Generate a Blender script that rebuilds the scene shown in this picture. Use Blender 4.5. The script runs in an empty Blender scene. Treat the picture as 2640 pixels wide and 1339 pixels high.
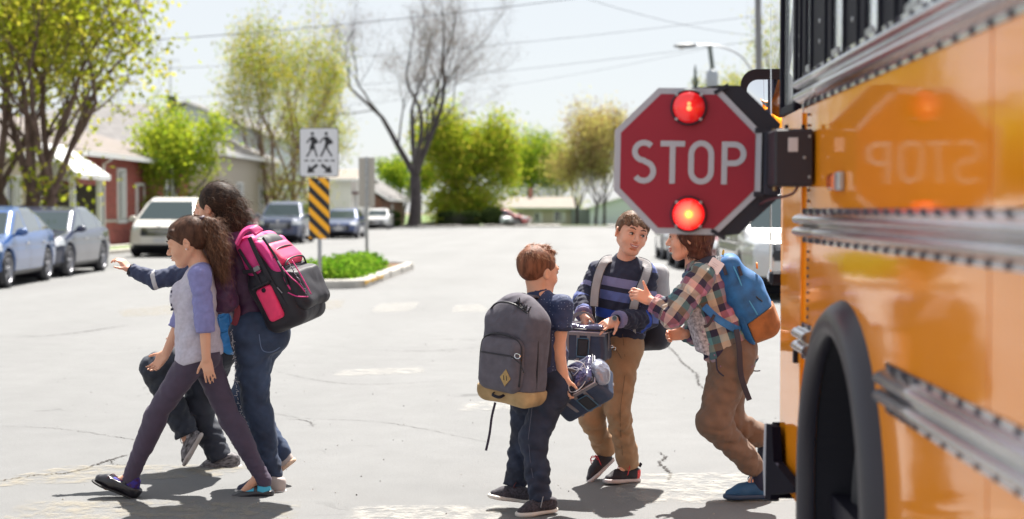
import bpy, math, random
import numpy as np
from mathutils import Vector, Matrix
R = math.radians
scene = bpy.context.scene
COL = scene.collection
# ---------------------------------------------------------------- camera
FPX = 3780.0                     # focal length in photograph pixels (2640 wide)
CAMZ = 1.4
TH = math.atan(129.5 / FPX)      # pitch below the horizon
PS = math.atan(150 / FPX * math.cos(TH))   # turned left of the bus axis (+Y)
cam_d = bpy.data.cameras.new('camera'); cam = bpy.data.objects.new('camera', cam_d)
COL.objects.link(cam); scene.camera = cam
cam.location = (0, 0, CAMZ)
cam.rotation_euler = (math.pi / 2 - TH, 0, PS)
cam_d.sensor_width = 36; cam_d.lens = FPX / 2640 * 36
cam_d.clip_start = .05; cam_d.clip_end = 2000
cam_d.dof.use_dof = True; cam_d.dof.focus_distance = 7.15; cam_d.dof.aperture_fstop = 2.2
cam_d.dof.aperture_blades = 0
# ---------------------------------------------------------------- sky + sun
SUN_EL, SUN_AZ = R(60), R(9)     # sun high, ahead of the camera, a little to the right
world = bpy.data.worlds.new('World'); scene.world = world; world.use_nodes = True
wn = world.node_tree.nodes; wl = world.node_tree.links
bg = wn['Background']
sky = wn.new('ShaderNodeTexSky'); sky.sky_type = 'NISHITA'; sky.sun_disc = False
sky.sun_elevation = SUN_EL; sky.sun_rotation = SUN_AZ
sky.air_density = 1.0; sky.dust_density = .7; sky.ozone_density = 1.0; sky.altitude = 50
wm = wn.new('ShaderNodeMix'); wm.data_type = 'RGBA'; wm.inputs[0].default_value = .86      # thin bright overcast veil over the blue
wm.inputs[7].default_value = (5.3, 5.45, 5.6, 1); wl.new(sky.outputs[0], wm.inputs[6]); wl.new(wm.outputs[2], bg.inputs[0]); bg.inputs[1].default_value = 0.063
sun_d = bpy.data.lights.new('sun', 'SUN'); sun_d.energy = 5.0; sun_d.angle = R(.53); sun_d.color = (1, .955, .88)
sun = bpy.data.objects.new('sun', sun_d); COL.objects.link(sun)
sd = Vector((math.sin(SUN_AZ) * math.cos(SUN_EL), math.cos(SUN_AZ) * math.cos(SUN_EL), math.sin(SUN_EL)))
sun.rotation_euler = sd.to_track_quat('Z', 'Y').to_euler()
scene.view_settings.view_transform = 'Standard'; scene.view_settings.look = 'None'
scene.view_settings.exposure = 1.38; scene.view_settings.gamma = 1
scene.view_settings.use_curve_mapping = False
scene.cycles.use_denoising = True
scene.cycles.max_bounces = 8; scene.cycles.transparent_max_bounces = 12
scene.cycles.sample_clamp_indirect = 6

# ---------------------------------------------------------------- helpers
CM = Matrix.Rotation(PS, 3, 'Z') @ Matrix.Rotation(math.pi / 2 - TH, 3, 'X')
def ray(px, py):
    return CM @ Vector(((px - 1320) / FPX, -(py - 669.5) / FPX, -1))
def W(px, py, Y):                # the place seen at photograph pixel (px,py) at street distance Y
    d = ray(px, py); return Vector((0, 0, CAMZ)) + d * (Y / d.y)
def G(px, py, z=0):              # the ground point seen at a pixel
    d = ray(px, py); return Vector((0, 0, CAMZ)) + d * ((z - CAMZ) / d.z)
def V(*a): return Vector(a)

def link(o, parent=None):
    COL.objects.link(o)
    if parent: o.parent = parent
    return o
def tag(o, label=None, cat=None, group=None, kind=None):
    if label: o['label'] = label
    if cat: o['category'] = cat
    if group: o['group'] = group
    if kind: o['kind'] = kind
    return o
def thing(name, label, cat, loc=(0, 0, 0), rz=0, group=None):
    o = bpy.data.objects.new(name, None); o.empty_display_size = .1
    o.location = loc; o.rotation_euler = (0, 0, rz)
    return link(tag(o, label, cat, group))
def mesh(name, verts, faces, mat, parent=None, smooth=False, mats=None, mi=None):
    me = bpy.data.meshes.new(name); me.from_pydata([tuple(v) for v in verts], [], faces)
    for m in (mats or [mat]): me.materials.append(m)
    if mi is not None: me.polygons.foreach_set('material_index', np.array(mi, dtype=np.int32))
    if smooth: me.polygons.foreach_set('use_smooth', np.ones(len(me.polygons), dtype=bool))
    me.update()
    return link(bpy.data.objects.new(name, me), parent)

class MB:                        # collects shapes into ONE mesh
    def __init__(s): s.v = []; s.f = []; s.m = []
    def add(s, vs, fs, mi=0):
        b = len(s.v); s.v += [tuple(v) for v in vs]; s.f += [tuple(i + b for i in f) for f in fs]; s.m += [mi] * len(fs); return s
    def box(s, c, d, rz=0, M=None, mi=0, bev=0):
        x, y, z = d[0] / 2, d[1] / 2, d[2] / 2
        if bev:
            b = min(bev, x * .9, y * .9, z * .9); vs = []; idx = {}
            for sx in (-1, 1):
                for sy in (-1, 1):
                    for sz in (-1, 1):
                        for k in range(3):
                            p = [sx * (x - b), sy * (y - b), sz * (z - b)]
                            p[k] = (sx * x, sy * y, sz * z)[k]
                            idx[(sx, sy, sz, k)] = len(vs); vs.append(p)
            fs = []
            S = (-1, 1)
            for a in S:
                fs.append([idx[(a, -1, -1, 0)], idx[(a, 1, -1, 0)], idx[(a, 1, 1, 0)], idx[(a, -1, 1, 0)]][::a])
                fs.append([idx[(-1, a, -1, 1)], idx[(1, a, -1, 1)], idx[(1, a, 1, 1)], idx[(-1, a, 1, 1)]][::-a])
                fs.append([idx[(-1, -1, a, 2)], idx[(1, -1, a, 2)], idx[(1, 1, a, 2)], idx[(-1, 1, a, 2)]][::a])
                for c2 in S:
                    fs.append([idx[(-1, a, c2, 1)], idx[(1, a, c2, 1)], idx[(1, a, c2, 2)], idx[(-1, a, c2, 2)]][::a * c2])
                    fs.append([idx[(a, -1, c2, 0)], idx[(a, 1, c2, 0)], idx[(a, 1, c2, 2)], idx[(a, -1, c2, 2)]][::-a * c2])
                    fs.append([idx[(a, c2, -1, 0)], idx[(a, c2, 1, 0)], idx[(a, c2, 1, 1)], idx[(a, c2, -1, 1)]][::a * c2])
                    for e in S:
                        fs.append([idx[(a, c2, e, 0)], idx[(a, c2, e, 1)], idx[(a, c2, e, 2)]][::a * c2 * e])
        else:
            vs = [(sx * x, sy * y, sz * z) for sx in (-1, 1) for sy in (-1, 1) for sz in (-1, 1)]
            fs = [(0, 1, 3, 2), (4, 6, 7, 5), (0, 4, 5, 1), (2, 3, 7, 6), (0, 2, 6, 4), (1, 5, 7, 3)]
        if M is None: M = Matrix.Translation(c) @ Matrix.Rotation(rz, 4, 'Z')
        return s.add([M @ Vector(v) for v in vs], fs, mi)
    def tube(s, pts, rad, n=8, cap=True, mi=0):
        pts = [Vector(p) for p in pts]
        if not hasattr(rad, '__len__'): rad = [rad] * len(pts)
        vs = []; T0 = None; N = None
        for i, p in enumerate(pts):
            a = pts[max(i - 1, 0)]; b = pts[min(i + 1, len(pts) - 1)]
            T = (b - a).normalized()
            if N is None: N = T.orthogonal().normalized()
            else:
                N = N - T * N.dot(T)
                N = N.normalized() if N.length > 1e-6 else T.orthogonal().normalized()
            B = T.cross(N)
            for k in range(n):
                t = 2 * math.pi * k / n
                vs.append(p + (N * math.cos(t) + B * math.sin(t)) * rad[i])
        fs = []
        for i in range(len(pts) - 1):
            for k in range(n):
                k2 = (k + 1) % n
                fs.append((i * n + k, i * n + k2, (i + 1) * n + k2, (i + 1) * n + k))
        if cap: fs.append(tuple(range(n))[::-1]); fs.append(tuple(range((len(pts) - 1) * n, len(pts) * n)))
        return s.add(vs, fs, mi)
    def cyl(s, a, b, r, n=16, r2=None, mi=0): return s.tube([a, b], [r, r if r2 is None else r2], n, mi=mi)
    def lathe(s, c, ax, prof, n=24, mi=0):       # prof: (along axis, radius)
        ax = Vector(ax).normalized(); u = ax.orthogonal().normalized(); w = ax.cross(u); c = Vector(c); vs = []
        for a, r in prof:
            for k in range(n):
                t = 2 * math.pi * k / n; vs.append(c + ax * a + (u * math.cos(t) + w * math.sin(t)) * max(r, 1e-5))
        fs = [(i * n + k, i * n + (k + 1) % n, (i + 1) * n + (k + 1) % n, (i + 1) * n + k) for i in range(len(prof) - 1) for k in range(n)]
        return s.add(vs, fs, mi)
    def prism(s, poly, M, th, mi=0):             # polygon in the xz plane of M, extruded +-th/2 along y
        n = len(poly)
        vs = [M @ Vector((x, -th / 2, z)) for x, z in poly] + [M @ Vector((x, th / 2, z)) for x, z in poly]
        fs = [tuple(range(n)), tuple(range(2 * n - 1, n - 1, -1))] + [((i + 1) % n, i, n + i, n + (i + 1) % n) for i in range(n)]
        return s.add(vs, fs, mi)
    def ribbon(s, pts, w, th, nrm, mi=0):        # flat strap; nrm = surface normal hint (one or per point)
        pts = [Vector(p) for p in pts]; n = len(pts); vs = []
        for i, p in enumerate(pts):
            T = (pts[min(i + 1, n - 1)] - pts[max(i - 1, 0)]).normalized()
            N = Vector(nrm[i]) if isinstance(nrm[0], (Vector, tuple, list)) else Vector(nrm)
            N = (N - T * N.dot(T)).normalized(); B = T.cross(N)
            ww = (w[i] if hasattr(w, '__len__') else w) / 2
            for u, q in ((-1, -.3), (-.8, -.5), (.8, -.5), (1, -.3), (1, .3), (.8, .5), (-.8, .5), (-1, .3)):
                vs.append(p + B * (u * ww) + N * (q * th))
        fs = [(i * 8 + k, i * 8 + (k + 1) % 8, (i + 1) * 8 + (k + 1) % 8, (i + 1) * 8 + k) for i in range(n - 1) for k in range(8)]
        fs += [tuple(range(8))[::-1], tuple(range((n - 1) * 8, n * 8))]
        return s.add(vs, fs, mi)
    def build(s, name, mat, parent=None, smooth=False, mats=None):
        return mesh(name, s.v, s.f, mat, parent, smooth, mats, s.m if mats else None)

def spline(pts, n=6):            # Catmull-Rom through points
    P = [Vector(p) for p in pts]; out = []
    for i in range(len(P) - 1):
        a = P[max(i - 1, 0)]; b = P[i]; c = P[i + 1]; d = P[min(i + 2, len(P) - 1)]
        for k in range(n):
            t = k / n
            out.append(.5 * ((2 * b) + (c - a) * t + (2 * a - 5 * b + 4 * c - d) * t * t + (3 * b - a - 3 * c + d) * t ** 3))
    out.append(P[-1]); return out
def frame(o, x, z):              # matrix with x axis, z axis roughly z
    x = Vector(x).normalized(); z = Vector(z); y = z.cross(x).normalized(); z = x.cross(y)
    M = Matrix((x, y, z)).transposed().to_4x4(); M.translation = Vector(o); return M

# ---------------------------------------------------------------- materials
def mat(name, col, rough=.6, metal=0, var=None, bump=None, coat=0, emit=None, spec=None, trans=0, fuzz=0, stretch=None, col2=None, alpha=None, sub=0):
    m = bpy.data.materials.new(name); m.use_nodes = True
    n = m.node_tree.nodes; l = m.node_tree.links; b = n['Principled BSDF']
    b.inputs['Base Color'].default_value = (*col, 1); b.inputs['Roughness'].default_value = rough
    b.inputs['Metallic'].default_value = metal; b.inputs['Coat Weight'].default_value = coat
    b.inputs['Coat Roughness'].default_value = .04
    if spec is not None: b.inputs['Specular IOR Level'].default_value = spec
    if trans: b.inputs['Transmission Weight'].default_value = trans
    if fuzz:
        b.inputs['Sheen Weight'].default_value = fuzz
        b.inputs['Sheen Tint'].default_value = (*[min(1, c * 1.2 + .2) for c in col], 1)
    if sub:
        b.inputs['Subsurface Weight'].default_value = sub; b.inputs['Subsurface Radius'].default_value = (.02, .008, .005)
        b.inputs['Subsurface Scale'].default_value = 1.0
    if alpha is not None: b.inputs['Alpha'].default_value = alpha
    if emit:
        b.inputs['Emission Color'].default_value = (*emit[0], 1); b.inputs['Emission Strength'].default_value = emit[1]
    tc = n.new('ShaderNodeTexCoord'); src = tc.outputs['Object']
    if stretch:
        mp = n.new('ShaderNodeMapping'); mp.inputs['Scale'].default_value = stretch; l.new(src, mp.inputs[0]); src = mp.outputs[0]
    if var:
        nz = n.new('ShaderNodeTexNoise'); nz.inputs['Scale'].default_value = var[0]; nz.inputs['Detail'].default_value = 6
        l.new(src, nz.inputs['Vector'])
        mr = n.new('ShaderNodeMapRange'); mr.inputs[1].default_value = .3; mr.inputs[2].default_value = .7
        mr.inputs[3].default_value = 0; mr.inputs[4].default_value = 1; l.new(nz.outputs[0], mr.inputs[0])
        mx = n.new('ShaderNodeMix'); mx.data_type = 'RGBA'
        mx.inputs[6].default_value = (*[max(0, c * (1 - var[1])) for c in col], 1)
        mx.inputs[7].default_value = (*(col2 or [min(1, c * (1 + var[1])) for c in col]), 1)
        l.new(mr.outputs[0], mx.inputs[0]); l.new(mx.outputs[2], b.inputs['Base Color'])
    if bump:
        nb = n.new('ShaderNodeTexNoise'); nb.inputs['Scale'].default_value = bump[0]; nb.inputs['Detail'].default_value = 4
        l.new(src, nb.inputs['Vector'])
        bp = n.new('ShaderNodeBump'); bp.inputs['Strength'].default_value = bump[1]; bp.inputs['Distance'].default_value = bump[2] if len(bump) > 2 else .01
        l.new(nb.outputs[0], bp.inputs['Height']); l.new(bp.outputs[0], b.inputs['Normal'])
    return m
def nodes(m): return m.node_tree.nodes, m.node_tree.links, m.node_tree.nodes['Principled BSDF']
BLACK = mat('black_plastic', (.012, .011, .02), .55, spec=.25)
RUBBER = mat('tyre_rubber', (.03, .03, .036), .7, bump=(60, .3))
CHROME = mat('chrome', (.75, .75, .78), .12, 1)
STEEL = mat('galvanised_steel', (.42, .43, .45), .45, .8, var=(20, .2))
WHITE = mat('white_paint', (.78, .78, .78), .5, var=(3, .06))
WOODP = mat('pole_wood', (.20, .20, .21), .8, var=(8, .3), stretch=(1, 1, .1))
# ---------------------------------------------------------------- solid modelling on a grid (smooth unions of cones, ellipsoids and boxes, meshed with surface nets)
class Vol:
    def __init__(s, lo, hi, h, zones=()):
        # zones: (axis, lo, hi, step) finer bands
        s.ax = []
        for k in range(3):
            p = lo[k]; out = [p]
            while p < hi[k]:
                st = h
                for z in zones:
                    if z[0] == k and z[1] <= p <= z[2]: st = min(st, z[3])
                p += st; out.append(p)
            s.ax.append(np.array(out, dtype=np.float32))
        s.d = np.full([len(a) for a in s.ax], 1.0, dtype=np.float32); s.h = h
    def sub(s, lo, hi, M=None):
        sl = []
        for k in range(3):
            i0 = max(0, int(np.searchsorted(s.ax[k], lo[k])) - 1); i1 = min(len(s.ax[k]), int(np.searchsorted(s.ax[k], hi[k])) + 2)
            if i1 <= i0: return None
            sl.append(slice(i0, i1))
        X = s.ax[0][sl[0]][:, None, None]; Y = s.ax[1][sl[1]][None, :, None]; Z = s.ax[2][sl[2]][None, None, :]
        return tuple(sl), X, Y, Z
    def put(s, g, d, k, op):
        sl = g[0]; D = s.d[sl]
        if op == 'u':
            if k > 0:
                h = np.maximum(k - np.abs(D - d), 0) / k; s.d[sl] = np.minimum(D, d) - h * h * k * .25
            else: s.d[sl] = np.minimum(D, d)
        elif op == 's':
            d = -d
            if k > 0:
                h = np.maximum(k - np.abs(D - d), 0) / k; s.d[sl] = np.maximum(D, d) + h * h * k * .25
            else: s.d[sl] = np.maximum(D, d)
    def cone(s, a, b, ra, rb, k=.02, flat=None, nz=None, op='u', cut=None, mask=None):
        # flat=(axis, ratio): cross-section squeezed along axis; nz=(amp,freq_along,seed); cut=(point, normal): keep side where (p-point).n<0
        a = Vector(a); b = Vector(b); m = max(ra, rb) * (1.02 if not flat or flat[1] <= 1 else flat[1]) + k + 2 * s.h + (nz[0] * 2 if nz else 0)
        lo = [min(a[i], b[i]) - m for i in range(3)]; hi = [max(a[i], b[i]) + m for i in range(3)]
        g = s.sub(lo, hi)
        if g is None: return s
        _, X, Y, Z = g; ab = b - a; L2 = max(ab.length_squared, 1e-9)
        t = ((X - a.x) * ab.x + (Y - a.y) * ab.y + (Z - a.z) * ab.z) / L2; t = np.clip(t, 0, 1)
        qx = X - (a.x + ab.x * t); qy = Y - (a.y + ab.y * t); qz = Z - (a.z + ab.z * t)
        sc = 1
        if flat:
            n = Vector(flat[0]).normalized(); r = flat[1]; dn = (qx * n.x + qy * n.y + qz * n.z) * (1 / r - 1)
            qx = qx + dn * n.x; qy = qy + dn * n.y; qz = qz + dn * n.z; sc = min(r, 1)
        rad = ra + (rb - ra) * t
        if nz:
            L = ab.normalized(); o = L.orthogonal().normalized(); o2 = L.cross(o); al = (X - a.x) * L.x + (Y - a.y) * L.y + (Z - a.z) * L.z
            u = (X - a.x) * o.x + (Y - a.y) * o.y + (Z - a.z) * o.z; v = (X - a.x) * o2.x + (Y - a.y) * o2.y + (Z - a.z) * o2.z
            rg = random.Random(nz[2]); w = 0
            for i in range(5):
                f = nz[1] * (.38 + .22 * i); w = w + (2 * np.abs(np.sin(al * f + u * rg.uniform(-1, 1) * f * 1.1 + v * rg.uniform(-1, 1) * f * 1.1 + rg.uniform(0, 6) + .8 * np.sin(v * f * .7 + i))) - 1.1) * 1.25 / (1 + .25 * i)
            rad = rad + nz[0] * .5 * w
        d = (np.sqrt(qx * qx + qy * qy + qz * qz) - rad) * sc
        for c in (cut or ()) if cut and isinstance(cut[0], (list, tuple)) and len(cut[0]) == 2 else ([cut] if cut else []):
            p, n = Vector(c[0]), Vector(c[1]).normalized(); d = np.maximum(d, (X - p.x) * n.x + (Y - p.y) * n.y + (Z - p.z) * n.z)
        s.put(g, d, k, op); return s
    def ell(s, c, r, k=.02, M=None, op='u', nz=None, cut=None):
        # ellipsoid radii r in the axes of the 3x3 matrix M
        c = Vector(c); m = max(r) + k + 2 * s.h; g = s.sub([c[i] - m for i in range(3)], [c[i] + m for i in range(3)])
        if g is None: return s
        _, X, Y, Z = g; x = X - c.x; y = Y - c.y; z = Z - c.z
        if M is not None:
            A = M.transposed(); x, y, z = [A[i][0] * x + A[i][1] * y + A[i][2] * z for i in range(3)]
        k0 = np.sqrt((x / r[0]) ** 2 + (y / r[1]) ** 2 + (z / r[2]) ** 2); k1 = np.sqrt((x / r[0] ** 2) ** 2 + (y / r[1] ** 2) ** 2 + (z / r[2] ** 2) ** 2) + 1e-9
        d = k0 * (k0 - 1) / k1
        if nz: d = d + nz[0] * (np.sin(x * nz[1] + 1.3 * np.sin(z * nz[1] * .7)) * np.cos(y * nz[1] * .8 + z * nz[1] * .5 + nz[2]))
        if cut:
            p, n = Vector(cut[0]), Vector(cut[1]).normalized(); d = np.maximum(d, (X - p.x) * n.x + (Y - p.y) * n.y + (Z - p.z) * n.z)
        s.put(g, d, k, op); return s
    def box(s, c, hd, rr=.02, k=.01, M=None, op='u', taper=0, nz=None):
        # rounded box, half sizes hd, corner radius rr; taper narrows x and y with local z
        c = Vector(c); m = math.sqrt(sum(q * q for q in hd)) + k + 2 * s.h; g = s.sub([c[i] - m for i in range(3)], [c[i] + m for i in range(3)])
        if g is None: return s
        _, X, Y, Z = g; x = X - c.x; y = Y - c.y; z = Z - c.z
        if M is not None:
            A = M.transposed(); x, y, z = [A[i][0] * x + A[i][1] * y + A[i][2] * z for i in range(3)]
        if taper: f = 1 + taper * z / hd[2]; x = x * f; y = y * f
        qx = np.abs(x) - hd[0] + rr; qy = np.abs(y) - hd[1] + rr; qz = np.abs(z) - hd[2] + rr
        d = np.sqrt(np.maximum(qx, 0) ** 2 + np.maximum(qy, 0) ** 2 + np.maximum(qz, 0) ** 2) + np.minimum(np.maximum(qx, np.maximum(qy, qz)), 0) - rr
        if nz: d = d + nz[0] * (np.sin(x * nz[1] + 1.7 * np.sin(z * nz[1] * .6 + nz[2])) * np.sin(z * nz[1] * .8 + y * nz[1] * .5 + nz[2]))
        s.put(g, d, k, op); return s
    def plane(s, p, n, k=0):     # cut away the side the normal points to
        p = Vector(p); n = Vector(n).normalized()
        d = (s.ax[0][:, None, None] - p.x) * n.x + (s.ax[1][None, :, None] - p.y) * n.y + (s.ax[2][None, None, :] - p.z) * n.z
        if k > 0:
            h = np.maximum(k - np.abs(s.d - d), 0) / k; s.d = np.maximum(s.d, d) + h * h * k * .25
        else: s.d = np.maximum(s.d, d)
        return s
    def pad(s):
        D = s.d
        for k in range(3):
            for e in (0, -1):
                sl = [slice(None)] * 3; sl[k] = e; D[tuple(sl)] = np.maximum(D[tuple(sl)], 1e-3)
    def net(s):
        s.pad(); D = s.d; S = D < 0; nx, ny, nz = D.shape
        C = np.zeros((nx - 1, ny - 1, nz - 1), dtype=np.int8)
        for i in (0, 1):
            for j in (0, 1):
                for k in (0, 1): C += S[i:nx - 1 + i, j:ny - 1 + j, k:nz - 1 + k]
        act = (C > 0) & (C < 8); I, J, K = np.nonzero(act); n = len(I)
        idx = np.full(act.shape, -1, dtype=np.int32); idx[I, J, K] = np.arange(n)
        P = np.zeros((n, 3), dtype=np.float64); cnt = np.zeros(n)
        cor = [(i, j, k) for i in (0, 1) for j in (0, 1) for k in (0, 1)]; A = s.ax
        for a in cor:
            for ax in range(3):
                if a[ax]: continue
                b = list(a); b[ax] = 1
                da = D[I + a[0], J + a[1], K + a[2]]; db = D[I + b[0], J + b[1], K + b[2]]
                m = (da < 0) != (db < 0); t = np.where(m, da / np.where(m, da - db, 1), 0)
                for q, Q in enumerate((I, J, K)):
                    pa = A[q][Q + a[q]]; pb = A[q][Q + b[q]]
                    P[:, q] += np.where(m, pa + (pb - pa) * t, 0)
                cnt += m
        P /= cnt[:, None]; F = []
        for ax in range(3):
            sl = [slice(1, -1)] * 3; sl[ax] = slice(0, -1); s2 = [slice(1, -1)] * 3; s2[ax] = slice(1, None)
            a = S[tuple(sl)]; b = S[tuple(s2)]; u, v = (ax + 1) % 3, (ax + 2) % 3
            for flip, mm in ((False, a & ~b), (True, ~a & b)):
                q = np.array(np.nonzero(mm)).T
                if len(q) == 0: continue
                off = np.ones(3, dtype=int); off[ax] = 0; q = q + off
                def at(du, dv):
                    r = q.copy(); r[:, u] += du; r[:, v] += dv; return idx[r[:, 0], r[:, 1], r[:, 2]]
                f = np.stack([at(-1, -1), at(0, -1), at(0, 0), at(-1, 0)], axis=1)
                F.append(f[:, ::-1] if flip else f)
        return P, np.concatenate(F) if F else np.zeros((0, 4), int)
def smoothm(P, F, it=1, lam=.5):
    n = len(P); E = np.concatenate([F[:, [0, 1]], F[:, [1, 2]], F[:, [2, 3]], F[:, [3, 0]]]); E = np.concatenate([E, E[:, ::-1]])
    for _ in range(it):
        S = np.stack([np.bincount(E[:, 0], P[E[:, 1], q], n) for q in range(3)], 1); c = np.bincount(E[:, 0], minlength=n)[:, None]
        P = P + lam * (S / np.maximum(c, 1) - P)
    return P
def vnormals(P, F):
    a, b, c, d = [P[F[:, i]] for i in range(4)]; N = np.cross(c - a, d - b); V_ = np.zeros_like(P)
    for i in range(4):
        for q in range(3): V_[:, q] += np.bincount(F[:, i], N[:, q], len(P))
    return V_ / (np.linalg.norm(V_, axis=1, keepdims=True) + 1e-12)
def npmesh(name, P, F, mats, parent=None, mi=None, attr=None, M=None):
    me = bpy.data.meshes.new(name); n = len(P); m = len(F); w = F.shape[1]
    me.vertices.add(n); me.vertices.foreach_set('co', P.astype(np.float32).ravel())
    me.loops.add(m * w); me.loops.foreach_set('vertex_index', F.astype(np.int32).ravel())
    me.polygons.add(m); me.polygons.foreach_set('loop_start', np.arange(0, m * w, w, dtype=np.int32)); me.polygons.foreach_set('loop_total', np.full(m, w, dtype=np.int32))
    me.polygons.foreach_set('use_smooth', np.ones(m, dtype=bool))
    for q in (mats if isinstance(mats, (list, tuple)) else [mats]): me.materials.append(q)
    if mi is not None: me.polygons.foreach_set('material_index', mi.astype(np.int32))
    me.update(calc_edges=True)
    if attr is not None:
        at = me.attributes.new('pat', 'FLOAT_VECTOR', 'POINT'); at.data.foreach_set('vector', attr.astype(np.float32).ravel())
    me.validate()
    o = bpy.data.objects.new(name, me)
    if M is not None: o.matrix_world = M
    return link(o, parent)
def solid(name, vol, mats, parent=None, sm=1, mi=None, attr=None):
    P, F = vol.net()
    if sm: P = smoothm(P, F, sm)
    if callable(mi): mi = mi(P[F].mean(1), P, F)
    return npmesh(name, P, F, mats, parent, mi, attr(P) if callable(attr) else attr)
# ---------------------------------------------------------------- the ground
def asphalt():
    m = mat('asphalt', (.25, .247, .24), .85); n, l, b = nodes(m)
    tc = n.new('ShaderNodeTexCoord')
    def noise(sc, det=5, st=None, rough=.6):
        z = n.new('ShaderNodeTexNoise'); z.inputs['Scale'].default_value = sc; z.inputs['Detail'].default_value = det; z.inputs['Roughness'].default_value = rough
        if st:
            mp = n.new('ShaderNodeMapping'); mp.inputs['Scale'].default_value = st; l.new(tc.outputs['Object'], mp.inputs[0]); l.new(mp.outputs[0], z.inputs['Vector'])
        else: l.new(tc.outputs['Object'], z.inputs['Vector'])
        return z.outputs[0]
    def ramp(src, a, b_, c0, c1):
        r = n.new('ShaderNodeMapRange'); r.inputs[1].default_value = a; r.inputs[2].default_value = b_; r.inputs[3].default_value = c0; r.inputs[4].default_value = c1
        l.new(src, r.inputs[0]); return r.outputs[0]
    def mul(a, b_, op='MULTIPLY'):
        q = n.new('ShaderNodeMath'); q.operation = op
        for i, s_ in enumerate((a, b_)):
            if isinstance(s_, (int, float)): q.inputs[i].default_value = s_
            else: l.new(s_, q.inputs[i])
        return q.outputs[0]
    big = ramp(noise(.35, 6, (1, .45, 1)), .3, .7, .9, 1.09)
    mid = ramp(noise(3.5, 6), .3, .7, .94, 1.06)
    fine = ramp(noise(150, 3, None, .8), .25, .75, .62, 1.38)
    chip = ramp(noise(60, 2), .66, .74, 1, .55)
    # tyre lanes, polished and slightly darker
    sx = n.new('ShaderNodeSeparateXYZ'); l.new(tc.outputs['Object'], sx.inputs[0])
    lane = ramp(mul(mul(sx.outputs[0], 1.9), 0, 'ADD'), -1, 1, 0, 1)
    si = n.new('ShaderNodeMath'); si.operation = 'SINE'; l.new(mul(sx.outputs[0], 3.5), si.inputs[0])
    lanes = ramp(si.outputs[0], -1, 1, .975, 1.02)
    # hairline cracks: warped cell edges, broken up by noise
    wp = n.new('ShaderNodeTexNoise'); wp.inputs['Scale'].default_value = 1.3; wp.inputs['Detail'].default_value = 5; l.new(tc.outputs['Object'], wp.inputs['Vector'])
    vm = n.new('ShaderNodeVectorMath'); vm.operation = 'MULTIPLY_ADD'; l.new(wp.outputs[1], vm.inputs[0]); vm.inputs[1].default_value = (1.6, 1.6, 0); l.new(tc.outputs['Object'], vm.inputs[2])
    vo = n.new('ShaderNodeTexVoronoi'); vo.feature = 'DISTANCE_TO_EDGE'; vo.inputs['Scale'].default_value = .42; l.new(vm.outputs[0], vo.inputs['Vector'])
    cr = ramp(vo.outputs['Distance'], .0025, .006, .0, 1)
    brk = ramp(noise(.6, 3), .56, .62, 1, 0)
    crack = mul(cr, brk, 'MAXIMUM')
    c2 = ramp(crack, 0, 1, .62, 1)
    tot = mul(mul(mul(big, mid), mul(fine, chip)), mul(lanes, c2))
    cb = n.new('ShaderNodeMix'); cb.data_type = 'RGBA'; cb.blend_type = 'MULTIPLY'; cb.inputs[0].default_value = 1
    cb.inputs[6].default_value = (.152, .153, .155, 1); l.new(tot, cb.inputs[7]); l.new(cb.outputs[2], b.inputs['Base Color'])
    bp = n.new('ShaderNodeBump'); bp.inputs['Strength'].default_value = .55; bp.inputs['Distance'].default_value = .006
    l.new(mul(fine, c2), bp.inputs['Height']); l.new(bp.outputs[0], b.inputs['Normal'])
    return m
ASPH = asphalt()
def sheet(name, x0, x1, y0, y1, z, m, nx=1, ny=1, par=None):
    vs = [(x0 + (x1 - x0) * i / nx, y0 + (y1 - y0) * j / ny, z) for j in range(ny + 1) for i in range(nx + 1)]
    fs = [(j * (nx + 1) + i, j * (nx + 1) + i + 1, (j + 1) * (nx + 1) + i + 1, (j + 1) * (nx + 1) + i) for j in range(ny) for i in range(nx)]
    return mesh(name, vs, fs, m, par)
SOIL = mat('soil', (.2, .16, .11), .95, var=(6, .4), bump=(20, .6, .03))
LAWN = mat('lawn_green', (.11, .165, .045), .9, var=(1.2, .3), bump=(30, .8, .04))
CONC = mat('kerb_concrete', (.42, .40, .36), .85, var=(5, .18), bump=(60, .3))
KX = -14.2                                              # left kerb line
tag(sheet('ground', -600, 600, -200, 900, -.7, SOIL), kind='structure')
tag(sheet('road', KX, 60, -40, 116, 0, ASPH, 8, 16), kind='structure')
tag(sheet('lawn', -120, KX - .25, -30, 320, .11, LAWN, 4, 8), kind='structure')
tag(mesh('lawn', [(x, y, z) for y, z in ((116.25, .09), (130, 0), (165, -.6), (320, -.6)) for x in (KX - .25, 120)], [(2 * i, 2 * i + 1, 2 * i + 3, 2 * i + 2) for i in range(3)], LAWN), kind='structure')
tag(MB().box((KX - .125, 40, .02), (.25, 152, .24), bev=.02).build('kerb', CONC), kind='structure')
tag(MB().box((23, 116.125, 0), (74, .25, .22), bev=.02).build('kerb', CONC), kind='structure')
tag(sheet('sidewalk', KX - 3.1, KX - 1.6, -30, 110, .125, mat('sidewalk_concrete', (.5, .48, .44), .85, var=(3, .12)), 1, 40), kind='structure')
DRV = mat('driveway_concrete', (.55, .53, .5), .85, var=(2, .15))
for x0, x1 in ((-13.4, -12), (-10.6, -8.9), (-7.2, -5.4), (-4.6, -.8), (3.2, 9)):
    tag(mesh('driveway', [(x0, 115.9, .14), (x1, 115.9, .14), (x1, 130, .05), (x0, 130, .05)], [(0, 1, 2, 3)], DRV), kind='structure')
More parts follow.
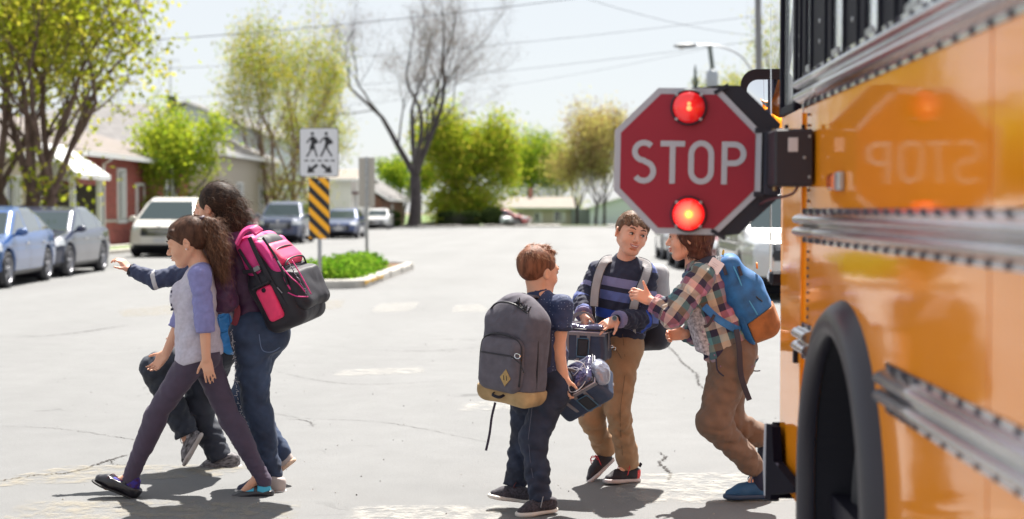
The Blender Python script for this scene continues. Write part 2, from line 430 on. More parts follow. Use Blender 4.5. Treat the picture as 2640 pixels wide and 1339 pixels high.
# worn crosswalk paint: sheets with chipped edges
def paintmat(name, col, lo):
    m = mat(name, col, .8); n, l, b = nodes(m); tc = n.new('ShaderNodeTexCoord')
    z = n.new('ShaderNodeTexNoise'); z.inputs['Scale'].default_value = 9; z.inputs['Detail'].default_value = 10; z.inputs['Roughness'].default_value = .75; l.new(tc.outputs['Object'], z.inputs['Vector'])
    r = n.new('ShaderNodeMapRange'); r.inputs[1].default_value = lo; r.inputs[2].default_value = lo + .16; r.inputs[3].default_value = 0; r.inputs[4].default_value = .42; l.new(z.outputs[0], r.inputs[0])
    # fade out towards the sheet's rim (UV-less: uses generated coords)
    s1 = n.new('ShaderNodeSeparateXYZ'); l.new(tc.outputs['Generated'], s1.inputs[0]); cur = r.outputs[0]
    for i in (0, 1):
        a = n.new('ShaderNodeMath'); a.operation = 'PINGPONG'; a.inputs[1].default_value = .5; l.new(s1.outputs[i], a.inputs[0])
        q = n.new('ShaderNodeMapRange'); q.inputs[1].default_value = 0; q.inputs[2].default_value = .1; l.new(a.outputs[0], q.inputs[0])
        k = n.new('ShaderNodeMath'); k.operation = 'MULTIPLY'; l.new(cur, k.inputs[0]); l.new(q.outputs[0], k.inputs[1]); cur = k.outputs[0]
    l.new(cur, b.inputs['Alpha']); return m
PY = paintmat('worn_yellow_paint', (.32, .28, .21), .44); PW = paintmat('worn_white_paint', (.48, .46, .42), .44)
def quad_px(name, pts, m, z=.004):
    return tag(mesh(name, [G(*p, z) for p in pts], [(0, 1, 2, 3)], m), kind='structure')
for q, m in (((( -160, 1262), (560, 1228), (700, 1196), (180, 1200)), PY), (((-60, 1400), (760, 1360), (780, 1290), (60, 1285)), PY),
             (((1560, 1300), (2060, 1295), (2040, 1215), (1620, 1222)), PW), (((860, 1400), (1320, 1380), (1310, 1300), (900, 1305)), PW),
             (((320, 818), (500, 808), (450, 785), (300, 800)), PY), (((955, 806), (1062, 802), (1085, 778), (975, 784)), PW),
             (((1165, 806), (1262, 803), (1240, 784), (1170, 788)), PW), (((780, 800), (880, 795), (890, 772), (800, 778)), PY),
             (((860, 970), (1100, 962), (1090, 945), (870, 955)), PW), (((1180, 1060), (1400, 1052), (1380, 1030), (1190, 1038)), PW)):
    quad_px('crosswalk_marking', q, m)
# long open cracks
CRK = mat('open_crack', (.035, .03, .028), .95)
rg = random.Random(5)
def crack(pts, w):
    P = spline([G(*p, .003) for p in pts], 26); vs = []
    for i, p in enumerate(P):
        T = (P[min(i + 1, len(P) - 1)] - P[max(i - 1, 0)]).normalized(); N = Vector((-T.y, T.x, 0))
        p = p + N * rg.gauss(0, .008); ww = w * rg.uniform(.1, 1) * (.3 + min(i, len(P) - 1 - i, 20) / 20)
        vs += [p + N * ww, p - N * ww * rg.uniform(.4, 1)]
    fs = [(2 * i, 2 * i + 1, 2 * i + 3, 2 * i + 2) for i in range(len(P) - 1)]
    tag(mesh('pavement_crack', vs, fs, CRK), kind='structure')
crack([(-40, 1248), (90, 1225), (180, 1218), (255, 1196), (300, 1180), (345, 1170)], .011)
crack([(300, 1180), (290, 1196), (380, 1200)], .006)
crack([(-20, 868), (120, 866), (240, 852), (330, 838)], .014)
crack([(-20, 1098), (140, 1104), (300, 1126), (380, 1140)], .004)
crack([(1690, 868), (1730, 900), (1760, 935), (1795, 965), (1800, 990), (1830, 1010)], .010)
crack([(1700, 1165), (1712, 1180), (1700, 1195), (1725, 1215), (1720, 1240)], .011)
crack([(740, 1080), (790, 1085), (810, 1100)], .006)
crack([(940, 900), (1100, 905), (1300, 890)], .007)
crack([(1230, 985), (1400, 1010), (1560, 1000), (1700, 1020)], .004)
crack([(700, 955), (900, 990), (1180, 980)], .004)
crack([(560, 1030), (760, 1075), (1000, 1090), (1300, 1150)], .003)
# loose grit
b = MB(); rg = random.Random(3)
for i in range(520):
    Y = rg.uniform(4.5, 16); x = rg.uniform(-.36, .3) * Y; s = rg.choice((.0018, .002, .003, .004)) * rg.uniform(.7, 1.3)
    z = s * .5
    b.add([(x - s, Y, z), (x, Y - s * .8, z), (x + s * 1.1, Y, z), (x, Y + s, z), (x, Y, z + s), (x, Y, z - s)], [(0, 1, 4), (1, 2, 4), (2, 3, 4), (3, 0, 4), (1, 0, 5), (2, 1, 5), (3, 2, 5), (0, 3, 5)], i % 3)
tag(b.build('gravel', None, mats=[mat('grit_dark', (.06, .055, .05), .9), mat('grit_pale', (.4, .37, .33), .9), mat('grit_mid', (.15, .14, .13), .9)]), kind='stuff')

# ---------------------------------------------------------------- the school bus (flat side plane at x = BX, running along Y)
BX = .73
def busY(px): return FPX * BX / (px - 1470)
YEL = mat('bus_yellow_paint', (.97, .31, .014), .065, spec=.6, var=(2.2, .07), bump=(2.4, .09, .02), stretch=(1, .7, 1))
RAIL = mat('aluminium_rail', (.62, .62, .66), .2, 1, var=(9, .15), bump=(3, .1, .01), stretch=(1, .3, 1))
FRAMEB = mat('black_window_frame', (.009, .009, .018), .6, spec=.15)
GLASSB = mat('bus_side_glass', (.03, .035, .045), .02, spec=1, coat=1)
CLEAR = mat('clear_glass', (.9, .95, .96), 0, trans=1, alpha=.25)
bus = thing('school_bus', 'orange yellow school bus with a shiny side, chrome rub rails and black wheel arch', 'school bus', (BX + 1.2, 1, 0))
def bpart(name, b, m, par=bus, **k):
    o = b.build(name, m, par, **k)
    if par is bus: o.matrix_parent_inverse = Matrix.Translation((-(BX + 1.2), -1, 0))
    return o
YA, RA, ZA = 3.935, .462, .61      # wheel arch centre, radius, spring height
def side_panel(y0, y1, z0, z1, tilt=0, name='side_panel', arch=False, x=BX):
    pts = [(y1, z0), (y1, z1), (y0, z1), (y0, z0)]
    if arch:
        pts += [(YA - RA, z0)] + [(YA - RA * math.cos(t), ZA + RA * math.sin(t)) for t in [math.pi * k / 28 for k in range(29)]] + [(YA + RA, z0)]
    n = len(pts); t2 = .03
    vs = [(x + tilt * (y - y0), y, z) for y, z in pts] + [(x + t2, y, z) for y, z in pts]
    fs = [tuple(range(n)), tuple(range(2 * n - 1, n - 1, -1))] + [(i, n + i, n + (i + 1) % n, (i + 1) % n) for i in range(n)]
    me = bpart(name, MB().add(vs, fs), YEL); return me
seams = [-5.0, -3.5, -2.0, -.5, 1.0, 2.58]
for a, c in zip(seams, seams[1:]): side_panel(a + .003, c - .003, .45, 1.76, .0005 * ((a * 7) % 3 - 1))
side_panel(2.586, 4.632, .45, 1.76, 0, arch=True)
side_panel(4.662, 5.17, .45, 1.72, .012, 'front_corner_panel', x=BX + .002)
bpart('seam_strip', MB().box((BX + .012, 4.647, 1.1), (.02, .028, 1.3)), FRAMEB)
bpart('seam_trim', MB().box((BX - .004, 4.625, 1.08), (.008, .02, 1.24)), YEL)
# front face, bumper, roof, far side, rear, floor
w = 2.42
b = MB().box((BX + w / 2, 5.2, 1.1), (w - .04, .06, 1.28), bev=.02); bpart('front_panel', b, YEL)
b = MB(); b.box((BX + w - .02, .1, 1.1), (.03, 10.1, 1.3)); bpart('far_side_panel', b, YEL)
b = MB().box((BX + w / 2, -5, 1.65), (w, .05, 2.3)); bpart('rear_panel', b, YEL)
b = MB().box((BX + w / 2, .1, .52), (w - .1, 10, .06)); bpart('floor', b, BLACK)
b = MB()
prof = [(BX + .0, 2.5), (BX + .03, 2.62), (BX + .12, 2.74), (BX + .4, 2.86), (BX + w / 2, 2.92), (BX + w - .4, 2.86), (BX + w - .12, 2.74), (BX + w, 2.5)]
ys = (-5.05, 5.1); n = len(prof)
b.add([(x, y, z) for y in ys for x, z in prof], [(i, i + 1, n + i + 1, n + i) for i in range(n - 1)] + [tuple(range(n)), tuple(range(2 * n - 1, n - 1, -1))])
bpart('roof', b, YEL)
# bumper: black end plate that tapers back under the corner
RBB = mat('black_bumper_rubber', (.008, .007, .014), .9, spec=.05)
b = MB()
pp = [(5.175, .38), (5.215, .375), (5.215, .645), (5.175, .648)]
b.add([(BX - .012 + o_, y, z) for o_ in (0, w + .02) for y, z in pp], [(0, 1, 2, 3), (7, 6, 5, 4)] + [(i, 4 + i, 4 + (i + 1) % 4, (i + 1) % 4) for i in range(4)])
bpart('bumper', b, RBB)
b = MB().prism([(5.19, .373), (5.17, .645), (5.03, .655), (4.985, .545), (4.52, .545), (4.52, .53), (5.04, .42), (5.06, .395)], Matrix.Translation((BX - .024, 0, 0)) @ Matrix.Rotation(R(90), 4, 'Z'), .03)
bpart('bumper_end', b, RBB)
b = MB().tube([(BX - .032, 5.205, .385), (BX - .036, 5.21, .5), (BX - .032, 5.205, .64)], .009); bpart('bumper_edge', b, mat('pale_edge', (.45, .45, .5), .5))  # pale grey tube along the front edge of the black bumper
# windows
px = [(4.60, 4.82), (4.15, 4.52), (3.68, 3.99), (3.25, 3.54), (2.80, 3.02), (2.3, 2.56), (1.8, 2.06), (1.3, 1.56), (.8, 1.06), (.3, .56)] + [(-.2 - .5 * k, .06 - .5 * k) for k in range(10)]
for a, c in px:
    p = MB().box((BX + .006, (a + c) / 2, 2.16), (.016, c - a, .70), bev=.003)
    p.box((BX - .004, c - .05, 2.16), (.008, .02, .70)); p.box((BX - .004, a + .08, 2.16), (.008, .02, .70))
    o = bpart('window_pillar', p, FRAMEB)
    for zz in (1.87, 1.93) if a > 2 else ():
        bpart('screw', MB().lathe((BX - .002, (a + c) / 2, zz + .02), (-1, 0, 0), [(-.001, .008), (.003, .006), (.004, 0)], 8), STEEL, o)
yy = [4.82] + [q for a, c in px[1:] for q in (c, a)]
for k in range(0, len(px) - 1):
    y1 = px[k][0]; y0 = px[k + 1][1]
    o = bpart('window_pane', MB().box((BX + .008, (y0 + y1) / 2, 2.15), (.004, y1 - y0 - .002, .68)), CLEAR if k < 6 else GLASSB)
    if k < 5: bpart('window_latch', MB().box((BX + .004, y0 + (y1 - y0) * .75, 1.832), (.012, (y1 - y0) * .5, .03), bev=.004), STEEL, o)
bpart('upper_side_panel', MB().box((BX + .03, .1, 2.52), (.06, 9.9, .06)), YEL)
bpart('window_sill', MB().box((BX + .025, -.2, 1.79), (.05, 9.6, .05)), RAIL)
# driver's window: see-through frame at the front corner
for nm, y0, y1, z0, z1 in (('window_frame', 5.125, 5.15, 1.72, 2.55), ('window_frame', 4.822, 4.845, 1.72, 2.55), ('window_frame', 4.846, 5.124, 1.722, 1.75)):
    bpart(nm, MB().box((BX + .012, (y0 + y1) / 2, (z0 + z1) / 2), (.03, y1 - y0, z1 - z0), bev=.004), FRAMEB)
bpart('driver_window', MB().box((BX + .012, 4.985, 2.14), (.004, .275, .77)), CLEAR)
bpart('windshield', MB().box((BX + w / 2, 5.19, 2.14), (w - .1, .006, .77)), CLEAR)
bpart('windshield_pillar', MB().box((BX + w / 2 + .1, 5.19, 2.14), (.04, .02, .77)), FRAMEB)
bpart('dashboard', MB().box((BX + w / 2 + .2, 4.95, 1.6), (w - .5, .4, .25), bev=.05), BLACK)
# rails: two rolled ridges each, riveted along both flanges
RV = MB().lathe((0, 0, 0), (-1, 0, 0), [(0, .0085), (.003, .008), (.005, .005), (.006, 0)], 8)
rvm = bpy.data.meshes.new('rivet'); rvm.from_pydata(RV.v, [], RV.f); rvm.materials.append(mat('dark_rivet', (.10, .09, .11), .5, .6))
def rail(z0, z1, y0, y1, bulge=.024):
    h = z1 - z0; pr = []
    for k in range(25):
        t = k / 24; z = z0 + h * t
        if t < .14 or t > .86: q = .004
        else:
            u = (t - .14) / .72; q = .004 + bulge * abs(math.sin(u * math.pi * 2)) ** .6
            if abs(u - .5) < .05: q = .004
        pr.append((BX - q, z))
    N = len(pr); ysr = [y0 + (y1 - y0) * i / 24 for i in range(25)]
    vs = [(x, y, z) for y in ysr for x, z in pr] + [(BX, y, z) for y in (y0, y1) for z in (z0, z1)]
    fs = [(j * N + i, j * N + i + 1, (j + 1) * N + i + 1, (j + 1) * N + i) for j in range(24) for i in range(N - 1)]
    e = 25 * N
    fs += [tuple(range(N - 1, -1, -1)) + (e, e + 1)[::1], tuple(range(24 * N, 25 * N)) + (e + 3, e + 2)]
    o = bpart('rub_rail', MB().add(vs, fs), RAIL, smooth=True)
    for p in o.data.polygons[-2:]: p.use_smooth = False
    y = y1 - .06
    while y > max(y0, .9):
        for z in (z0 + h * .07, z1 - h * .07):
            r_ = bpy.data.objects.new('rivet', rvm); r_.location = (BX - .004, y, z); link(r_, o)
        y -= .118
    return o
rail(1.715, 1.825, -4.9, 4.645, .03)
rail(1.298, 1.402, -4.9, 4.645, .03)
rail(.935, 1.048, -4.9, 3.40, .03)
rail(.935, 1.048, 4.44, 4.655, .03)
for yy_ in (4.52,):
    for k in range(9):
        for z_, dz in ((1.425, .033), (1.07, .025)):
            r_ = bpy.data.objects.new('rivet', rvm); r_.location = (-1.2 - .001, yy_ - 1, z_ + dz * k); r_.scale = (1, .6, .6); link(r_, bus)
# rubber wheel-arch flare: swept rounded band
path = [(YA + RA + .0, .40), (YA + RA, ZA - .12)] + [(YA + RA * math.cos(t), ZA + RA * math.sin(t)) for t in [math.pi * k / 36 for k in range(37)]] + [(YA - RA, ZA - .12), (YA - RA - .01, .30)]
sec = [(.0, -.01), (-.03, -.012), (-.045, 0), (-.05, .02), (-.042, .05), (-.02, .075), (.0, .085)]     # (x out, radial)
vs = []; 
for i, (y, z) in enumerate(path):
    a = path[max(i - 1, 0)]; c = path[min(i + 1, len(path) - 1)]; T = Vector((c[0] - a[0], c[1] - a[1])).normalized(); N = Vector((T.y, -T.x))
    for xo, rd in sec: vs.append((BX + xo, y + N.x * rd, z + N.y * rd))
n = len(sec); fs = [(i * n + k, i * n + k + 1, (i + 1) * n + k + 1, (i + 1) * n + k) for i in range(len(path) - 1) for k in range(n - 1)]
bpart('wheel_arch_flare', MB().add(vs, fs), mat('flare_rubber', (.022, .02, .032), .38, bump=(4, .1)), smooth=True)
# wheel well + wheel
vs = []; pth = path[1:-1]
for y, z in [(YA + (y - YA) * .992, z - (.004 if z > ZA else 0)) for y, z in [(YA + RA, .25)] + pth + [(YA - RA, .25)]]: vs += [(BX + .002, y, z), (BX + .5, y, z)]
n = len(pth) + 2
bpart('wheel_well', MB().add(vs, [(2 * i, 2 * i + 1, 2 * i + 3, 2 * i + 2) for i in range(n - 1)] + [tuple(2 * i + 1 for i in range(n))]), mat('wheel_well_black', (.01, .01, .018), .8))
whl = MB().lathe((BX + .10, YA - .03, .47), (-1, 0, 0), [(-.24, .30), (-.25, .42), (-.2, .46), (-.03, .465), (.0, .44), (.012, .38), (.0, .29), (-.02, .27)], 48)
o = bpart('wheel', whl, RUBBER, smooth=True)
bpart('rim', MB().lathe((BX + .09, YA - .03, .47), (-1, 0, 0), [(-.02, .285), (.0, .28), (-.06, .25), (-.09, .15), (-.01, .12), (.03, .1), (.05, .06), (.055, 0)], 32), mat('wheel_steel', (.14, .14, .18), .4, .6), o, smooth=True)
for k in range(8):
    t = k * math.pi / 4; bpart('lug_nut', MB().lathe((BX + .15, YA - .03 + .19 * math.cos(t), .47 + .19 * math.sin(t)), (-1, 0, 0), [(-.05, .018), (.02, .018), (.03, .012), (.03, 0)], 6), CHROME, o)
# rear wheel (mostly behind the camera) 
o = bpart('wheel', MB().lathe((BX + .06, -3.2, .47), (-1, 0, 0), [(-.24, .30), (-.25, .42), (-.2, .46), (-.03, .465), (.0, .44), (.012, .38), (.0, .29), (-.02, 0)], 32), RUBBER, smooth=True)
# small orange marker lamp with grey base
o = bpart('side_marker_lamp', MB().box((BX - .012, 4.05, 1.475), (.022, .09, .045), bev=.008), mat('amber_lens', (.9, .16, .02), .2, coat=1))
bpart('lamp_base', MB().box((BX - .01, 3.96, 1.475), (.02, .06, .05), bev=.005), STEEL, o)
# latch box, grab rod and antenna at the front corner
ant = bpart('antenna', MB().tube([W(1986, 712, 5.3), W(1987, 560, 5.3), W(1988, 300, 5.3), W(1987, 20, 5.3)], [.004, .003, .002, .0015], 6), CHROME)
bpart('antenna_mount', MB().box(W(2000, 717, 5.22), (.045, .05, .05), bev=.01), BLACK, ant)
bpart('antenna_foot', MB().lathe(W(1985, 716, 5.3), (0, 0, 1), [(-.015, 0), (-.014, .008), (-.004, .011), (.012, .009), (.03, .004)], 12), CHROME, ant)
bpart('skirt_latch', MB().box((BX - .004, 4.75, .93), (.012, .03, .05)), BLACK)
# outside mirror
MM = frame(W(1978, 275, 5.75), (1, -.10, 0), (0, -.04, 1))
mir = thing('bus_mirror', 'black framed outside mirror of the school bus above the stop sign bracket', 'mirror', MM.translation)
inv = Matrix.Translation(-MM.translation)
def rrect(w_, h_, r, n=6):
    o = []
    for cx, cz, a0 in ((w_ / 2 - r, h_ / 2 - r, 0), (-w_ / 2 + r, h_ / 2 - r, 90), (-w_ / 2 + r, -h_ / 2 + r, 180), (w_ / 2 - r, -h_ / 2 + r, 270)):
        o += [(cx + r * math.cos(R(a0 + 90 * k / n)), cz + r * math.sin(R(a0 + 90 * k / n))) for k in range(n + 1)]
    return o
def mpart(nm, b, m, **k):
    o = b.build(nm, m, mir, **k); o.matrix_parent_inverse = inv; return o
mpart('housing', MB().prism(rrect(.205, .29, .06), MM @ Matrix.Translation((0, .03, 0)), .05), BLACK)
b = MB(); MG = MM @ Matrix.Translation((0, 0, -.005)); rr = rrect(.188, .262, .05); vs = [MG @ Vector((0, -.004, 0))]
for s_ in (.5, 1): vs += [MG @ Vector((x * s_, -.004 + .012 * s_ * s_, z * s_)) for x, z in rr]
n = len(rr); b.add(vs, [(0, 1 + i, 1 + (i + 1) % n) for i in range(n)] + [(1 + i, 1 + n + i, 1 + n + (i + 1) % n, 1 + (i + 1) % n) for i in range(n)])
mpart('glass', b, mat('mirror_glass', (.86, .88, .92), .01, 1), smooth=True)
mpart('bracket', MB().tube([MM @ Vector((.05, .03, -.12)), MM @ Vector((.1, 0, -.17)), V(BX + .02, 5.25, 1.68)], .011, 8), STEEL)
mpart('arm', MB().tube([MM @ Vector((.07, .03, .1)), MM @ Vector((.1, .03, .3)), V(BX + .1, 5.3, 2.5)], .011, 8), BLACK)

# the next bus in the queue, waiting behind the camera (its front shows in the outside mirror)
bus2 = thing('school_bus', 'yellow school bus reflected in the outside mirror, waiting behind', 'school bus', (-.7, -9.5, 0))
for nm, c_, d_, m_ in (('body', (0, -4.3, 1.75), (2.35, 8, 2.3), YEL), ('hood', (0, .4, 1.15), (1.9, 1.5, .9), YEL), ('windshield', (0, -.28, 2.15), (2.1, .06, .85), GLASSB), ('bumper', (0, 1.2, .6), (2.3, .2, .3), BLACK), ('grille', (0, 1.16, 1.1), (1.2, .06, .6), BLACK), ('roof_sign', (0, -.27, 2.82), (1.4, .06, .2), WHITE)):
    MB().box(c_, d_, bev=.12 if d_[1] > 1 else .01).build(nm, m_, bus2)
for sx_ in (-1, 1):
    MB().lathe((sx_ * .75, 1.16, 1.1), (0, 1, 0), [(0, .12), (.04, .11), (.05, 0)], 16).build('headlight', mat('round_headlight', (.6, .6, .6), .1, .5), bus2)
    for yw in (.3, -6): MB().lathe((sx_ * 1.0, yw, .48), (sx_, 0, 0), [(-.25, .3), (-.2, .47), (0, .47), (.02, .3), (0, 0)], 24).build('wheel', RUBBER, bus2, smooth=True)
# ---------------------------------------------------------------- the stop arm
SY = 4.6; SC = FPX / SY
ctr = W(1772, 416.5, SY); rot = Matrix.Rotation(R(1.0), 4, 'Y')
SM = Matrix.Translation(ctr) @ Matrix.Rotation(R(-2), 4, 'Z') @ rot
stop = thing('stop_sign', 'red octagonal STOP sign with two round red lamps folded out from the bus side', 'stop sign', ctr)
inv2 = Matrix.Translation(-ctr)
def spart(nm, b, m, par=stop, **k):
    o = b.build(nm, m, par, **k)
    if par is stop: o.matrix_parent_inverse = inv2
    return o
def octo(r): a = r * math.tan(R(22.5)); return [(a, r), (-a, r), (-r, a), (-r, -a), (-a, -r), (a, -r), (r, -a), (r, a)]
r8 = 187 / SC
REDP = mat('sign_red', (.36, .012, .035), .5, var=(3, .05)); WHP = mat('sign_white', (.52, .52, .58), .5)
NAVY = mat('black_sign_frame', (.014, .014, .028), .45)
spart('border_plate', MB().prism(octo(r8), SM, .006), WHP)
spart('face', MB().prism([(x * .915, z * .915) for x, z in octo(r8)], SM @ Matrix.Translation((0, -.0045, 0)), .003), REDP)
# black housing behind, showing along the three right-hand edges
hp = [(1790, 228), (1850, 221), (1902, 221), (1920, 236), (2007, 317), (2004, 334), (1993, 341), (1993, 489), (2006, 494), (2000, 512), (1908, 600), (1862, 607), (1790, 602)]
spart('housing', MB().prism([((x - 1772) / SC, -(y - 416.5) / SC) for x, y in hp][::-1], SM @ Matrix.Translation((0, .022, 0)), .03), NAVY)
spart('edge_guard', MB().prism([(r8 * .96, -r8 * .42), (r8 * .965, r8 * .42), (r8 * 1.0, r8 * .42), (r8 * 1.0, -r8 * .42)], SM @ Matrix.Translation((0, -.006, 0)), .004), WHP)
a_ = r8 * math.tan(R(22.5))
for sgn in (1, -1):              # black gaps at the corners of the border
    spart('corner_clip', MB().box((0, 0, 0), (.012, .01, .05), M=SM @ Matrix.Translation((a_ + .006, -.002, sgn * (r8 - .002))) @ Matrix.Rotation(R(sgn * 60), 4, 'Y')), NAVY)
    spart('corner_clip', MB().box((0, 0, 0), (.03, .01, .016), M=SM @ Matrix.Translation((r8 - .006, -.004, sgn * (a_ + .005)))), NAVY)
# hinge + motor box on the bus
spart('hinge_leaf', MB().box((0, 0, 0), (.055, .012, .20), M=SM @ Matrix.Translation((r8 + .036, -.002, 0))), mat('hinge_navy', (.03, .032, .055), .5))
spart('hinge_rod', MB().cyl(W(1996, 332, SY - .1), W(1997, 492, SY - .1), .007, 10), mat('brass_hinge', (.3, .22, .12), .35, .8, var=(40, .5)))
cb = W(2049, 407, 4.42)
box_ = spart('control_box', MB().box((BX - .064, 4.50, cb.z), (.115, .2, .17), bev=.006), mat('control_box_black', (.022, .018, .028), .5, bump=(30, .1)))
spart('sticker', MB().box((BX - .064 - .004, 4.3985, cb.z + .038), (.029, .002, .042), bev=.0005), mat('sticker_white', (.6, .57, .6), .6), box_)
for dx, dz in ((.045, .063), (.03, .0), (.045, -.058)):
    spart('screw', MB().lathe((BX - .064 + dx, 4.3995, cb.z + dz), (0, -1, 0), [(0, .005), (.002, .004), (.003, 0)], 8), STEEL, box_)
for k in (-.02, .03): spart('bolt', MB().cyl((BX - .06 + k, 4.45, cb.z + .084), (BX - .06 + k, 4.45, cb.z + .10), .006, 8), BLACK, box_)
spart('cable', MB().tube(spline([V(BX - .05, 4.42, cb.z - .085), V(BX - .07, 4.42, cb.z - .11), V(BX - .13, 4.45, cb.z - .125), SM @ Vector((r8 + .0, .0, -.13))], 8), .004, 6), mat('cable_red', (.08, .01, .02), .5), stop)
# letters
def S3(x, y): return SM @ Vector(((x - 1772) / SC, -.0072, -(y - 416.5) / SC))
def arc(cx, cy, rx, ry, a0, a1, n=12): return [(cx + rx * math.cos(R(a0 + (a1 - a0) * k / n)), cy - ry * math.sin(R(a0 + (a1 - a0) * k / n))) for k in range(n + 1)]
sn = SM.to_3x3() @ Vector((0, -1, 0)); LW = 14.5 / SC
def letter(strokes):
    b = MB()
    for j, st in enumerate(strokes): b.ribbon([S3(*p) + sn * (.00012 * j) for p in st], LW, .0016, sn)
    spart('letter', b, WHP)
letter([arc(1661, 393, 23.5, 22.5, 40, 268, 16) + arc(1661, 443.5, 24.5, 24.5, 80, -145, 16)])
letter([[(1703, 372), (1765, 372)], [(1734, 371), (1734, 474)]])
letter([arc(1807, 399, 25.5, 29, 0, 180, 14) + arc(1807, 441, 25.5, 27, 180, 360, 14) + [(1832.5, 399)]])
letter([[(1866, 365), (1866, 474)], [(1866, 372), (1890, 372)] + arc(1891, 396, 23, 24, 90, -90, 14) + [(1866, 420)]])
# lamps
def lamp(cx, cy, lit):
    c = S3(cx, cy); d = sn; r = 44 / SC
    o = spart('lamp', MB().lathe(c, d, [(-.02, r * 1.04), (.012, r * 1.06), (.018, r * 1.0), (.014, r * .93)], 40), NAVY, smooth=True)
    lens = mat('red_lens_lit' if lit else 'red_lens', (.75, .01, .015), .12, coat=1)
    n, l, b = nodes(lens); tc = n.new('ShaderNodeTexCoord')
    # filament glow behind a prismatic lens
    vm = n.new('ShaderNodeVectorMath'); vm.operation = 'DISTANCE'; l.new(tc.outputs['Object'], vm.inputs[0]); vm.inputs[1].default_value = c + d * .03
    rp = n.new('ShaderNodeValToRGB'); l.new(n_scale(n, l, vm.outputs['Value'], 1 / (r * 1.12)), rp.inputs[0]); e = rp.color_ramp.elements
    if lit:
        e[0].position = .15; e[0].color = (1, .72, .08, 1); e[1].position = .3; e[1].color = (1, .22, .10, 1)
        q = e.new(.55); q.color = (1, .09, .05, 1); q = e.new(.72); q.color = (.85, .008, .008, 1); q = e.new(.98); q.color = (.45, .003, .004, 1)
        b.inputs['Emission Strength'].default_value = .62
    else:
        e[0].position = .25; e[0].color = (.9, .02, .012, 1); e[1].position = .9; e[1].color = (.25, .0, .006, 1)
        b.inputs['Emission Strength'].default_value = .26
    l.new(rp.outputs[0], b.inputs['Emission Color'])
    wv = n.new('ShaderNodeTexWave'); wv.wave_type = 'RINGS'; wv.rings_direction = 'Y'; wv.inputs['Scale'].default_value = 26; 
    mp = n.new('ShaderNodeMapping'); mp.inputs['Location'].default_value = -c; l.new(tc.outputs['Object'], mp.inputs[0]); l.new(mp.outputs[0], wv.inputs[0])
    bp = n.new('ShaderNodeBump'); bp.inputs['Strength'].default_value = .35; bp.inputs['Distance'].default_value = .002; l.new(wv.outputs[1], bp.inputs['Height']); l.new(bp.outputs[0], b.inputs['Normal'])
    spart('lens', MB().lathe(c, d, [(.010, r * .96), (.022, r * .86), (.032, r * .6), (.036, r * .3), (.037, 0)], 40), lens, o, smooth=True)
    if lit: spart('bulb', MB().lathe(c + d * .036, d, [(0, r * .17), (.006, r * .14), (.009, 0)], 16), mat('lit_bulb', (1, .8, .2), .3, emit=((1, .8, .12), .55)), o, smooth=True)
    else:
        for dz, s_ in ((.009, 5), (-.005, 7)): spart('filament', MB().lathe(c + d * .036 + V(0, 0, dz), d, [(0, s_ / SC), (.004, s_ * .8 / SC), (.005, 0)], 12), mat('faint_filament', (1, .5, .2), .3, emit=((1, .35, .12), .45)), o, smooth=True)
    for k in range(4):
        t = R(45 + 90 * k); p = c + SM.to_3x3() @ Vector((math.cos(t) * r * .98, 0, math.sin(t) * r * .98))
        spart('screw', MB().lathe(p + d * .012, d, [(0, .006), (.006, .005), (.007, 0)], 8), STEEL, o)
def n_scale(n, l, s, k):
    q = n.new('ShaderNodeMath'); q.operation = 'MULTIPLY'; l.new(s, q.inputs[0]); q.inputs[1].default_value = k; return q.outputs[0]
lamp(1772, 279, False); lamp(1777, 552, True)
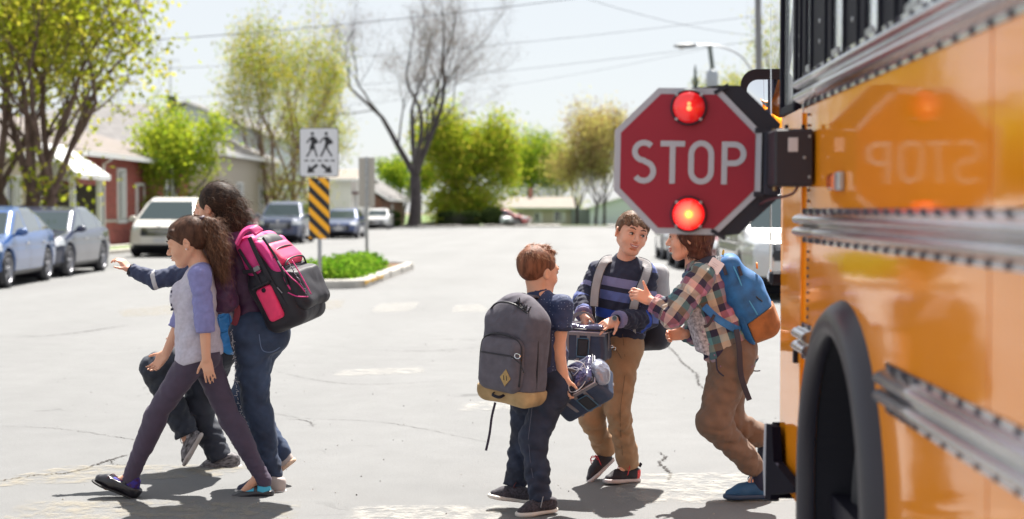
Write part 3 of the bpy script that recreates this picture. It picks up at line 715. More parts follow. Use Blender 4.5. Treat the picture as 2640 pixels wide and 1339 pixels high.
# ---------------------------------------------------------------- traffic island with two signs
KC = mat('island_concrete', (.40, .38, .35), .85, var=(4, .2), bump=(40, .4))
def kerb_island():
    x0, x1, y0, y1 = -5.5, -3.62, 25.5, 34.6
    def ring(o, z):
        r = .7 - o; p = []
        for cx, cy, a0 in ((x1 - .7, y0 + .7, 270), (x1 - .7, y1 - .7, 0), (x0 + .7, y1 - .7, 90), (x0 + .7, y0 + .7, 180)):
            p += [(cx + r * math.cos(R(a0 + 15 * k)), cy + r * math.sin(R(a0 + 15 * k)), z) for k in range(7)]
        return p
    rings = [ring(0, -.01), ring(.01, .13), ring(.03, .155), ring(.2, .16), ring(.215, .1)]; n = len(rings[0])
    t = thing('traffic_island', 'raised concrete traffic island with green ground cover below the crosswalk sign', 'traffic island', ((x0 + x1) / 2, (y0 + y1) / 2, 0))
    inv = Matrix.Translation((-(x0 + x1) / 2, -(y0 + y1) / 2, 0))
    o = mesh('kerb', sum(rings, []), [(j * n + i, j * n + (i + 1) % n, (j + 1) * n + (i + 1) % n, (j + 1) * n + i) for j in range(4) for i in range(n)], KC, t); o.matrix_parent_inverse = inv
    o = mesh('soil', ring(.21, .12), [tuple(range(n))], mat('island_mulch', (.20, .11, .06), .95, var=(14, .5), bump=(25, 1, .05)), t); o.matrix_parent_inverse = inv
    rg = random.Random(8); b = MB()
    for i in range(40):
        y = rg.uniform(y0 + .3, y0 + 2.8); b.box((x1 - .006 + rg.uniform(-.002, .01), y, .1), (.012, rg.uniform(.02, .16), rg.uniform(.02, .07)))
    for i in range(46):
        x = rg.uniform(x0 + .9, x1 - .75); b.box((x, y0 - .002, rg.uniform(.08, .13)), (rg.uniform(.02, .15), .012, rg.uniform(.015, .05)))
    o = b.build('worn_yellow_paint', mat('kerb_yellow', (.62, .36, .04), .7), t); o.matrix_parent_inverse = inv
    # joint lines across the kerb
    b = MB()
    for y in (27.5, 29.5, 31.5, 33.5): b.box((x1 - .1, y, .082), (.205, .012, .16))
    o = b.build('joint', mat('joint_dark', (.1, .09, .08), .9), t); o.matrix_parent_inverse = inv
    P, N = [], []
    rn = np.random.RandomState(4)
    for i in range(260):
        u = rn.rand(); cy = 26.4 + 5.2 * u; cx = -4.45 + rn.uniform(-.62, .62) * (1 - .25 * u); hgt = .16 + .24 * rn.rand() * (1 - .4 * abs(cx + 4.5))
        for k in range(44):
            v = rn.randn(3); v[2] = abs(v[2]); v /= np.linalg.norm(v); P.append((cx + v[0] * .17, cy + v[1] * .2, .13 + v[2] * hgt)); N.append(v)
    o = leafmesh('ground_cover', np.array(P), .045, 4, LEAFG, None); tag(o, kind='stuff')
def leafmesh(name, P, size, seed, mats, parent, elong=1.5, droop=0):
    rn = np.random.RandomState(seed); n = len(P); s = size * rn.uniform(.6, 1.35, n)[:, None]
    a = rn.randn(n, 3); a[:, 2] -= droop; a /= np.linalg.norm(a, axis=1, keepdims=True); b = rn.randn(n, 3); b -= a * (a * b).sum(1, keepdims=True); b /= np.linalg.norm(b, axis=1, keepdims=True)
    c = np.cross(a, b) * s * .18
    V_ = np.stack([P - a * s * elong * .5, P + b * s * .5 + c, P + a * s * elong * .5, P - b * s * .5 + c], 1).reshape(-1, 3)
    F = np.arange(4 * n).reshape(n, 4)
    mi = rn.choice(len(mats), n, p=None)
    o = npmesh(name, V_, F, mats, parent, mi); o.data.polygons.foreach_set('use_smooth', np.zeros(n, dtype=bool)); return o
def leafmat(name, col, tr=.5):
    m = bpy.data.materials.new(name); m.use_nodes = True; n = m.node_tree.nodes; l = m.node_tree.links; n.clear()
    d = n.new('ShaderNodeBsdfDiffuse'); t = n.new('ShaderNodeBsdfTranslucent'); x = n.new('ShaderNodeMixShader'); o = n.new('ShaderNodeOutputMaterial')
    d.inputs[0].default_value = (*col, 1); t.inputs[0].default_value = (min(1, col[0] * 1.5), min(1, col[1] * 1.45), col[2] * .8, 1); x.inputs[0].default_value = tr
    l.new(d.outputs[0], x.inputs[1]); l.new(t.outputs[0], x.inputs[2]); l.new(x.outputs[0], o.inputs[0]); return m
LEAFG = [leafmat('ground_cover_green', (.11, .21, .03)), leafmat('ground_cover_lime', (.16, .27, .04)), leafmat('ground_cover_deep', (.08, .2, .02))]
kerb_island()
def chan_post(name, label, cat, x, y, ztop):
    t = thing(name, label, cat, (x, y, .12))
    b = MB(); b.box((0, 0, (ztop - .12) / 2), (.04, .006, ztop - .12)); b.box((-.027, .012, (ztop - .12) / 2), (.018, .022, ztop - .12), bev=.003); b.box((.027, .012, (ztop - .12) / 2), (.018, .022, ztop - .12), bev=.003)
    o = b.build('post', STEEL, t)
    h = MB(); z = .05
    while z < ztop - .2: h.box((0, -.0035, z), (.014, .002, .022)); z += .05
    h.build('bolt_hole', mat('hole_dark', (.03, .03, .035), .8), o); return t
INK = mat('sign_ink_black', (.012, .011, .016), .5)
t = chan_post('crosswalk_sign', 'white crosswalk sign with two walking figures above a striped hazard board on a steel post', 'sign', -4.52, 26.3, 2.85)
def rr_(w_, h_, r_): return rrect(w_, h_, r_)
ZC = 2.425 - .12
MB().prism(rr_(.71, .88, .05), Matrix.Translation((0, -.012, ZC)), .004).build('sign_board', INK, t)
MB().prism(rr_(.685, .855, .042), Matrix.Translation((0, -.0155, ZC)), .003).build('sign_face', mat('sign_face_white', (.62, .62, .66), .5), t)
def P2(x, y): return Vector(((x - 607) / 240 * .71, -.0185, ZC - (y - 445) / 300 * .88))   # from the enlarged sign, 240 x 300 units
b = MB(); nn = (0, -1, 0); k = .71 / 240
def st(pts, w): b.ribbon([P2(*p) + V(0, -.0002 * (len(b.f) % 17), 0) for p in pts], w * k, .002, nn)
def disc(x, y, r, sx=1): b.prism([(r * k * math.cos(a) * sx, r * k * math.sin(a)) for a in [2 * math.pi * i / 20 for i in range(20)]], Matrix.Translation(P2(x, y)), .002)
def poly(pts, dz=0): b.add([P2(*p) + V(0, -.0008 - dz, 0) for p in pts], [tuple(range(len(pts)))])
disc(567, 331, 10.5); poly([(558, 350), (577, 346), (600, 372), (602, 388), (580, 396), (586, 425), (560, 432), (548, 420), (560, 388), (556, 372)], .001)
st([(562, 352), (548, 366), (533, 388)], 9); st([(572, 352), (588, 372), (600, 384)], 14)
st([(560, 425), (546, 452), (531, 472)], 10); st([(578, 422), (588, 446), (595, 473)], 10)
disc(652, 331, 10.5); poly([(640, 350), (662, 347), (688, 374), (694, 390), (668, 398), (656, 420), (638, 416), (646, 385), (642, 368)], .001)
st([(646, 352), (630, 364), (612, 388)], 9); st([(656, 352), (674, 370), (688, 384)], 14); st([(648, 410), (634, 440), (618, 471)], 12); st([(652, 408), (668, 440), (686, 470)], 11)
for x in (517, 557, 599, 640, 679): st([(x, 496), (x + 25, 496)], 8)
for sgn in (-1, 1):
    c = 610; f = lambda x, y: (c + sgn * (x - c), y)
    poly([f(616, 528), f(628, 514), f(662, 540), f(676, 524), f(686, 571), f(636, 569), f(650, 554)], .002)
for q in (-.3, .3): MB().lathe((0, -.018, ZC + q * 1.25), (0, -1, 0), [(0, .009), (.003, .008), (.004, 0)], 10).build('bolt', STEEL, t)
b.build('pictogram', INK, t)
# hazard board: yellow with black diagonal bars as separate print
hb0, hb1 = .87 - .12, 1.965 - .12; hw = .37
MB().prism([(-hw / 2, hb0), (hw / 2, hb0), (hw / 2, hb1), (-hw / 2, hb1)], Matrix.Translation((0, -.012, 0)), .004).build('hazard_board', mat('hazard_yellow', (.92, .42, .01), .5), t)
def clip(poly_, f):
    out = []
    for i in range(len(poly_)):
        a, c = poly_[i], poly_[(i + 1) % len(poly_)]; fa, fc = f(a), f(c)
        if fa >= 0: out.append(a)
        if fa * fc < 0: u = fa / (fa - fc); out.append((a[0] + (c[0] - a[0]) * u, a[1] + (c[1] - a[1]) * u))
    return out
kz = 0
for i in range(-2, 8):
    z0 = hb1 - .04 - i * .262; rect = [(-hw / 2, hb0), (hw / 2, hb0), (hw / 2, hb1), (-hw / 2, hb1)]
    g = lambda p: p[1] + p[0] * .98
    q = clip(clip(rect, lambda p: z0 - g(p)), lambda p: g(p) - (z0 - .13))
    if len(q) > 2: MB().prism(q, Matrix.Translation((0, -.0155, 0)), .002).build('black_stripe', INK, t)
for z in (hb1 - .08, hb0 + .1): MB().lathe((0, -.017, z), (0, -1, 0), [(0, .016), (.003, .014), (.004, 0)], 12).build('bolt', STEEL, t)
t = chan_post('sign_post', 'grey metal post carrying a narrow sign board seen from its blank back', 'sign', -4.5, 32.3, 2.56)
MB().box((0, .035, 2.0 - .12), (.36, .005, 1.09), bev=.002).build('blank_sign_board', mat('bare_aluminium_back', (.42, .39, .36), .6, .2), t)

# ---------------------------------------------------------------- houses along the left side and at the far end of the street
SH = lambda nm, c: mat(nm, c, .9, var=(9, .16), bump=(25, .6, .02))
def siding(nm, c):
    m = mat(nm, c, .65); n, l, b = nodes(m); tc = n.new('ShaderNodeTexCoord'); w = n.new('ShaderNodeTexWave'); w.bands_direction = 'Z'; w.wave_profile = 'SAW'; w.inputs['Scale'].default_value = 1.5
    l.new(tc.outputs['Object'], w.inputs[0]); bp = n.new('ShaderNodeBump'); bp.inputs['Distance'].default_value = .03; bp.inputs['Strength'].default_value = .6; l.new(w.outputs[1], bp.inputs['Height']); l.new(bp.outputs[0], b.inputs['Normal']); return m
def facade(n, l):              # along the wall, up the wall
    tc = n.new('ShaderNodeTexCoord'); s = n.new('ShaderNodeSeparateXYZ'); l.new(tc.outputs['Object'], s.inputs[0]); a = n.new('ShaderNodeMath'); l.new(s.outputs[0], a.inputs[0]); l.new(s.outputs[1], a.inputs[1])
    c = n.new('ShaderNodeCombineXYZ'); l.new(a.outputs[0], c.inputs[0]); l.new(s.outputs[2], c.inputs[1]); return c
def brickm(nm, c, mort=(.3, .24, .2)):
    m = mat(nm, c, .85); n, l, b = nodes(m); mp = facade(n, l)
    t_ = n.new('ShaderNodeTexBrick'); l.new(mp.outputs[0], t_.inputs[0]); t_.inputs['Color1'].default_value = (*c, 1); t_.inputs['Color2'].default_value = (*[x * .7 for x in c], 1); t_.inputs['Mortar'].default_value = (*mort, 1)
    t_.inputs['Scale'].default_value = 2.6; t_.inputs['Mortar Size'].default_value = .012; l.new(t_.outputs[0], b.inputs['Base Color']); return m
def shingles(nm, c):
    m = mat(nm, c, .9); n, l, b = nodes(m); t_ = n.new('ShaderNodeTexBrick'); mp = facade(n, l); l.new(mp.outputs[0], t_.inputs[0])
    t_.inputs['Color1'].default_value = (*c, 1); t_.inputs['Color2'].default_value = (*[x * .78 for x in c], 1); t_.inputs['Mortar'].default_value = (*[x * .6 for x in c], 1); t_.inputs['Scale'].default_value = 1.6; t_.inputs['Mortar Size'].default_value = .02
    l.new(t_.outputs[0], b.inputs['Base Color']); return m
TRIM = mat('house_trim_white', (.74, .74, .74), .5); WGL = mat('house_window_glass', (.05, .06, .07), .05, spec=.8, coat=.6); DARK = mat('shadowed_interior', (.03, .025, .03), .9)
def rel(o, t): o.matrix_parent_inverse = Matrix.Translation(-t.location); return o
def house(label, x0, x1, y0, y1, ze, zr, axis, wm, rm, hip=0, over=.35, z0=-.05, wins=(), doors=(), name='house', cat='house', fascia=TRIM, base=None):
    t = thing(name, label, cat, ((x0 + x1) / 2, (y0 + y1) / 2, z0))
    def put(nm, b, m, p=None, **k):
        o = b.build(nm, m, p or t, **k)
        if p is None: rel(o, t)
        return o
    b = MB(); b.box(((x0 + x1) / 2, (y0 + y1) / 2, (z0 + ze) / 2), (x1 - x0, y1 - y0, ze - z0))
    if not hip:
        if axis == 'y': b.add([(x0, y, ze) for y in (y0, y1)] + [(x1, y, ze) for y in (y0, y1)] + [((x0 + x1) / 2, y, zr - .12) for y in (y0, y1)], [(0, 2, 4), (3, 1, 5)])
        else: b.add([(x, y0, ze) for x in (x0, x1)] + [(x, y1, ze) for x in (x0, x1)] + [(x, (y0 + y1) / 2, zr - .12) for x in (x0, x1)], [(2, 0, 4), (1, 3, 5)])
    put('wall', b, wm)
    if base: put('foundation', MB().box(((x0 + x1) / 2, (y0 + y1) / 2, z0 + .35), (x1 - x0 + .06, y1 - y0 + .06, .7)), base)
    X0, X1, Y0, Y1 = x0 - over, x1 + over, y0 - over, y1 + over; zz = ze - .02
    if axis == 'y': mx = (x0 + x1) / 2; r0, r1 = (mx, Y0 + hip, zr), (mx, Y1 - hip, zr)
    else: my = (y0 + y1) / 2; r0, r1 = (X0 + hip, my, zr), (X1 - hip, my, zr)
    c = [(X0, Y0, zz), (X1, Y0, zz), (X1, Y1, zz), (X0, Y1, zz)]
    if axis == 'y': fs = [(1, 2, 5, 4), (3, 0, 4, 5), (0, 1, 4), (2, 3, 5)]
    else: fs = [(0, 1, 5, 4), (2, 3, 4, 5), (1, 2, 5), (3, 0, 4)]
    th = .1; vs = c + [r0, r1]
    if not hip: fs = fs[:2]
    vs2 = vs + [(x, y, z + th) for x, y, z in vs]
    F = [tuple(i + 6 for i in f) for f in fs] + [tuple(reversed(f)) for f in fs]
    rf = put('roof', MB().add(vs2, F), rm)
    e = MB(); L = .16
    edges = [(0, 1), (1, 2), (2, 3), (3, 0)] if hip else ([(1, 2), (3, 0), (0, 4), (4, 1), (2, 5), (5, 3)] if axis == 'y' else [(0, 1), (2, 3), (1, 5), (5, 2), (3, 4), (4, 0)])
    for a, d in edges:
        A, D = Vector(vs[a]), Vector(vs[d]); dn = (D - A).normalized(); up = V(0, 0, 1); nn_ = dn.cross(up); nn_ = nn_.normalized() * .02
        A2, D2 = A + V(0, 0, -.06), D + V(0, 0, -.06)
        e.add([A2 - nn_, D2 - nn_, D2 - nn_ + up * L * 1.05, A2 - nn_ + up * L * 1.05, A2 + nn_, D2 + nn_, D2 + nn_ + up * L * 1.05, A2 + nn_ + up * L * 1.05], [(0, 1, 2, 3), (7, 6, 5, 4), (0, 4, 5, 1), (3, 2, 6, 7)])
    put('fascia', e, fascia, rf if False else None)
    for w_ in wins:              # (face '+x' or '-y', along, z, width, height)
        f, a, z, ww, hh = w_
        if f == '+x': M_ = Matrix.Translation((x1, a, z)) @ Matrix.Rotation(R(90), 4, 'Z')
        else: M_ = Matrix.Translation((a, y0, z))
        fb = MB()
        for dx, dz, sw, sh in ((-ww / 2, 0, .1, hh + .1), (ww / 2, 0, .1, hh + .1), (0, hh / 2, ww, .1), (0, -hh / 2, ww + .2, .12), (0, 0, .06, hh)):
            fb.box((0, 0, 0), (sw, .09, sh), M=M_ @ Matrix.Translation((dx, -.03, dz)))
        fr = put('window', fb, TRIM); put('pane', MB().box((0, 0, 0), (ww, .03, hh), M=M_ @ Matrix.Translation((0, -.012, 0))), WGL, fr)
        fr2 = MB().box((0, 0, 0), (ww * .3, .02, hh * .9), M=M_ @ Matrix.Translation((ww * .3, -.034, 0)))
        put('curtain', fr2, mat('curtain_cloth', (.5, .5, .48), .8), fr)
    for f, a, z, ww, hh, dm in doors:
        M_ = Matrix.Translation((x1, a, z)) @ Matrix.Rotation(R(90), 4, 'Z') if f == '+x' else Matrix.Translation((a, y0, z))
        d_ = put('door', MB().box((0, 0, 0), (ww, .08, hh), M=M_ @ Matrix.Translation((0, -.02, 0))), dm)
        put('door_frame', MB().box((0, 0, 0), (.09, .12, hh + .1), M=M_ @ Matrix.Translation((-ww / 2, -.03, 0))).box((0, 0, 0), (.09, .12, hh + .1), M=M_ @ Matrix.Translation((ww / 2, -.03, 0))).box((0, 0, 0), (ww, .12, .1), M=M_ @ Matrix.Translation((0, -.03, hh / 2))), TRIM, d_)
        put('handle', MB().box((0, 0, 0), (.03, .06, .12), M=M_ @ Matrix.Translation((ww * .38, -.08, -.05))), STEEL, d_)
    return t, put
BR = brickm('red_brick', (.34, .065, .05)); PINKR = shingles('pinkish_beige_shingles', (.20, .17, .155)); GREYR = shingles('grey_shingles', (.20, .19, .19)); BEIGER = shingles('beige_shingles', (.27, .235, .20))
CREAM = siding('cream_siding', (.58, .5, .36)); WSID = siding('white_siding', (.68, .68, .66)); BSID = siding('pale_blue_siding', (.50, .56, .62))
t, put = house('cream sided bungalow behind the big maple at the left edge', -25, -16.3, 33.5, 44.6, 2.95, 4.4, 'y', CREAM, PINKR, hip=2.5, wins=(('+x', 42.2, 1.75, 1.2, 1.2),), doors=(('+x', 44.0, 1.05, .8, 2.1, mat('dark_door', (.05, .05, .06), .6)),), name='bungalow')
put('downspout', MB().tube([(-16.2, 43.2, 2.9), (-16.2, 43.2, .2)], .05), TRIM)
# white gabled carport
t = thing('carport', 'small white gabled carport between the cream bungalow and the red brick house', 'carport', (-16.6, 46, 0))
for x in (-17.7, -15.55): rel(MB().box((x, 45.3, 1.2), (.16, .16, 2.4), bev=.01).build('post', TRIM, t), t)
for x in (-17.7, -15.55): rel(MB().box((x, 47.9, 1.2), (.16, .16, 2.4), bev=.01).build('post', TRIM, t), t)
rel(MB().add([(-17.9, 45.25, 2.4), (-15.4, 45.25, 2.4), (-16.65, 45.25, 3.25), (-17.9, 45.32, 2.4), (-15.4, 45.32, 2.4), (-16.65, 45.32, 3.25)], [(0, 1, 2), (5, 4, 3)]).build('gable', WSID, t), t)
rel(MB().box((-16.65, 45.3, 2.36), (2.4, .14, .16)).build('beam', TRIM, t), t)
rel(MB().add([(-18.05, 45, 2.35), (-16.65, 45, 3.35), (-15.25, 45, 2.35), (-18.05, 48.2, 2.35), (-16.65, 48.2, 3.35), (-15.25, 48.2, 2.35)] + [(-18.05, 45, 2.5), (-16.65, 45, 3.5), (-15.25, 45, 2.5), (-18.05, 48.2, 2.5), (-16.65, 48.2, 3.5), (-15.25, 48.2, 2.5)], [(0, 1, 4, 3), (1, 2, 5, 4), (9, 10, 7, 6), (10, 11, 8, 7), (0, 6, 7, 1), (1, 7, 8, 2), (2, 8, 11, 5), (0, 3, 9, 6)]).build('roof', TRIM, t), t)
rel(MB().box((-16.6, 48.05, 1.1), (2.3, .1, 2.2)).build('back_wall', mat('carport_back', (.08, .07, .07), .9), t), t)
t, put = house('red brick bungalow with a beige roof, white downspout and white trimmed windows', -26.5, -16.5, 48.6, 63, 3.25, 4.95, 'y', BR, PINKR, hip=3.5, over=.55,
      wins=(('+x', 53.3, 1.9, .85, 1.9), ('+x', 59.8, 1.9, 1.6, 1.4)), doors=(('+x', 55.6, 1.25, .9, 2.2, mat('brown_door', (.16, .05, .05), .5)),), name='brick_house', base=mat('brick_base', (.22, .06, .05), .9, var=(5, .3)))
put('downspout', MB().tube([(-16.0, 50.6, 3.15), (-16.35, 50.9, 3.0), (-16.4, 51, 2.8), (-16.4, 51, .1)], .06), TRIM)
put('sill_band', MB().box((-16.47, 55.5, .98), (.08, 13, .1)), mat('stone_band', (.4, .36, .32), .8))
put('porch_post', MB().box((-15.6, 56.9, 1.7), (.14, .14, 2.9), bev=.01), TRIM)
st_ = put('front_step', MB().box((-15.9, 55.8, .25), (1.2, 2.4, .5), bev=.02), mat('step_grey', (.14, .13, .14), .9))
put('stair_rail', MB().tube([(-15.3, 54.7, .5), (-15.3, 54.7, 1.3), (-14.7, 54.7, .9), (-14.7, 54.7, .1)], .03), TRIM)
t, put = house('big grey shingled hip roof house with a chimney behind the brick bungalow', -30, -15.9, 66, 79, 3.9, 6.55, 'x', mat('tan_render', (.45, .4, .33), .8), GREYR, hip=5.5, wins=(('+x', 70, 2, 1.2, 1.3), ('+x', 75, 2, 1.2, 1.3)))
for cx, cy in ((-24, 72.2), (-19.8, 72.5)):
    c = put('chimney', MB().box((cx, cy, 6.6), (.35, .35, .7)), mat('chimney_dark', (.06, .06, .08), .8)); put('cap', MB().box((cx, cy, 6.98), (.45, .45, .08)), BLACK, c)
m_ = thing('tv_antenna', 'thin lattice television mast rising above the grey roof', 'antenna', (-20.3, 74, .1))
b = MB(); 
for k in range(3): b.tube([V(-20.3 + .12 * math.cos(k * 2.1), 74 + .12 * math.sin(k * 2.1), .1), V(-20.3 + .05 * math.cos(k * 2.1), 74 + .05 * math.sin(k * 2.1), 9.0)], .012, 4)
b.build('mast', STEEL, m_).matrix_parent_inverse = Matrix.Translation((20.3, -74, -.1))
b = MB()
for z in (8.6, 8.9, 9.0): b.tube([(-20.8, 74, z), (-19.8, 74, z)], .012, 4)
b.build('aerial', STEEL, m_).matrix_parent_inverse = Matrix.Translation((20.3, -74, -.1))
t, put = house('tall pale blue house with a white gable edge behind the yellow green birches', -26, -17.6, 83, 97, 5.6, 7.5, 'y', BSID, GREYR, over=.5, wins=(('-y', -19.3, 4.3, .9, 1.2), ('+x', 88, 2, 1.4, 1.3), ('-y', -19.5, 1.8, 1.2, 1.2)))
put('porch_roof', MB().prism([(-19.2, 2.9), (-14.9, 2.75), (-14.9, 2.9), (-19.2, 3.9)], Matrix.Translation((0, 82, 0)), 3), BEIGER)
for x in (-16.8, -15.1): put('porch_post', MB().box((x, 80.7, 1.4), (.16, .16, 2.8)), TRIM)
t, put = house('white cottage with a flat bright roof edge behind the blank sign back', -17.5, -14.7, 98, 108, 3.35, 4.1, 'x', siding('cottage_white', (.75, .73, .68)), BEIGER, over=.5, wins=(('+x', 100, 1.8, .8, 1.1),), doors=(('+x', 104, 1.2, .9, 2.1, TRIM),), name='cottage')
put('awning', MB().box((-14.4, 99.5, 2.5), (.9, 2.5, .12)), mat('awning_maroon', (.1, .02, .02), .7))
t, put = house('low brown walled house with a grey roof left of the bare tree', -19, -14.4, 112, 126, 2.1, 3.9, 'y', mat('brown_cladding', (.20, .10, .07), .85, var=(3, .2)), GREYR, over=.6, z0=-.3, wins=(('+x', 118, 1.3, 1, .9),))
t, put = house('beige roofed bungalow with a carport at the far end of the street', -8.2, .2, 165, 176, 1.55, 2.75, 'x', mat('beige_wall', (.42, .38, .3), .85), BEIGER, hip=.5, over=.7, z0=-.65, wins=(('-y', -1.2, .6, 1.2, 1.2), ('-y', -3.6, .5, .8, 1.1)), doors=(('-y', -6, .2, 1.2, 1.9, DARK),), name='bungalow')
put('chimney', MB().box((-4.6, 170, 3.2), (.45, .45, 1.3)), mat('chimney_red', (.36, .16, .12), .9))
put('side_wall', MB().box((1.2, 166.5, .4), (2.2, 4, 2.1)), mat('grey_wall', (.2, .22, .22), .9))
t, put = house('white low house behind the slim tan trees at the far end', 2.2, 9.5, 160, 172, 1.5, 2.75, 'y', siding('far_white_siding', (.6, .64, .7)), GREYR, over=.3, z0=-.65, wins=(('-y', 6.6, .4, .8, .9),))
put('roof_vent', MB().box((8, 164, 2.6), (.3, .3, .4)), TRIM)

# ---------------------------------------------------------------- trees
def tree(label, x, y, h, r, spread, seed, leaves=None, lsize=.1, nleaf=3000, fork=.25, depth=5, up=.35, z0=0, name='tree', stems=1, lean=(0, 0), barkc=(.10, .08, .075), cx=0, lel=1.5, droop=0, leafspread=.25, low=0, kids=3, group=None, cat='tree', ltw=None):
    rg = random.Random(seed); t = thing(name, label, cat, (x, y, z0), group=group); b = MB(); tips = []
    maxr = spread
    def grow(p, d, L, rad, dep):
        n = 4 if dep > 1 else 3; pts = [p]; q = Vector(p); dd = Vector(d)
        wob = .16 if dep >= depth - 1 else .3
        for i in range(n):
            dd = (dd + V(rg.gauss(0, wob), rg.gauss(0, wob), rg.gauss(0, wob * .5) + (up * .25 if dep < depth else 0) - (droop * .25 if dep <= 1 else 0)) * .5).normalized(); q = q + dd * L / n; pts.append(q.copy())
        r1 = rad * (.62 if dep else .3); b.tube(pts, [rad + (r1 - rad) * i / n for i in range(n + 1)], 8 if dep >= depth - 1 else (5 if dep > 2 else 3), cap=False)
        if dep <= 2: tips.extend([(p_, dep) for p_ in pts[1:]])
        if dep <= 0: return
        k = kids if dep > 1 else kids + 1
        for i in range(k):
            u = rg.uniform(.35, 1) if i else 1; src = pts[min(n, max(1, round(u * n)))]
            az = rg.uniform(0, 2 * math.pi); sp = rg.uniform(.35, .95) if i else rg.uniform(.05, .45)
            o = dd.orthogonal().normalized(); o2 = dd.cross(o); nd = (dd * math.cos(sp) + (o * math.cos(az) + o2 * math.sin(az)) * math.sin(sp)); nd.z += up * .3; nd.normalize()
            e = src + nd * L * .7; hx = math.hypot(e.x, e.y)
            if hx > maxr: nd = (nd + V(-e.x / hx, -e.y / hx, .4) * .7).normalized()
            grow(src, nd, L * rg.uniform(.6, .82), r1 * (.95 if i == 0 else rg.uniform(.5, .75)), dep - 1)
    fz = h * fork
    for s_ in range(stems):
        a = rg.uniform(0, 6.28) if stems > 1 else 0; tilt = .32 if stems > 1 else .02
        p0 = V(math.cos(a) * r * .5 * (stems > 1), math.sin(a) * r * .5 * (stems > 1), -.1)
        d = V(lean[0] + math.cos(a) * tilt, lean[1] + math.sin(a) * tilt, 1).normalized()
        pts = [p0]; q = p0.copy()
        for i in range(4): q = q + (d + V(rg.gauss(0, .05), rg.gauss(0, .05), 0)) * (fz + .1) / 4; pts.append(q.copy())
        rr = r / math.sqrt(stems); b.tube(pts, [rr * 1.35, rr * 1.08, rr, rr * .95, rr * .92], 10, cap=False)
        nb = kids + 1
        for i in range(nb):
            az = 6.28 * i / nb + rg.uniform(-.5, .5) + a; sp = rg.uniform(.25, .75) * (1 + .3 * (stems == 1))
            nd = V(math.cos(az) * math.sin(sp), math.sin(az) * math.sin(sp), math.cos(sp)); nd = (nd + d * .3).normalized()
            grow(q, nd, (h - fz) * rg.uniform(.34, .44), rr * rg.uniform(.5, .66), depth - 1)
        for i in range(low):
            u = rg.uniform(.35, 1); az = rg.uniform(0, 6.28); grow(pts[max(1, int(u * 4))], V(math.cos(az), math.sin(az), .45).normalized(), h * .16, rr * .3, 2)
    # bring the crown to the wanted height and width
    zs = sorted(v[2] for v in b.v); zt = zs[int(len(zs) * .995)]; rs = sorted(math.hypot(v[0], v[1]) for v in b.v); rt = rs[int(len(rs) * .985)]
    kz = h / zt; kr = spread / rt
    def T(v):
        v = Vector(v); f = max(0, min(1, (v.z - fz * .6) / (h * .3))); k_ = 1 + (kr - 1) * f
        zz = v.z if v.z < fz * .7 else fz * .7 + (v.z - fz * .7) * (h - fz * .7) / (zt - fz * .7); return (v.x * k_ + cx * max(0, zz - fz) / h, v.y * k_, zz)
    b.v = [T(v) for v in b.v]; tips = [(T(p), dp) for p, dp in tips]
    b.build('trunk', mat(name + '_bark', barkc, .9, var=(6, .35), bump=(12, .8, .03), stretch=(1, 1, .3)), t, smooth=True)
    if leaves and tips:
        rn = np.random.RandomState(seed); A = np.array([p for p, dp in tips]); ii = rn.randint(0, len(A), nleaf)
        P = A[ii] + rn.randn(nleaf, 3) * leafspread * np.array([1, 1, .8]); P[:, 2] -= np.abs(rn.randn(nleaf)) * droop * .5
        P = P[P[:, 2] > .25]
        leafmesh('crown', P, lsize, seed, leaves, t, elong=lel, droop=droop * 2)
    return t
LY = [leafmat('maple_leaf_lime', (.28, .32, .05), .5), leafmat('maple_leaf_olive', (.22, .26, .03), .55), leafmat('maple_leaf_gold', (.36, .34, .07), .55)]
LB = [leafmat('birch_leaf_olive', (.26, .27, .06), .5), leafmat('birch_leaf_gold', (.34, .31, .07), .5), leafmat('birch_leaf_green', (.18, .25, .05), .5)]
LG = [leafmat('bright_leaf_green', (.17, .26, .035), .5), leafmat('bright_leaf_lime', (.30, .36, .04), .5), leafmat('deep_leaf_green', (.07, .14, .02), .4)]
LT = [leafmat('tan_bud', (.42, .34, .19), .4), leafmat('tan_leaf', (.38, .38, .16), .5), leafmat('brown_bud', (.22, .14, .10), .3)]
LR = [leafmat('reddish_twig', (.16, .10, .085), .2), leafmat('grey_twig', (.15, .13, .12), .2)]
LD = [leafmat('dark_hedge_green', (.03, .05, .02), .2), leafmat('dark_hedge_olive', (.05, .07, .025), .2)]
tree('large maple with fresh yellow green leaves and forked brown trunk behind the parked blue cars', -14.75, 39.5, 9.4, .32, 3.9, 23, LY, .115, 12500, fork=.2, depth=5, stems=3, up=.3, low=1, barkc=(.13, .085, .07), leafspread=.42, name='maple_tree')
tree('small round maple with dense lime leaves in front of the red brick bungalow', -15.5, 57, 5.5, .09, 1.75, 12, LG[:2] + [LY[0]], .10, 15000, fork=.2, depth=4, low=6, leafspread=.34, name='maple_tree')
tree('tall airy birch clump with thin yellow green foliage behind the striped hazard board', -14.95, 75, 12.0, .20, 3.3, 31, LB, .085, 14500, fork=.16, depth=5, up=.7, stems=3, low=5, droop=.35, leafspread=.36, barkc=(.2, .13, .09), name='birch_tree')
tree('slim birch with gold catkins right of the crosswalk sign', -13.6 - 1.2, 83, 9.5, .12, 2.2, 37, LB, .085, 9000, fork=.16, depth=5, up=.7, low=4, droop=.35, leafspread=.36, barkc=(.2, .13, .09), name='birch_tree')
tree('huge bare tree with wide spreading dark limbs and fine twigs', -12.6, 118, 19.5, .47, 7.4, 43, LR, .022, 13000, fork=.21, depth=6, up=.22, cx=1.6, kids=3, leafspread=.4, lel=16, barkc=(.06, .05, .055), name='bare_tree')
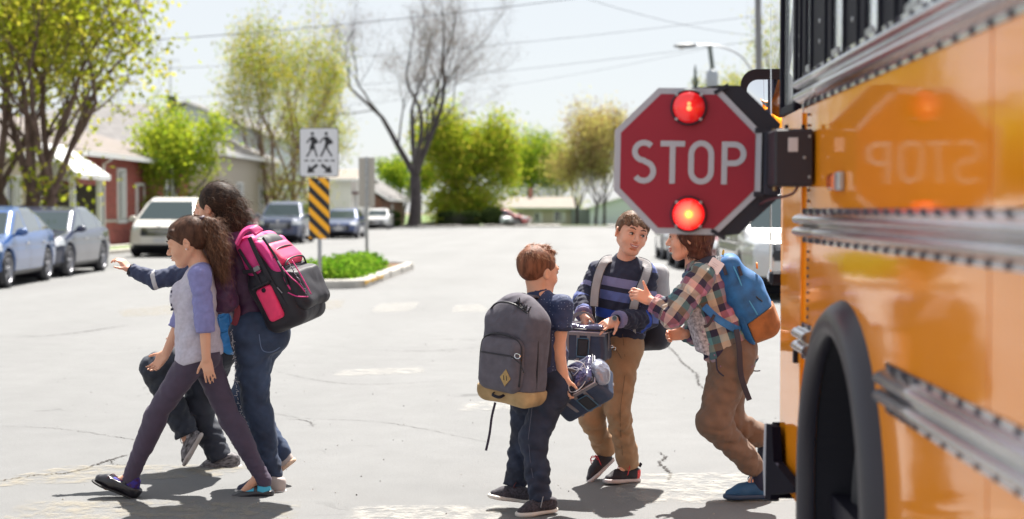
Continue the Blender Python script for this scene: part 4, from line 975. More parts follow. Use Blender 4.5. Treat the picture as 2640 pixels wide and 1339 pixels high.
tree('broad bright yellow green tree right of the bare tree', -9.3, 128, 9.8, .22, 3.9, 52, LG[:2] + [LY[1], LB[1]], .19, 34000, fork=.1, depth=5, low=14, leafspread=.85, z0=-.05, name='broadleaf_tree')
tree('green tree rising behind the beige bungalow roof', -5.6, 190, 11.5, .2, 3.9, 57, LG, .22, 12000, fork=.15, depth=5, low=6, leafspread=1.0, z0=-.6, name='broadleaf_tree')
tree('paler green tree left of the tan leafed trees', -2.2, 195, 11.5, .2, 3.6, 59, LB, .2, 9000, fork=.15, depth=5, low=6, leafspread=1.0, z0=-.6, name='broadleaf_tree')
for px_, Yd, hh, sd, lb in ((1488, 142, 8.6, 61, 'leftmost of the three slim tan leafed trees at the far end'), (1536, 142, 11.5, 63, 'tallest tan leafed tree standing close to its right neighbour at the far end'), (1557, 144, 12.0, 66, 'tan leafed tree at the far end nearest the stop sign')):
    tree(lb, (px_ - 1470) * Yd / FPX, Yd, hh, .14, 2.9, sd, LT, .14, 7500, fork=.17, depth=5, up=.3, leafspread=.65, z0=-.2, barkc=(.05, .035, .04), name='ornamental_tree', group='tan leafed trees at the far end of the street')
tree('small green tree above the white cottage behind the sign back', -15.4, 135, 6.0, .12, 3.2, 71, LG, .16, 8000, fork=.2, depth=4, leafspread=.4, z0=-.1, name='broadleaf_tree')
tree('pale yellow green tree behind the street lamp arm above the stop sign', 10.9, 100, 11.9, .2, 3.2, 73, LB, .1, 8000, fork=.2, depth=5, leafspread=.4, name='birch_tree')
tree('sparse young tree seen through the front corner window of the bus', 8.3, 60, 10.2, .12, 1.5, 79, LB, .07, 1700, fork=.2, depth=5, up=.6, leafspread=.3, name='birch_tree')
def conifer(label, x, y, h, r, seed):
    t = thing('spruce_tree', label, 'tree', (x, y, 0)); MB().cyl((0, 0, -.1), (0, 0, h), .14, 8, .01).build('trunk', mat('spruce_bark', (.06, .045, .035), .9), t)
    rn = np.random.RandomState(seed); n = 9000; z = h * (1 - rn.rand(n) ** .6 * .85); rr = r * (1 - z / h) * np.sqrt(rn.rand(n)) * (.8 + .35 * np.sin(z * 9)); a = rn.rand(n) * 6.28
    leafmesh('crown', np.stack([rr * np.cos(a), rr * np.sin(a), z - rr * .25], 1), .09, seed, [leafmat('spruce_needle', (.02, .045, .03), .1), leafmat('spruce_needle_pale', (.035, .065, .035), .1)], t, elong=2.5)
conifer('dark spruce tip showing over the top edge of the stop sign', 7.6, 90, 10.2, 2.2, 5)
def hedge(label, x, y, w_, d_, h, seed, mats=LD, n=6000, nm='hedge', z0=0, ls=.1):
    t = thing(nm, label, 'hedge' if nm == 'hedge' else 'bush', (x, y, z0)); rn = np.random.RandomState(seed)
    v = rn.randn(n, 3); v /= np.linalg.norm(v, axis=1, keepdims=True); v = np.sign(v) * np.abs(v) ** (.45 if nm == 'hedge' else .95); s_ = (.88 + .14 * rn.rand(n))[:, None]
    P = v * s_ * np.array([w_ / 2, d_ / 2, h / 2]) + np.array([0, 0, h / 2]); leafmesh('foliage', P, ls, seed, mats, t)
    vol = MB(); vol.box((0, 0, h * .45), (w_ * .7, d_ * .7, h * .8)) if nm == 'hedge' else vol.lathe((0, 0, 0), (0, 0, 1), [(0, w_ * .3), (h * .5, w_ * .38), (h * .85, w_ * .2), (h * .9, 0)], 12)
    vol.build('branches', mat('hedge_core', (.02, .022, .015), .95), t)
hedge('dark clipped hedge in front of the low brown house', -14.5, 112, 3, 1.5, 1.3, 3)
hedge('long dark hedge under the broad yellow green tree', -9.2, 121.5, 3.6, 1.6, 1.25, 4, z0=-.0)
hedge('round dark bush at the right end of the long hedge', -6.5, 122, 1.9, 1.8, 1.6, 5, nm='bush', n=4500)
hedge('small olive bush between the round dark bush and the beige bungalow', -5.1, 124, 1.4, 1.4, 1.5, 6, nm='bush', mats=LB, n=3000)
hedge('leafy shrub against the red brick bungalow behind the white van', -15.3, 53.2, .9, .9, .8, 7, nm='bush', mats=LD, n=1500, ls=.06)
# ---------------------------------------------------------------- poles and wires
t = thing('utility_pole', 'tall weathered grey utility pole rising beyond the bus mirror', 'utility pole', (7.2, 56, 0))
MB().tube([(0, 0, -.1), (-.08, 0, 7), (-.2, 0, 13)], [.15, .125, .10], 12).build('pole', WOODP, t); MB().box((0, 0, 11.5), (1.8, .1, .12)).build('crossarm', WOODP, t)
pt = [W(1942, 190, 56), W(1915, 150, 56), W(1880, 128, 56), W(1840, 118, 56), W(1790, 117, 56)]
t2 = thing('street_lamp', 'cobra head street lamp on a long curved arm above the stop sign', 'street lamp', pt[0])
i2 = Matrix.Translation(-pt[0]); MB().tube(spline(pt, 5), [.035] * 20 + [.03], 8).build('arm', STEEL, t2).matrix_parent_inverse = i2
hd = W(1764, 119, 56); v_ = Vol(hd - V(.7, .4, .3), hd + V(.7, .4, .3), .025); v_.ell(hd, (.42, .15, .08), 0); v_.ell(hd + V(.25, 0, .03), (.25, .09, .07), .05)
solid('lamp_head', v_, mat('lamp_grey', (.12, .13, .14), .5), t2).matrix_parent_inverse = i2
MB().lathe(hd - V(.1, 0, .06), (0, 0, -1), [(0, .13), (.05, .1), (.07, 0)], 16).build('lamp_glass', mat('lamp_lens', (.5, .5, .5), .2), t2, smooth=True).matrix_parent_inverse = i2
t = thing('utility_pole', 'leaning green grey pole with a transformer can behind the stop sign', 'utility pole', (8.0, 80, 0))
a_, c_ = W(1829, 115, 80), W(1856, 330, 80); d0 = a_ - c_; base_ = c_ - d0 * (c_.z / d0.z); o = MB().tube([base_, c_, a_], [.16, .14, .12], 10).build('pole', mat('treated_pole', (.12, .14, .13), .8), t); o.matrix_parent_inverse = Matrix.Translation((-8, -80, 0))
tc_ = W(1836, 205, 79.7); MB().lathe(tc_ - V(0, 0, .45), (0, 0, 1), [(0, .30), (.02, .33), (.85, .33), (.95, .2), (1.0, 0)], 20).build('transformer', mat('transformer_grey', (.35, .38, .42), .5), t, smooth=True).matrix_parent_inverse = Matrix.Translation((-8, -80, 0))
WIRE = mat('wire_dark', (.05, .05, .06), .6)
for i, (a, c_, Y1, Y2, sg, lb) in enumerate((((-600, 150), (1990, -78), 46, 56, .6, 'thick dark wire crossing high over the bare tree'), ((-600, 196), (1960, 40), 60, 56, .7, 'thin wire crossing the middle of the bare tree crown'),
        ((-600, 270), (1955, 105), 75, 56, .9, 'lower thin wire passing from the big maple to the tall pole'), ((300, 290), (1840, 122), 110, 80, 1.2, 'faint far wire ending at the leaning pole'), ((1300, -80), (1945, 92), 40, 56, .3, 'short wire slanting down to the tall pole from the top edge'))):
    A, D = W(*a, Y1), W(*c_, Y2); pts = [A.lerp(D, u / 30) - V(0, 0, sg * 4 * (u / 30) * (1 - u / 30)) for u in range(31)]
    tag(MB().tube(pts, .007 if i else .012, 5).build('overhead_wire', WIRE), lb, 'wire', 'overhead wires')
# ---------------------------------------------------------------- people: anatomy helpers
def skinm(nm, c): return mat(nm, c, .48, var=(14, .06), sub=.12, bump=(90, .08, .002))
SKIN = skinm('skin', (.64, .34, .225)); SKIN2 = skinm('skin_rosy', (.68, .35, .24)); LIPS = mat('lips', (.48, .14, .12), .4); TEETH = mat('teeth', (.75, .72, .66), .3)
EYEW = mat('eye_white', (.6, .57, .55), .2, coat=.6); IRIS = mat('dark_iris', (.03, .016, .012), .15, coat=1); LASH = mat('lash_brown', (.035, .02, .018), .7)
def fab(nm, c, rough=.85, var=(18, .12), bump=(220, .25, .003), fuzz=.15, fold=.4, fs=5.5, **k):
    m = mat(nm, c, rough, var=var, bump=bump, fuzz=fuzz, **k)
    if fold:                     # soft creases on top of the weave
        n, l, b = nodes(m); tc = n.new('ShaderNodeTexCoord'); z = n.new('ShaderNodeTexNoise'); z.inputs['Scale'].default_value = fs; z.inputs['Detail'].default_value = 2; z.inputs['Distortion'].default_value = 1.2; z.noise_type = 'RIDGED_MULTIFRACTAL'; l.new(tc.outputs['Object'], z.inputs['Vector'])
        old = b.inputs['Normal'].links[0].from_socket; bp = n.new('ShaderNodeBump'); bp.inputs['Strength'].default_value = fold; bp.inputs['Distance'].default_value = .028
        l.new(z.outputs[0], bp.inputs['Height']); l.new(old, bp.inputs['Normal']); l.new(bp.outputs[0], b.inputs['Normal'])
    return m
def ramp_mat(nm, stops, period, comp=0, rough=.8, second=None, fold=.5, base=None):
    # bands of colour measured along the garment (attribute 'pat'); second = bands measured around it, mixed in half (plaid)
    m = fab(nm, (.1, .1, .1), rough, fold=fold); n, l, b = nodes(m)
    for lk in list(b.inputs['Base Color'].links): l.remove(lk)
    at = n.new('ShaderNodeAttribute'); at.attribute_name = 'pat'; sp = n.new('ShaderNodeSeparateXYZ'); l.new(at.outputs['Vector'], sp.inputs[0])
    def band(o, st_, per):
        q = n.new('ShaderNodeMath'); q.operation = 'DIVIDE'; l.new(sp.outputs[o], q.inputs[0]); q.inputs[1].default_value = per; f = n.new('ShaderNodeMath'); f.operation = 'FRACT'; l.new(q.outputs[0], f.inputs[0])
        r = n.new('ShaderNodeValToRGB'); r.color_ramp.interpolation = 'CONSTANT'; l.new(f.outputs[0], r.inputs[0]); e = r.color_ramp.elements
        e[0].position = st_[0][0]; e[0].color = (*st_[0][1], 1); e[1].position = st_[1][0]; e[1].color = (*st_[1][1], 1)
        for p_, c_ in st_[2:]: x = e.new(p_); x.color = (*c_, 1)
        return r.outputs[0]
    c0 = band(comp, stops, period)
    if second:
        mx = n.new('ShaderNodeMix'); mx.data_type = 'RGBA'; mx.inputs[0].default_value = .5; l.new(c0, mx.inputs[6]); l.new(band(1, second[0], second[1]), mx.inputs[7]); c0 = mx.outputs[2]
    l.new(c0, b.inputs['Base Color']); return m
def hairm(nm, c, c2): 
    m = mat(nm, c, .55, var=(55, .35), bump=(120, .5, .004), stretch=(1, 1, .18), col2=c2, spec=.18); return m
def axes3(fwd, up):
    f = Vector(fwd).normalized(); u = Vector(up); l = u.cross(f).normalized(); u = f.cross(l); return Matrix((f, l, u)).transposed()   # columns forward, left, up
def head_prims(v, c, A, H, smile=0, cheek=1, k=.4):
    c = Vector(c); P = lambda x, y, z: c + A @ V(x * H, y * H, z * H); K = lambda q: q * H
    def E(x, y, z, a, b_, d, kk=.08, op='u', M=None): v.ell(P(x, y, z), (K(a), K(b_), K(d)), K(kk), A if M is None else M, op)
    E(-.08, 0, .13, .43, .345, .37, 0); E(.12, 0, -.03, .27, .295, .33, .12)
    for s in (1, -1):
        v.cone(P(-.03, s * .225, -.20), P(.23, s * .10, -.40), K(.085), K(.085), K(.12))
        E(.24, s * .165, -.16, .12, .115 * cheek, .11, .1)
        E(.335, s * .135, .085, .06, .12, .045, .08)
    E(.25, 0, -.41, .10, .10, .085, .1); E(.20, 0, -.28, .17, .18, .13, .1)
    for s in (1, -1): E(.42, s * .145, -.005, .075, .085, .055, .07, 's')
    v.cone(P(.37, 0, .03), P(.455, 0, -.125), K(.028), K(.042), K(.05)); E(.445, 0, -.14, .05, .045, .04, .03)
    for s in (1, -1): E(.405, s * .05, -.155, .04, .032, .028, .03)
    E(.375, 0, -.235, .05, .105, .03, .03); E(.365, 0, -.295, .05, .09, .03, .03); E(.345, 0, -.345, .04, .08, .02, .03, 's')
    if not smile: E(.425, 0, -.265, .03, .09, .006, .012, 's')
    else: E(.42, 0, -.265, .07, .105, .017, .015, 's')
    for s in (1, -1):            # eyelids, ears
        E(.335, s * .135, -.005, .062, .072, .05, .02)
        EM = A @ Matrix.Rotation(s * R(22), 3, 'Z')
        e = P(-.03, s * .36, -.03); v.ell(e, (K(.08), K(.034), K(.125)), K(.03), EM); v.ell(e + A @ V(.012 * H, s * .03 * H, .012 * H), (K(.04), K(.02), K(.07)), K(.02), EM, 's')
        v.ell(P(-.01, s * .335, -.115), (K(.035), K(.022), K(.04)), K(.02), A)
def neck_prims(v, c, A, H, base, r=.2):
    v.cone(Vector(c) + A @ V(-.08 * H, 0, -.18 * H), base, r * H, r * H * 1.05, .2 * H)
def hand_prims(v, w, u, n, t, L, curl=.3, spread=.06, thumb=.5, curls=None, tdir=None):
    # w wrist, u towards the fingers, n palm normal, t thumb side
    w = Vector(w); u = Vector(u).normalized(); n = Vector(n); n = (n - u * n.dot(u)).normalized(); t0 = Vector(t); t = (t0 - u * t0.dot(u) - n * t0.dot(n)).normalized()
    M = Matrix((u, t, n)).transposed(); v.box(w + u * L * .27, (L * .25, L * .205, L * .085), L * .075, L * .06, M)
    v.ell(w + u * L * .2 + t * L * .15 + n * L * .04, (L * .2, L * .1, L * .09), L * .06, M)
    for i, ln in enumerate((.40, .45, .42, .32)):
        p = w + u * L * (.5 - (.02 if i in (0, 3) else 0)) + t * L * (.155 - .105 * i); cc = curls[i] if curls else curl * (1 + .12 * i); d0 = (u + t * spread * (1.5 - i)).normalized(); r0 = L * .052
        for sgm, (fr, am) in enumerate(((.45, .5), (.32, 1.35), (.23, 2.0))):
            a = min(cc * am, 2.7); d = d0 * math.cos(a) + n * math.sin(a); q = p + d * ln * L * fr; v.cone(p, q, r0, r0 * .9, L * .018); r0 *= .9; p = q
    p = w + u * L * .12 + t * L * .17; d = Vector(tdir).normalized() if tdir else (u * .75 + t * .75 + n * thumb).normalized()
    q = p + d * L * .26; v.cone(p, q, L * .07, L * .056, L * .05); d2 = (d + u * .45 + n * .15 * thumb).normalized() if not tdir else d; v.cone(q, q + d2 * L * .2, L * .054, L * .044, L * .02)
def limb(v, a, m, b, r, k=.02, nz=None, flat=None):
    v.cone(a, m, r[0], r[1], k, nz=nz, flat=flat); v.cone(m, b, r[1], r[2], k, nz=nz and (nz[0], nz[1], nz[2] + 7), flat=flat)
def calf(v, kn, an, back, r, k=.03): v.cone(Vector(kn).lerp(an, .12) + Vector(back) * r * .4, Vector(kn).lerp(an, .5) + Vector(back) * r * .25, r * .9, r * .75, k)
def near_bones(P, bones):
    best = np.full(len(P), 9.); out = np.zeros((len(P), 3))
    for i, (a, b, ref, rad, off) in enumerate(bones):
        a = np.array(a); b = np.array(b); ab = b - a; L = np.linalg.norm(ab); d = ab / L; q = P - a; al = q @ d; t = np.clip(al / L, 0, 1); pr = q - np.outer(np.clip(al, 0, L), d); dist = np.linalg.norm(pr, axis=1) / rad
        rr_ = np.array(ref, float); rr_ = rr_ - d * (rr_ @ d); rr_ /= np.linalg.norm(rr_); r2 = np.cross(d, rr_); pe = q - np.outer(al, d); ang = np.arctan2(pe @ r2, pe @ rr_)
        m = dist < best; best = np.where(m, dist, best); out[m] = np.stack([al + off, ang * rad * .9, np.full(len(P), float(i))], 1)[m]
    return out
def strands(name, P, N, comb, n, L, w, m, parent, seed, lift=.3, grav=.3, wig=.15, seg=5, curl=0):
    rn = np.random.RandomState(seed); ii = rn.randint(0, len(P), n); p = P[ii] - N[ii] * .002; nn = N[ii]; d = comb(p, nn)
    d = d - nn * (d * nn).sum(1, keepdims=True); d /= np.linalg.norm(d, axis=1, keepdims=True) + 1e-9
    d = d + nn * (lift * (rn.rand(n) ** 2)[:, None]) + rn.randn(n, 3) * wig; d /= np.linalg.norm(d, axis=1, keepdims=True)
    L_ = (L * rn.uniform(.4, 1.15, n))[:, None]; side = np.cross(d, nn) + rn.randn(n, 3) * .5; side /= np.linalg.norm(side, axis=1, keepdims=True) + 1e-9
    pts = []; q = p; bend = rn.randn(n, 3) * wig * .8; ph = rn.rand(n) * 6.28; s2 = np.cross(d, side)
    if curl: seg = 9
    for s in range(seg + 1):
        u = s / seg; ww = w * (1 - .85 * u); o_ = (side * np.sin(ph + u * 9)[:, None] + s2 * np.cos(ph + u * 9)[:, None]) * curl * min(1, u * 2); pts.append(q + o_ - side * ww / 2); pts.append(q + o_ + side * ww / 2); d = d + bend / seg; d[:, 2] -= grav / seg; q = q + d * L_ / seg
    A_ = np.stack(pts, 1); V_ = A_.reshape(-1, 3); base = np.arange(n)[:, None] * (2 * (seg + 1)); F = np.concatenate([base + np.array([[2 * s, 2 * s + 1, 2 * s + 3, 2 * s + 2]]) for s in range(seg)])
    o = npmesh(name, V_, F, [m], parent); return o
def person(label, loc, group=None): return thing('person', label, 'person', (loc[0], loc[1], 0), group=group)
def setp(o, t): o.matrix_parent_inverse = Matrix.Translation(-t.location); return o
def face_parts(t, c, A, H, gaze=(0, 0), closed=False, smile=False, browc=LASH, lipc=LIPS, sides=(1, -1)):
    c = Vector(c); P = lambda x, y, z: c + A @ V(x * H, y * H, z * H)
    for s in sides:
        e = P(.345, s * .137, -.005)
        if not closed:
            eb = MB().lathe((0, 0, 0), (1, 0, 0), [(-.052 * H, .02 * H), (-.02 * H, .05 * H), (.02 * H, .05 * H), (.042 * H, .036 * H), (.054 * H, .018 * H), (.057 * H, 0)], 20); eb.v = [tuple(e + A @ V(x, y, z * .60)) for x, y, z in eb.v]; o = setp(eb.build('eye', EYEW, t, smooth=True), t)
            g = V(1, gaze[0], gaze[1]).normalized(); ib = MB().lathe(g * .0535 * H, g, [(0, .027 * H), (.003 * H, .02 * H), (.005 * H, 0)], 16); ib.v = [tuple(e + A @ V(x, y, z * .86)) for x, y, z in ib.v]; ib.build('iris', IRIS, o, smooth=True)
            b = MB(); b.tube([P(.385, s * .075, .004), P(.402, s * .11, .024), P(.402, s * .15, .027), P(.375, s * .195, .008)], [.006 * H, .011 * H, .012 * H, .006 * H], 6)
        else: b = MB(); b.tube([P(.405, s * .075, -.015), P(.42, s * .11, -.033), P(.412, s * .15, -.037), P(.385, s * .2, -.02)], [.007 * H, .014 * H, .016 * H, .008 * H], 6)
        setp(b.build('eyelash', LASH, t, smooth=True), t)
        setp(MB().tube([P(.398, s * .06, .105), P(.405, s * .12, .135), P(.385, s * .18, .13), P(.345, s * .225, .10)], [.009 * H, .015 * H, .013 * H, .005 * H], 6).build('eyebrow', browc, t, smooth=True), t)
    w_ = .125 if smile else .075; dz = .032 if smile else 0
    b = MB(); b.tube([P(.36, w_, -.252 + dz), P(.415, w_ * .5, -.248), P(.428, 0, -.246), P(.415, -w_ * .5, -.248), P(.36, -w_, -.252 + dz)], [.004 * H, .013 * H, .015 * H, .013 * H, .004 * H], 6)
    lo = -.29 if smile else -.283
    b.tube([P(.36, w_ * .95, -.262 + dz), P(.405, w_ * .5, lo), P(.415, 0, lo - .005), P(.405, -w_ * .5, lo), P(.36, -w_ * .95, -.262 + dz)], [.004 * H, .014 * H, .018 * H, .014 * H, .004 * H], 6)
    setp(b.build('lips', lipc, t, smooth=True), t)
    if smile: setp(MB().tube([P(.35, .095, -.252), P(.402, .05, -.264), P(.417, 0, -.267), P(.402, -.05, -.264), P(.35, -.095, -.252)], [.006 * H, .017 * H, .020 * H, .017 * H, .006 * H], 6).build('teeth', TEETH, t, smooth=True), t)
def shoe(t, heel, fwd, up, L, mats, style='sneaker', seed=1):
    # heel = point on the ground line under the heel; local x forward, z up
    M = frame(heel, fwd, up); v = Vol((-.1 * L, -.3 * L, -.02), (1.12 * L, .3 * L, .62 * L), .005); C = v.cone; th = .10 * L if style != 'flat' else .045 * L
    def outline(v, z0, z1, g=0):
        C = v.cone
        for (x0, r0, x1, r1, y0, y1) in ((.14, .14, .5, .135, 0, -.01), (.5, .135, .74, .175, -.01, 0), (.74, .175, .86, .13, 0, .01)): C((x0 * L, y0 * L, (z0 + z1) / 2), (x1 * L, y1 * L, (z0 + z1) / 2), r0 * L + g, r1 * L + g, .03)
        v.plane((0, 0, z0), (0, 0, -1), .006); v.plane((0, 0, z1), (0, 0, 1), .006)
    outline(v, 0, th, .004); o = solid('shoe', v, [mats[0]], t, 1) if False else None
    u = Vol((-.1 * L, -.3 * L, -.02), (1.12 * L, .3 * L, .62 * L), .005)
    hi = .36 if style == 'sneaker' else (.24 if style == 'flat' else .3)
    u.cone((.85 * L, 0, .10 * L), (.62 * L, 0, .15 * L), .115 * L, .15 * L, .03, flat=((0, 0, 1), .85)); u.cone((.62 * L, 0, .15 * L), (.36 * L, 0, .2 * L), .15 * L, .145 * L, .03); u.cone((.36 * L, 0, .2 * L), (.16 * L, 0, .22 * L), .145 * L, .135 * L, .03)
    u.cone((.17 * L, 0, .1 * L), (.17 * L, 0, hi * L), .135 * L, .125 * L, .03)
    u.plane((0, 0, th * .8), (0, 0, -1), .004); u.plane((.17 * L, 0, hi * L), (-.25 if style != 'flat' else -.05, 0, 1), .01)
    if style == 'flat': u.cone((.22 * L, 0, .36 * L), (.55 * L, 0, .34 * L), .12 * L, .115 * L, .02, op='s')
    Po, Fo = u.net(); Po = smoothm(Po, Fo, 1); mi = None
    if len(mats) > 2:
        cc = Po[Fo].mean(1); mi = (mats[2][1](cc / L)).astype(np.int32)
        o = npmesh('shoe', Po, Fo, [mats[0], mats[2][0]], t, mi)
    else: o = npmesh('shoe', Po, Fo, [mats[0]], t)
    o.matrix_parent_inverse = Matrix.Translation(-t.location); o.matrix_basis = M
    s = solid('sole', v, [mats[1]], o, 1)
    return o, M, L
def laces(o, L, m, long=0):
    b = MB()
    for i in range(5):
        x = (.34 + .07 * i) * L; z = (.352 - .014 * i) * L; b.tube([(x, -.09 * L, z - .035 * L), (x + .02 * L, 0, z + .006 * L), (x + .03 * L, .09 * L, z - .035 * L)], .013 * L, 5)
    for s in (1, -1): b.tube(spline([V(.33 * L, 0, .38 * L), V(.40 * L, s * .1 * L, .46 * L), V(.46 * L, s * .17 * L, .36 * L), V(.38 * L, s * .1 * L, .34 * L), V(.33 * L, 0, .37 * L)], 5), .011 * L, 5)
    if long:
        for s in (1, -1): b.tube(spline([V(.33 * L, 0, .37 * L), V(.42 * L, s * .2 * L, .42 * L), V(.5 * L, s * .24 * L, .2 * L)], 5), .011 * L, 5)
    return b.build('lace', m, o, smooth=True)
def bbox(pts, m=.16): return [min(p[i] for p in pts) - m for i in range(3)], [max(p[i] for p in pts) + m for i in range(3)]
def zones(c, r, h): return [(i, c[i] - r, c[i] + r, h) for i in range(3)]
JEAN = fab('dark_denim', (.012, .016, .040), .8, var=(9, .5), col2=(.025, .036, .075)); JEANB = fab('blue_denim', (.015, .028, .072), .8, var=(7, .6), col2=(.042, .07, .14))
BLKSHOE = fab('black_knit', (.02, .018, .026), .75, var=(60, .6)); WSOLE = mat('white_sole', (.55, .52, .5), .6, var=(30, .1)); MIDG = mat('buckle_grey', (.2, .2, .22), .4)
def U(a, b): return (Vector(b) - Vector(a)).normalized()
def cap_hair(v, c, A, H, top=.03, back=.03, side=.02, nape=-.28, fringe=.16, k=.03, nzamp=.012, seed=1):
    P = lambda x, y, z: Vector(c) + A @ V(x * H, y * H, z * H)
    v.ell(P(-.09, 0, .15), ((.44 + back) * H, (.355 + side) * H, (.385 + top) * H), 0, A, nz=(nzamp * H, 42 / H * .22, seed))
    v.plane(P(-.02, 0, nape), A @ V(.25, 0, -1), .03 * H)
    # open the face and the ears
    v.ell(P(.42, 0, -.14), (.36 * H, .29 * H, (.28 + fringe) * H), .03 * H, A, 's'); v.ell(P(.12, 0, -.42), (.33 * H, .5 * H, .30 * H), .03 * H, A, 's')
    for s in (1, -1): v.ell(P(-.0, s * .36, -.08), (.085 * H, .09 * H, .15 * H), .02 * H, A, 's')
def comb_from(c, A, H, crown=(-.15, 0, .5), fwd=0):
    C_ = np.array(Vector(c) + A @ (V(*crown) * H)); up = np.array(A @ V(0, 0, 1)); f = np.array(A @ V(1, 0, 0))
    return lambda p, n: (p - C_) - .02 * up + f * fwd * H
PEN = []
# ================================================================ 1. girl in the lilac raglan shirt
def girl():
    Y = 7.05; J = lambda x, y, d=0: W(x, y, Y + d); H = .222
    t = person('girl in a lilac and grey raglan top with purple leggings looking down as she walks', G(520, 1290)); f = V(-1, -.04, 0)
    A = axes3(V(-1, -.10, -.26), V(-.26, -.02, 1)); hc = J(483, 626)
    nb = J(520, 700, 0); chest = J(508, 760, 0); pel = J(513, 905, 0)
    shN, shF = J(515, 712, -.115), J(507, 712, .115); elN, elF = J(527, 822, -.15), J(470, 815, .15); wrN, wrF = J(532, 926, -.17), J(428, 912, .10)
    hpN, hpF = J(512, 905, -.06), J(520, 905, .06); knN, knF = J(400, 1072, -.05), J(594, 1085, .05); anN, anF = J(336, 1232, -.04), J(672, 1224, .04)
    pts = [hc, elN, elF, wrN, wrF, J(240, 1250, -.05), J(700, 1285, .05), hpN, J(545, 1005, -.17), J(395, 950, .1)]
    lo, hi = bbox(pts, .13); lo[2] = -.02; v = Vol(lo, hi, .0062, zones(hc, .14, .0032) + [(2, .82, 1.0, .0042)])
    v.cone(pel, chest, .09, .095, .03, flat=(f, .7)); v.cone(chest, nb, .085, .045, .03, flat=(f, .8)); v.cone(shN, shF, .032, .032, .03)
    limb(v, shN, elN, wrN, (.036, .029, .0215)); limb(v, shF, elF, wrF, (.036, .029, .0215))
    hand_prims(v, wrN, J(546, 1000, -.17) - wrN, (0, 1, .1), (-1, 0, -.2), .130, .25, thumb=.2); hand_prims(v, wrF, J(398, 950, .08) - wrF, (-.3, -.9, .3), (-.75, .1, -.6), .132, .42, spread=.09, thumb=.3)
    limb(v, hpN, knN, anN, (.066, .042, .03)); limb(v, hpF, knF, anF, (.066, .042, .03))
    v.cone(anN, J(275, 1254, -.045), .026, .02, .02); v.cone(anF, J(620, 1280, .04), .026, .02, .02)
    neck_prims(v, hc, A, H, nb, .195); head_prims(v, hc, A, H, 0, 1.05)
    setp(solid('body', v, SKIN, t), t)
    face_parts(t, hc, A, H, closed=True)
    # leggings
    lg = Vol(*[(a, b) for a, b in [(bbox([hpN, knN, knF, anN, anF], .11))]][0], .0062)
    N = (.0022, 90, 3); 
    for hp, kn, an, s in ((hpN, knN, anN, 1), (hpF, knF, anF, 2)):
        lg.cone(hp, kn, .076, .050, .025, nz=(.0018, 60, s)); lg.cone(kn, Vector(kn).lerp(an, 1.12), .049, .037, .02, nz=(.002, 130, s + 4)); calf(lg, kn, an, V(1, 0, .25) if s == 1 else V(.8, 0, .4), .05)
    lg.cone(hpN, hpF, .078, .078, .03); lg.cone(J(532, 920, -.04), J(532, 920, .05), .064, .064, .04); lg.plane(J(515, 905), (0, 0, 1))
    setp(solid('leggings', lg, fab('plum_leggings', (.052, .036, .068), .7, fuzz=.35), t), t)
    # raglan shirt
    sv = Vol(*bbox([nb, pel, elN, elF, shN], .14), .0055); wr_ = (.0045, 42, 5)
    sv.cone(J(515, 935, 0), J(505, 800, 0), .150, .118, .0, flat=(f, .78), nz=(.006, 34, 2)); sv.cone(J(505, 800, 0), chest, .112, .112, .03, flat=(f, .78), nz=wr_); sv.cone(chest, nb, .108, .062, .03, flat=(f, .82)); sv.cone(shN, shF, .047, .047, .04)
    sv.ell(J(462, 765), (.04, .09, .07), .04); sv.plane(J(515, 930), (.28, 0, -1), .004)
    sl = Vol(*bbox([nb, pel, elN, elF, shN], .14), .0055)
    for a, b, w_, s in ((shN, elN, wrN, 1), (shF, elF, wrF, 2)):
        c_ = Vector(b).lerp(w_, .34); sl.cone(a, b, .048, .044, .02, nz=(.004, 60, s)); sl.cone(b, w_, .045, .040, .02, cut=(c_, U(b, w_)), nz=(.003, 70, s + 3))
        sl.cone(Vector(b).lerp(w_, .12), Vector(b).lerp(w_, .16), .047, .047, .004)
    sl.cone(shN, J(522, 698, -.02), .05, .045, .03); sl.cone(shF, J(518, 698, .02), .05, .045, .03)
    LIL = fab('heather_lilac_grey', (.47, .44, .52), .8, var=(60, .10)); PER = fab('periwinkle_sleeve', (.20, .20, .42), .8, var=(40, .1))
    o = setp(solid('shirt', sv, LIL, t), t); setp(solid('sleeve', sl, PER, o, 1), t); o.children[0].matrix_parent_inverse = Matrix()
    MB().tube([J(514 + 16 * math.cos(a), 694 - 3 * math.sin(a), .06 * math.sin(a)) for a in [6.28 * i / 14 for i in range(15)]], .006, 6).build('collar', PER, o, smooth=True)
    b = MB()
    for dy in (0, 12, 34, 46): b.box(J(444 - 1, 752 + dy, -.07), (.004, .03, .012))
    b.build('chest_print', mat('print_navy', (.05, .05, .09), .8), o)
    # hair
    HM = hairm('brown_hair', (.055, .024, .016), (.12, .058, .036)); hv = Vol(*bbox([hc], .19), .0042); cap_hair(hv, hc, A, H, .035, .03, .02, -.22, .10, seed=3)
    P = lambda x, y, z: hc + A @ V(x * H, y * H, z * H)
    hv.cone(P(.24, .0, .38), P(.37, .03, .22), .07 * H, .035 * H, .05 * H); hv.cone(P(.2, .16, .34), P(.345, .17, .17), .07 * H, .03 * H, .04 * H); hv.cone(P(.2, -.16, .34), P(.345, -.17, .17), .07 * H, .03 * H, .04 * H)
    [hv.cone(P(.22, s * .27, .28), P(.06, s * .37, .0), .08 * H, .035 * H, .05 * H) for s in (1, -1)]
    h_o = setp(solid('hair', hv, HM, t), t); Ph = np.array([vv.co for vv in h_o.data.vertices]); Nh = np.array([vv.normal for vv in h_o.data.vertices])
    tail0 = P(-.38, 0, .42)
    s1 = strands('hair_strands', Ph, Nh, lambda p, n: np.array(tail0) - p, 2600, .05, .0013, HM, h_o, 4, .10, .02, .06); 
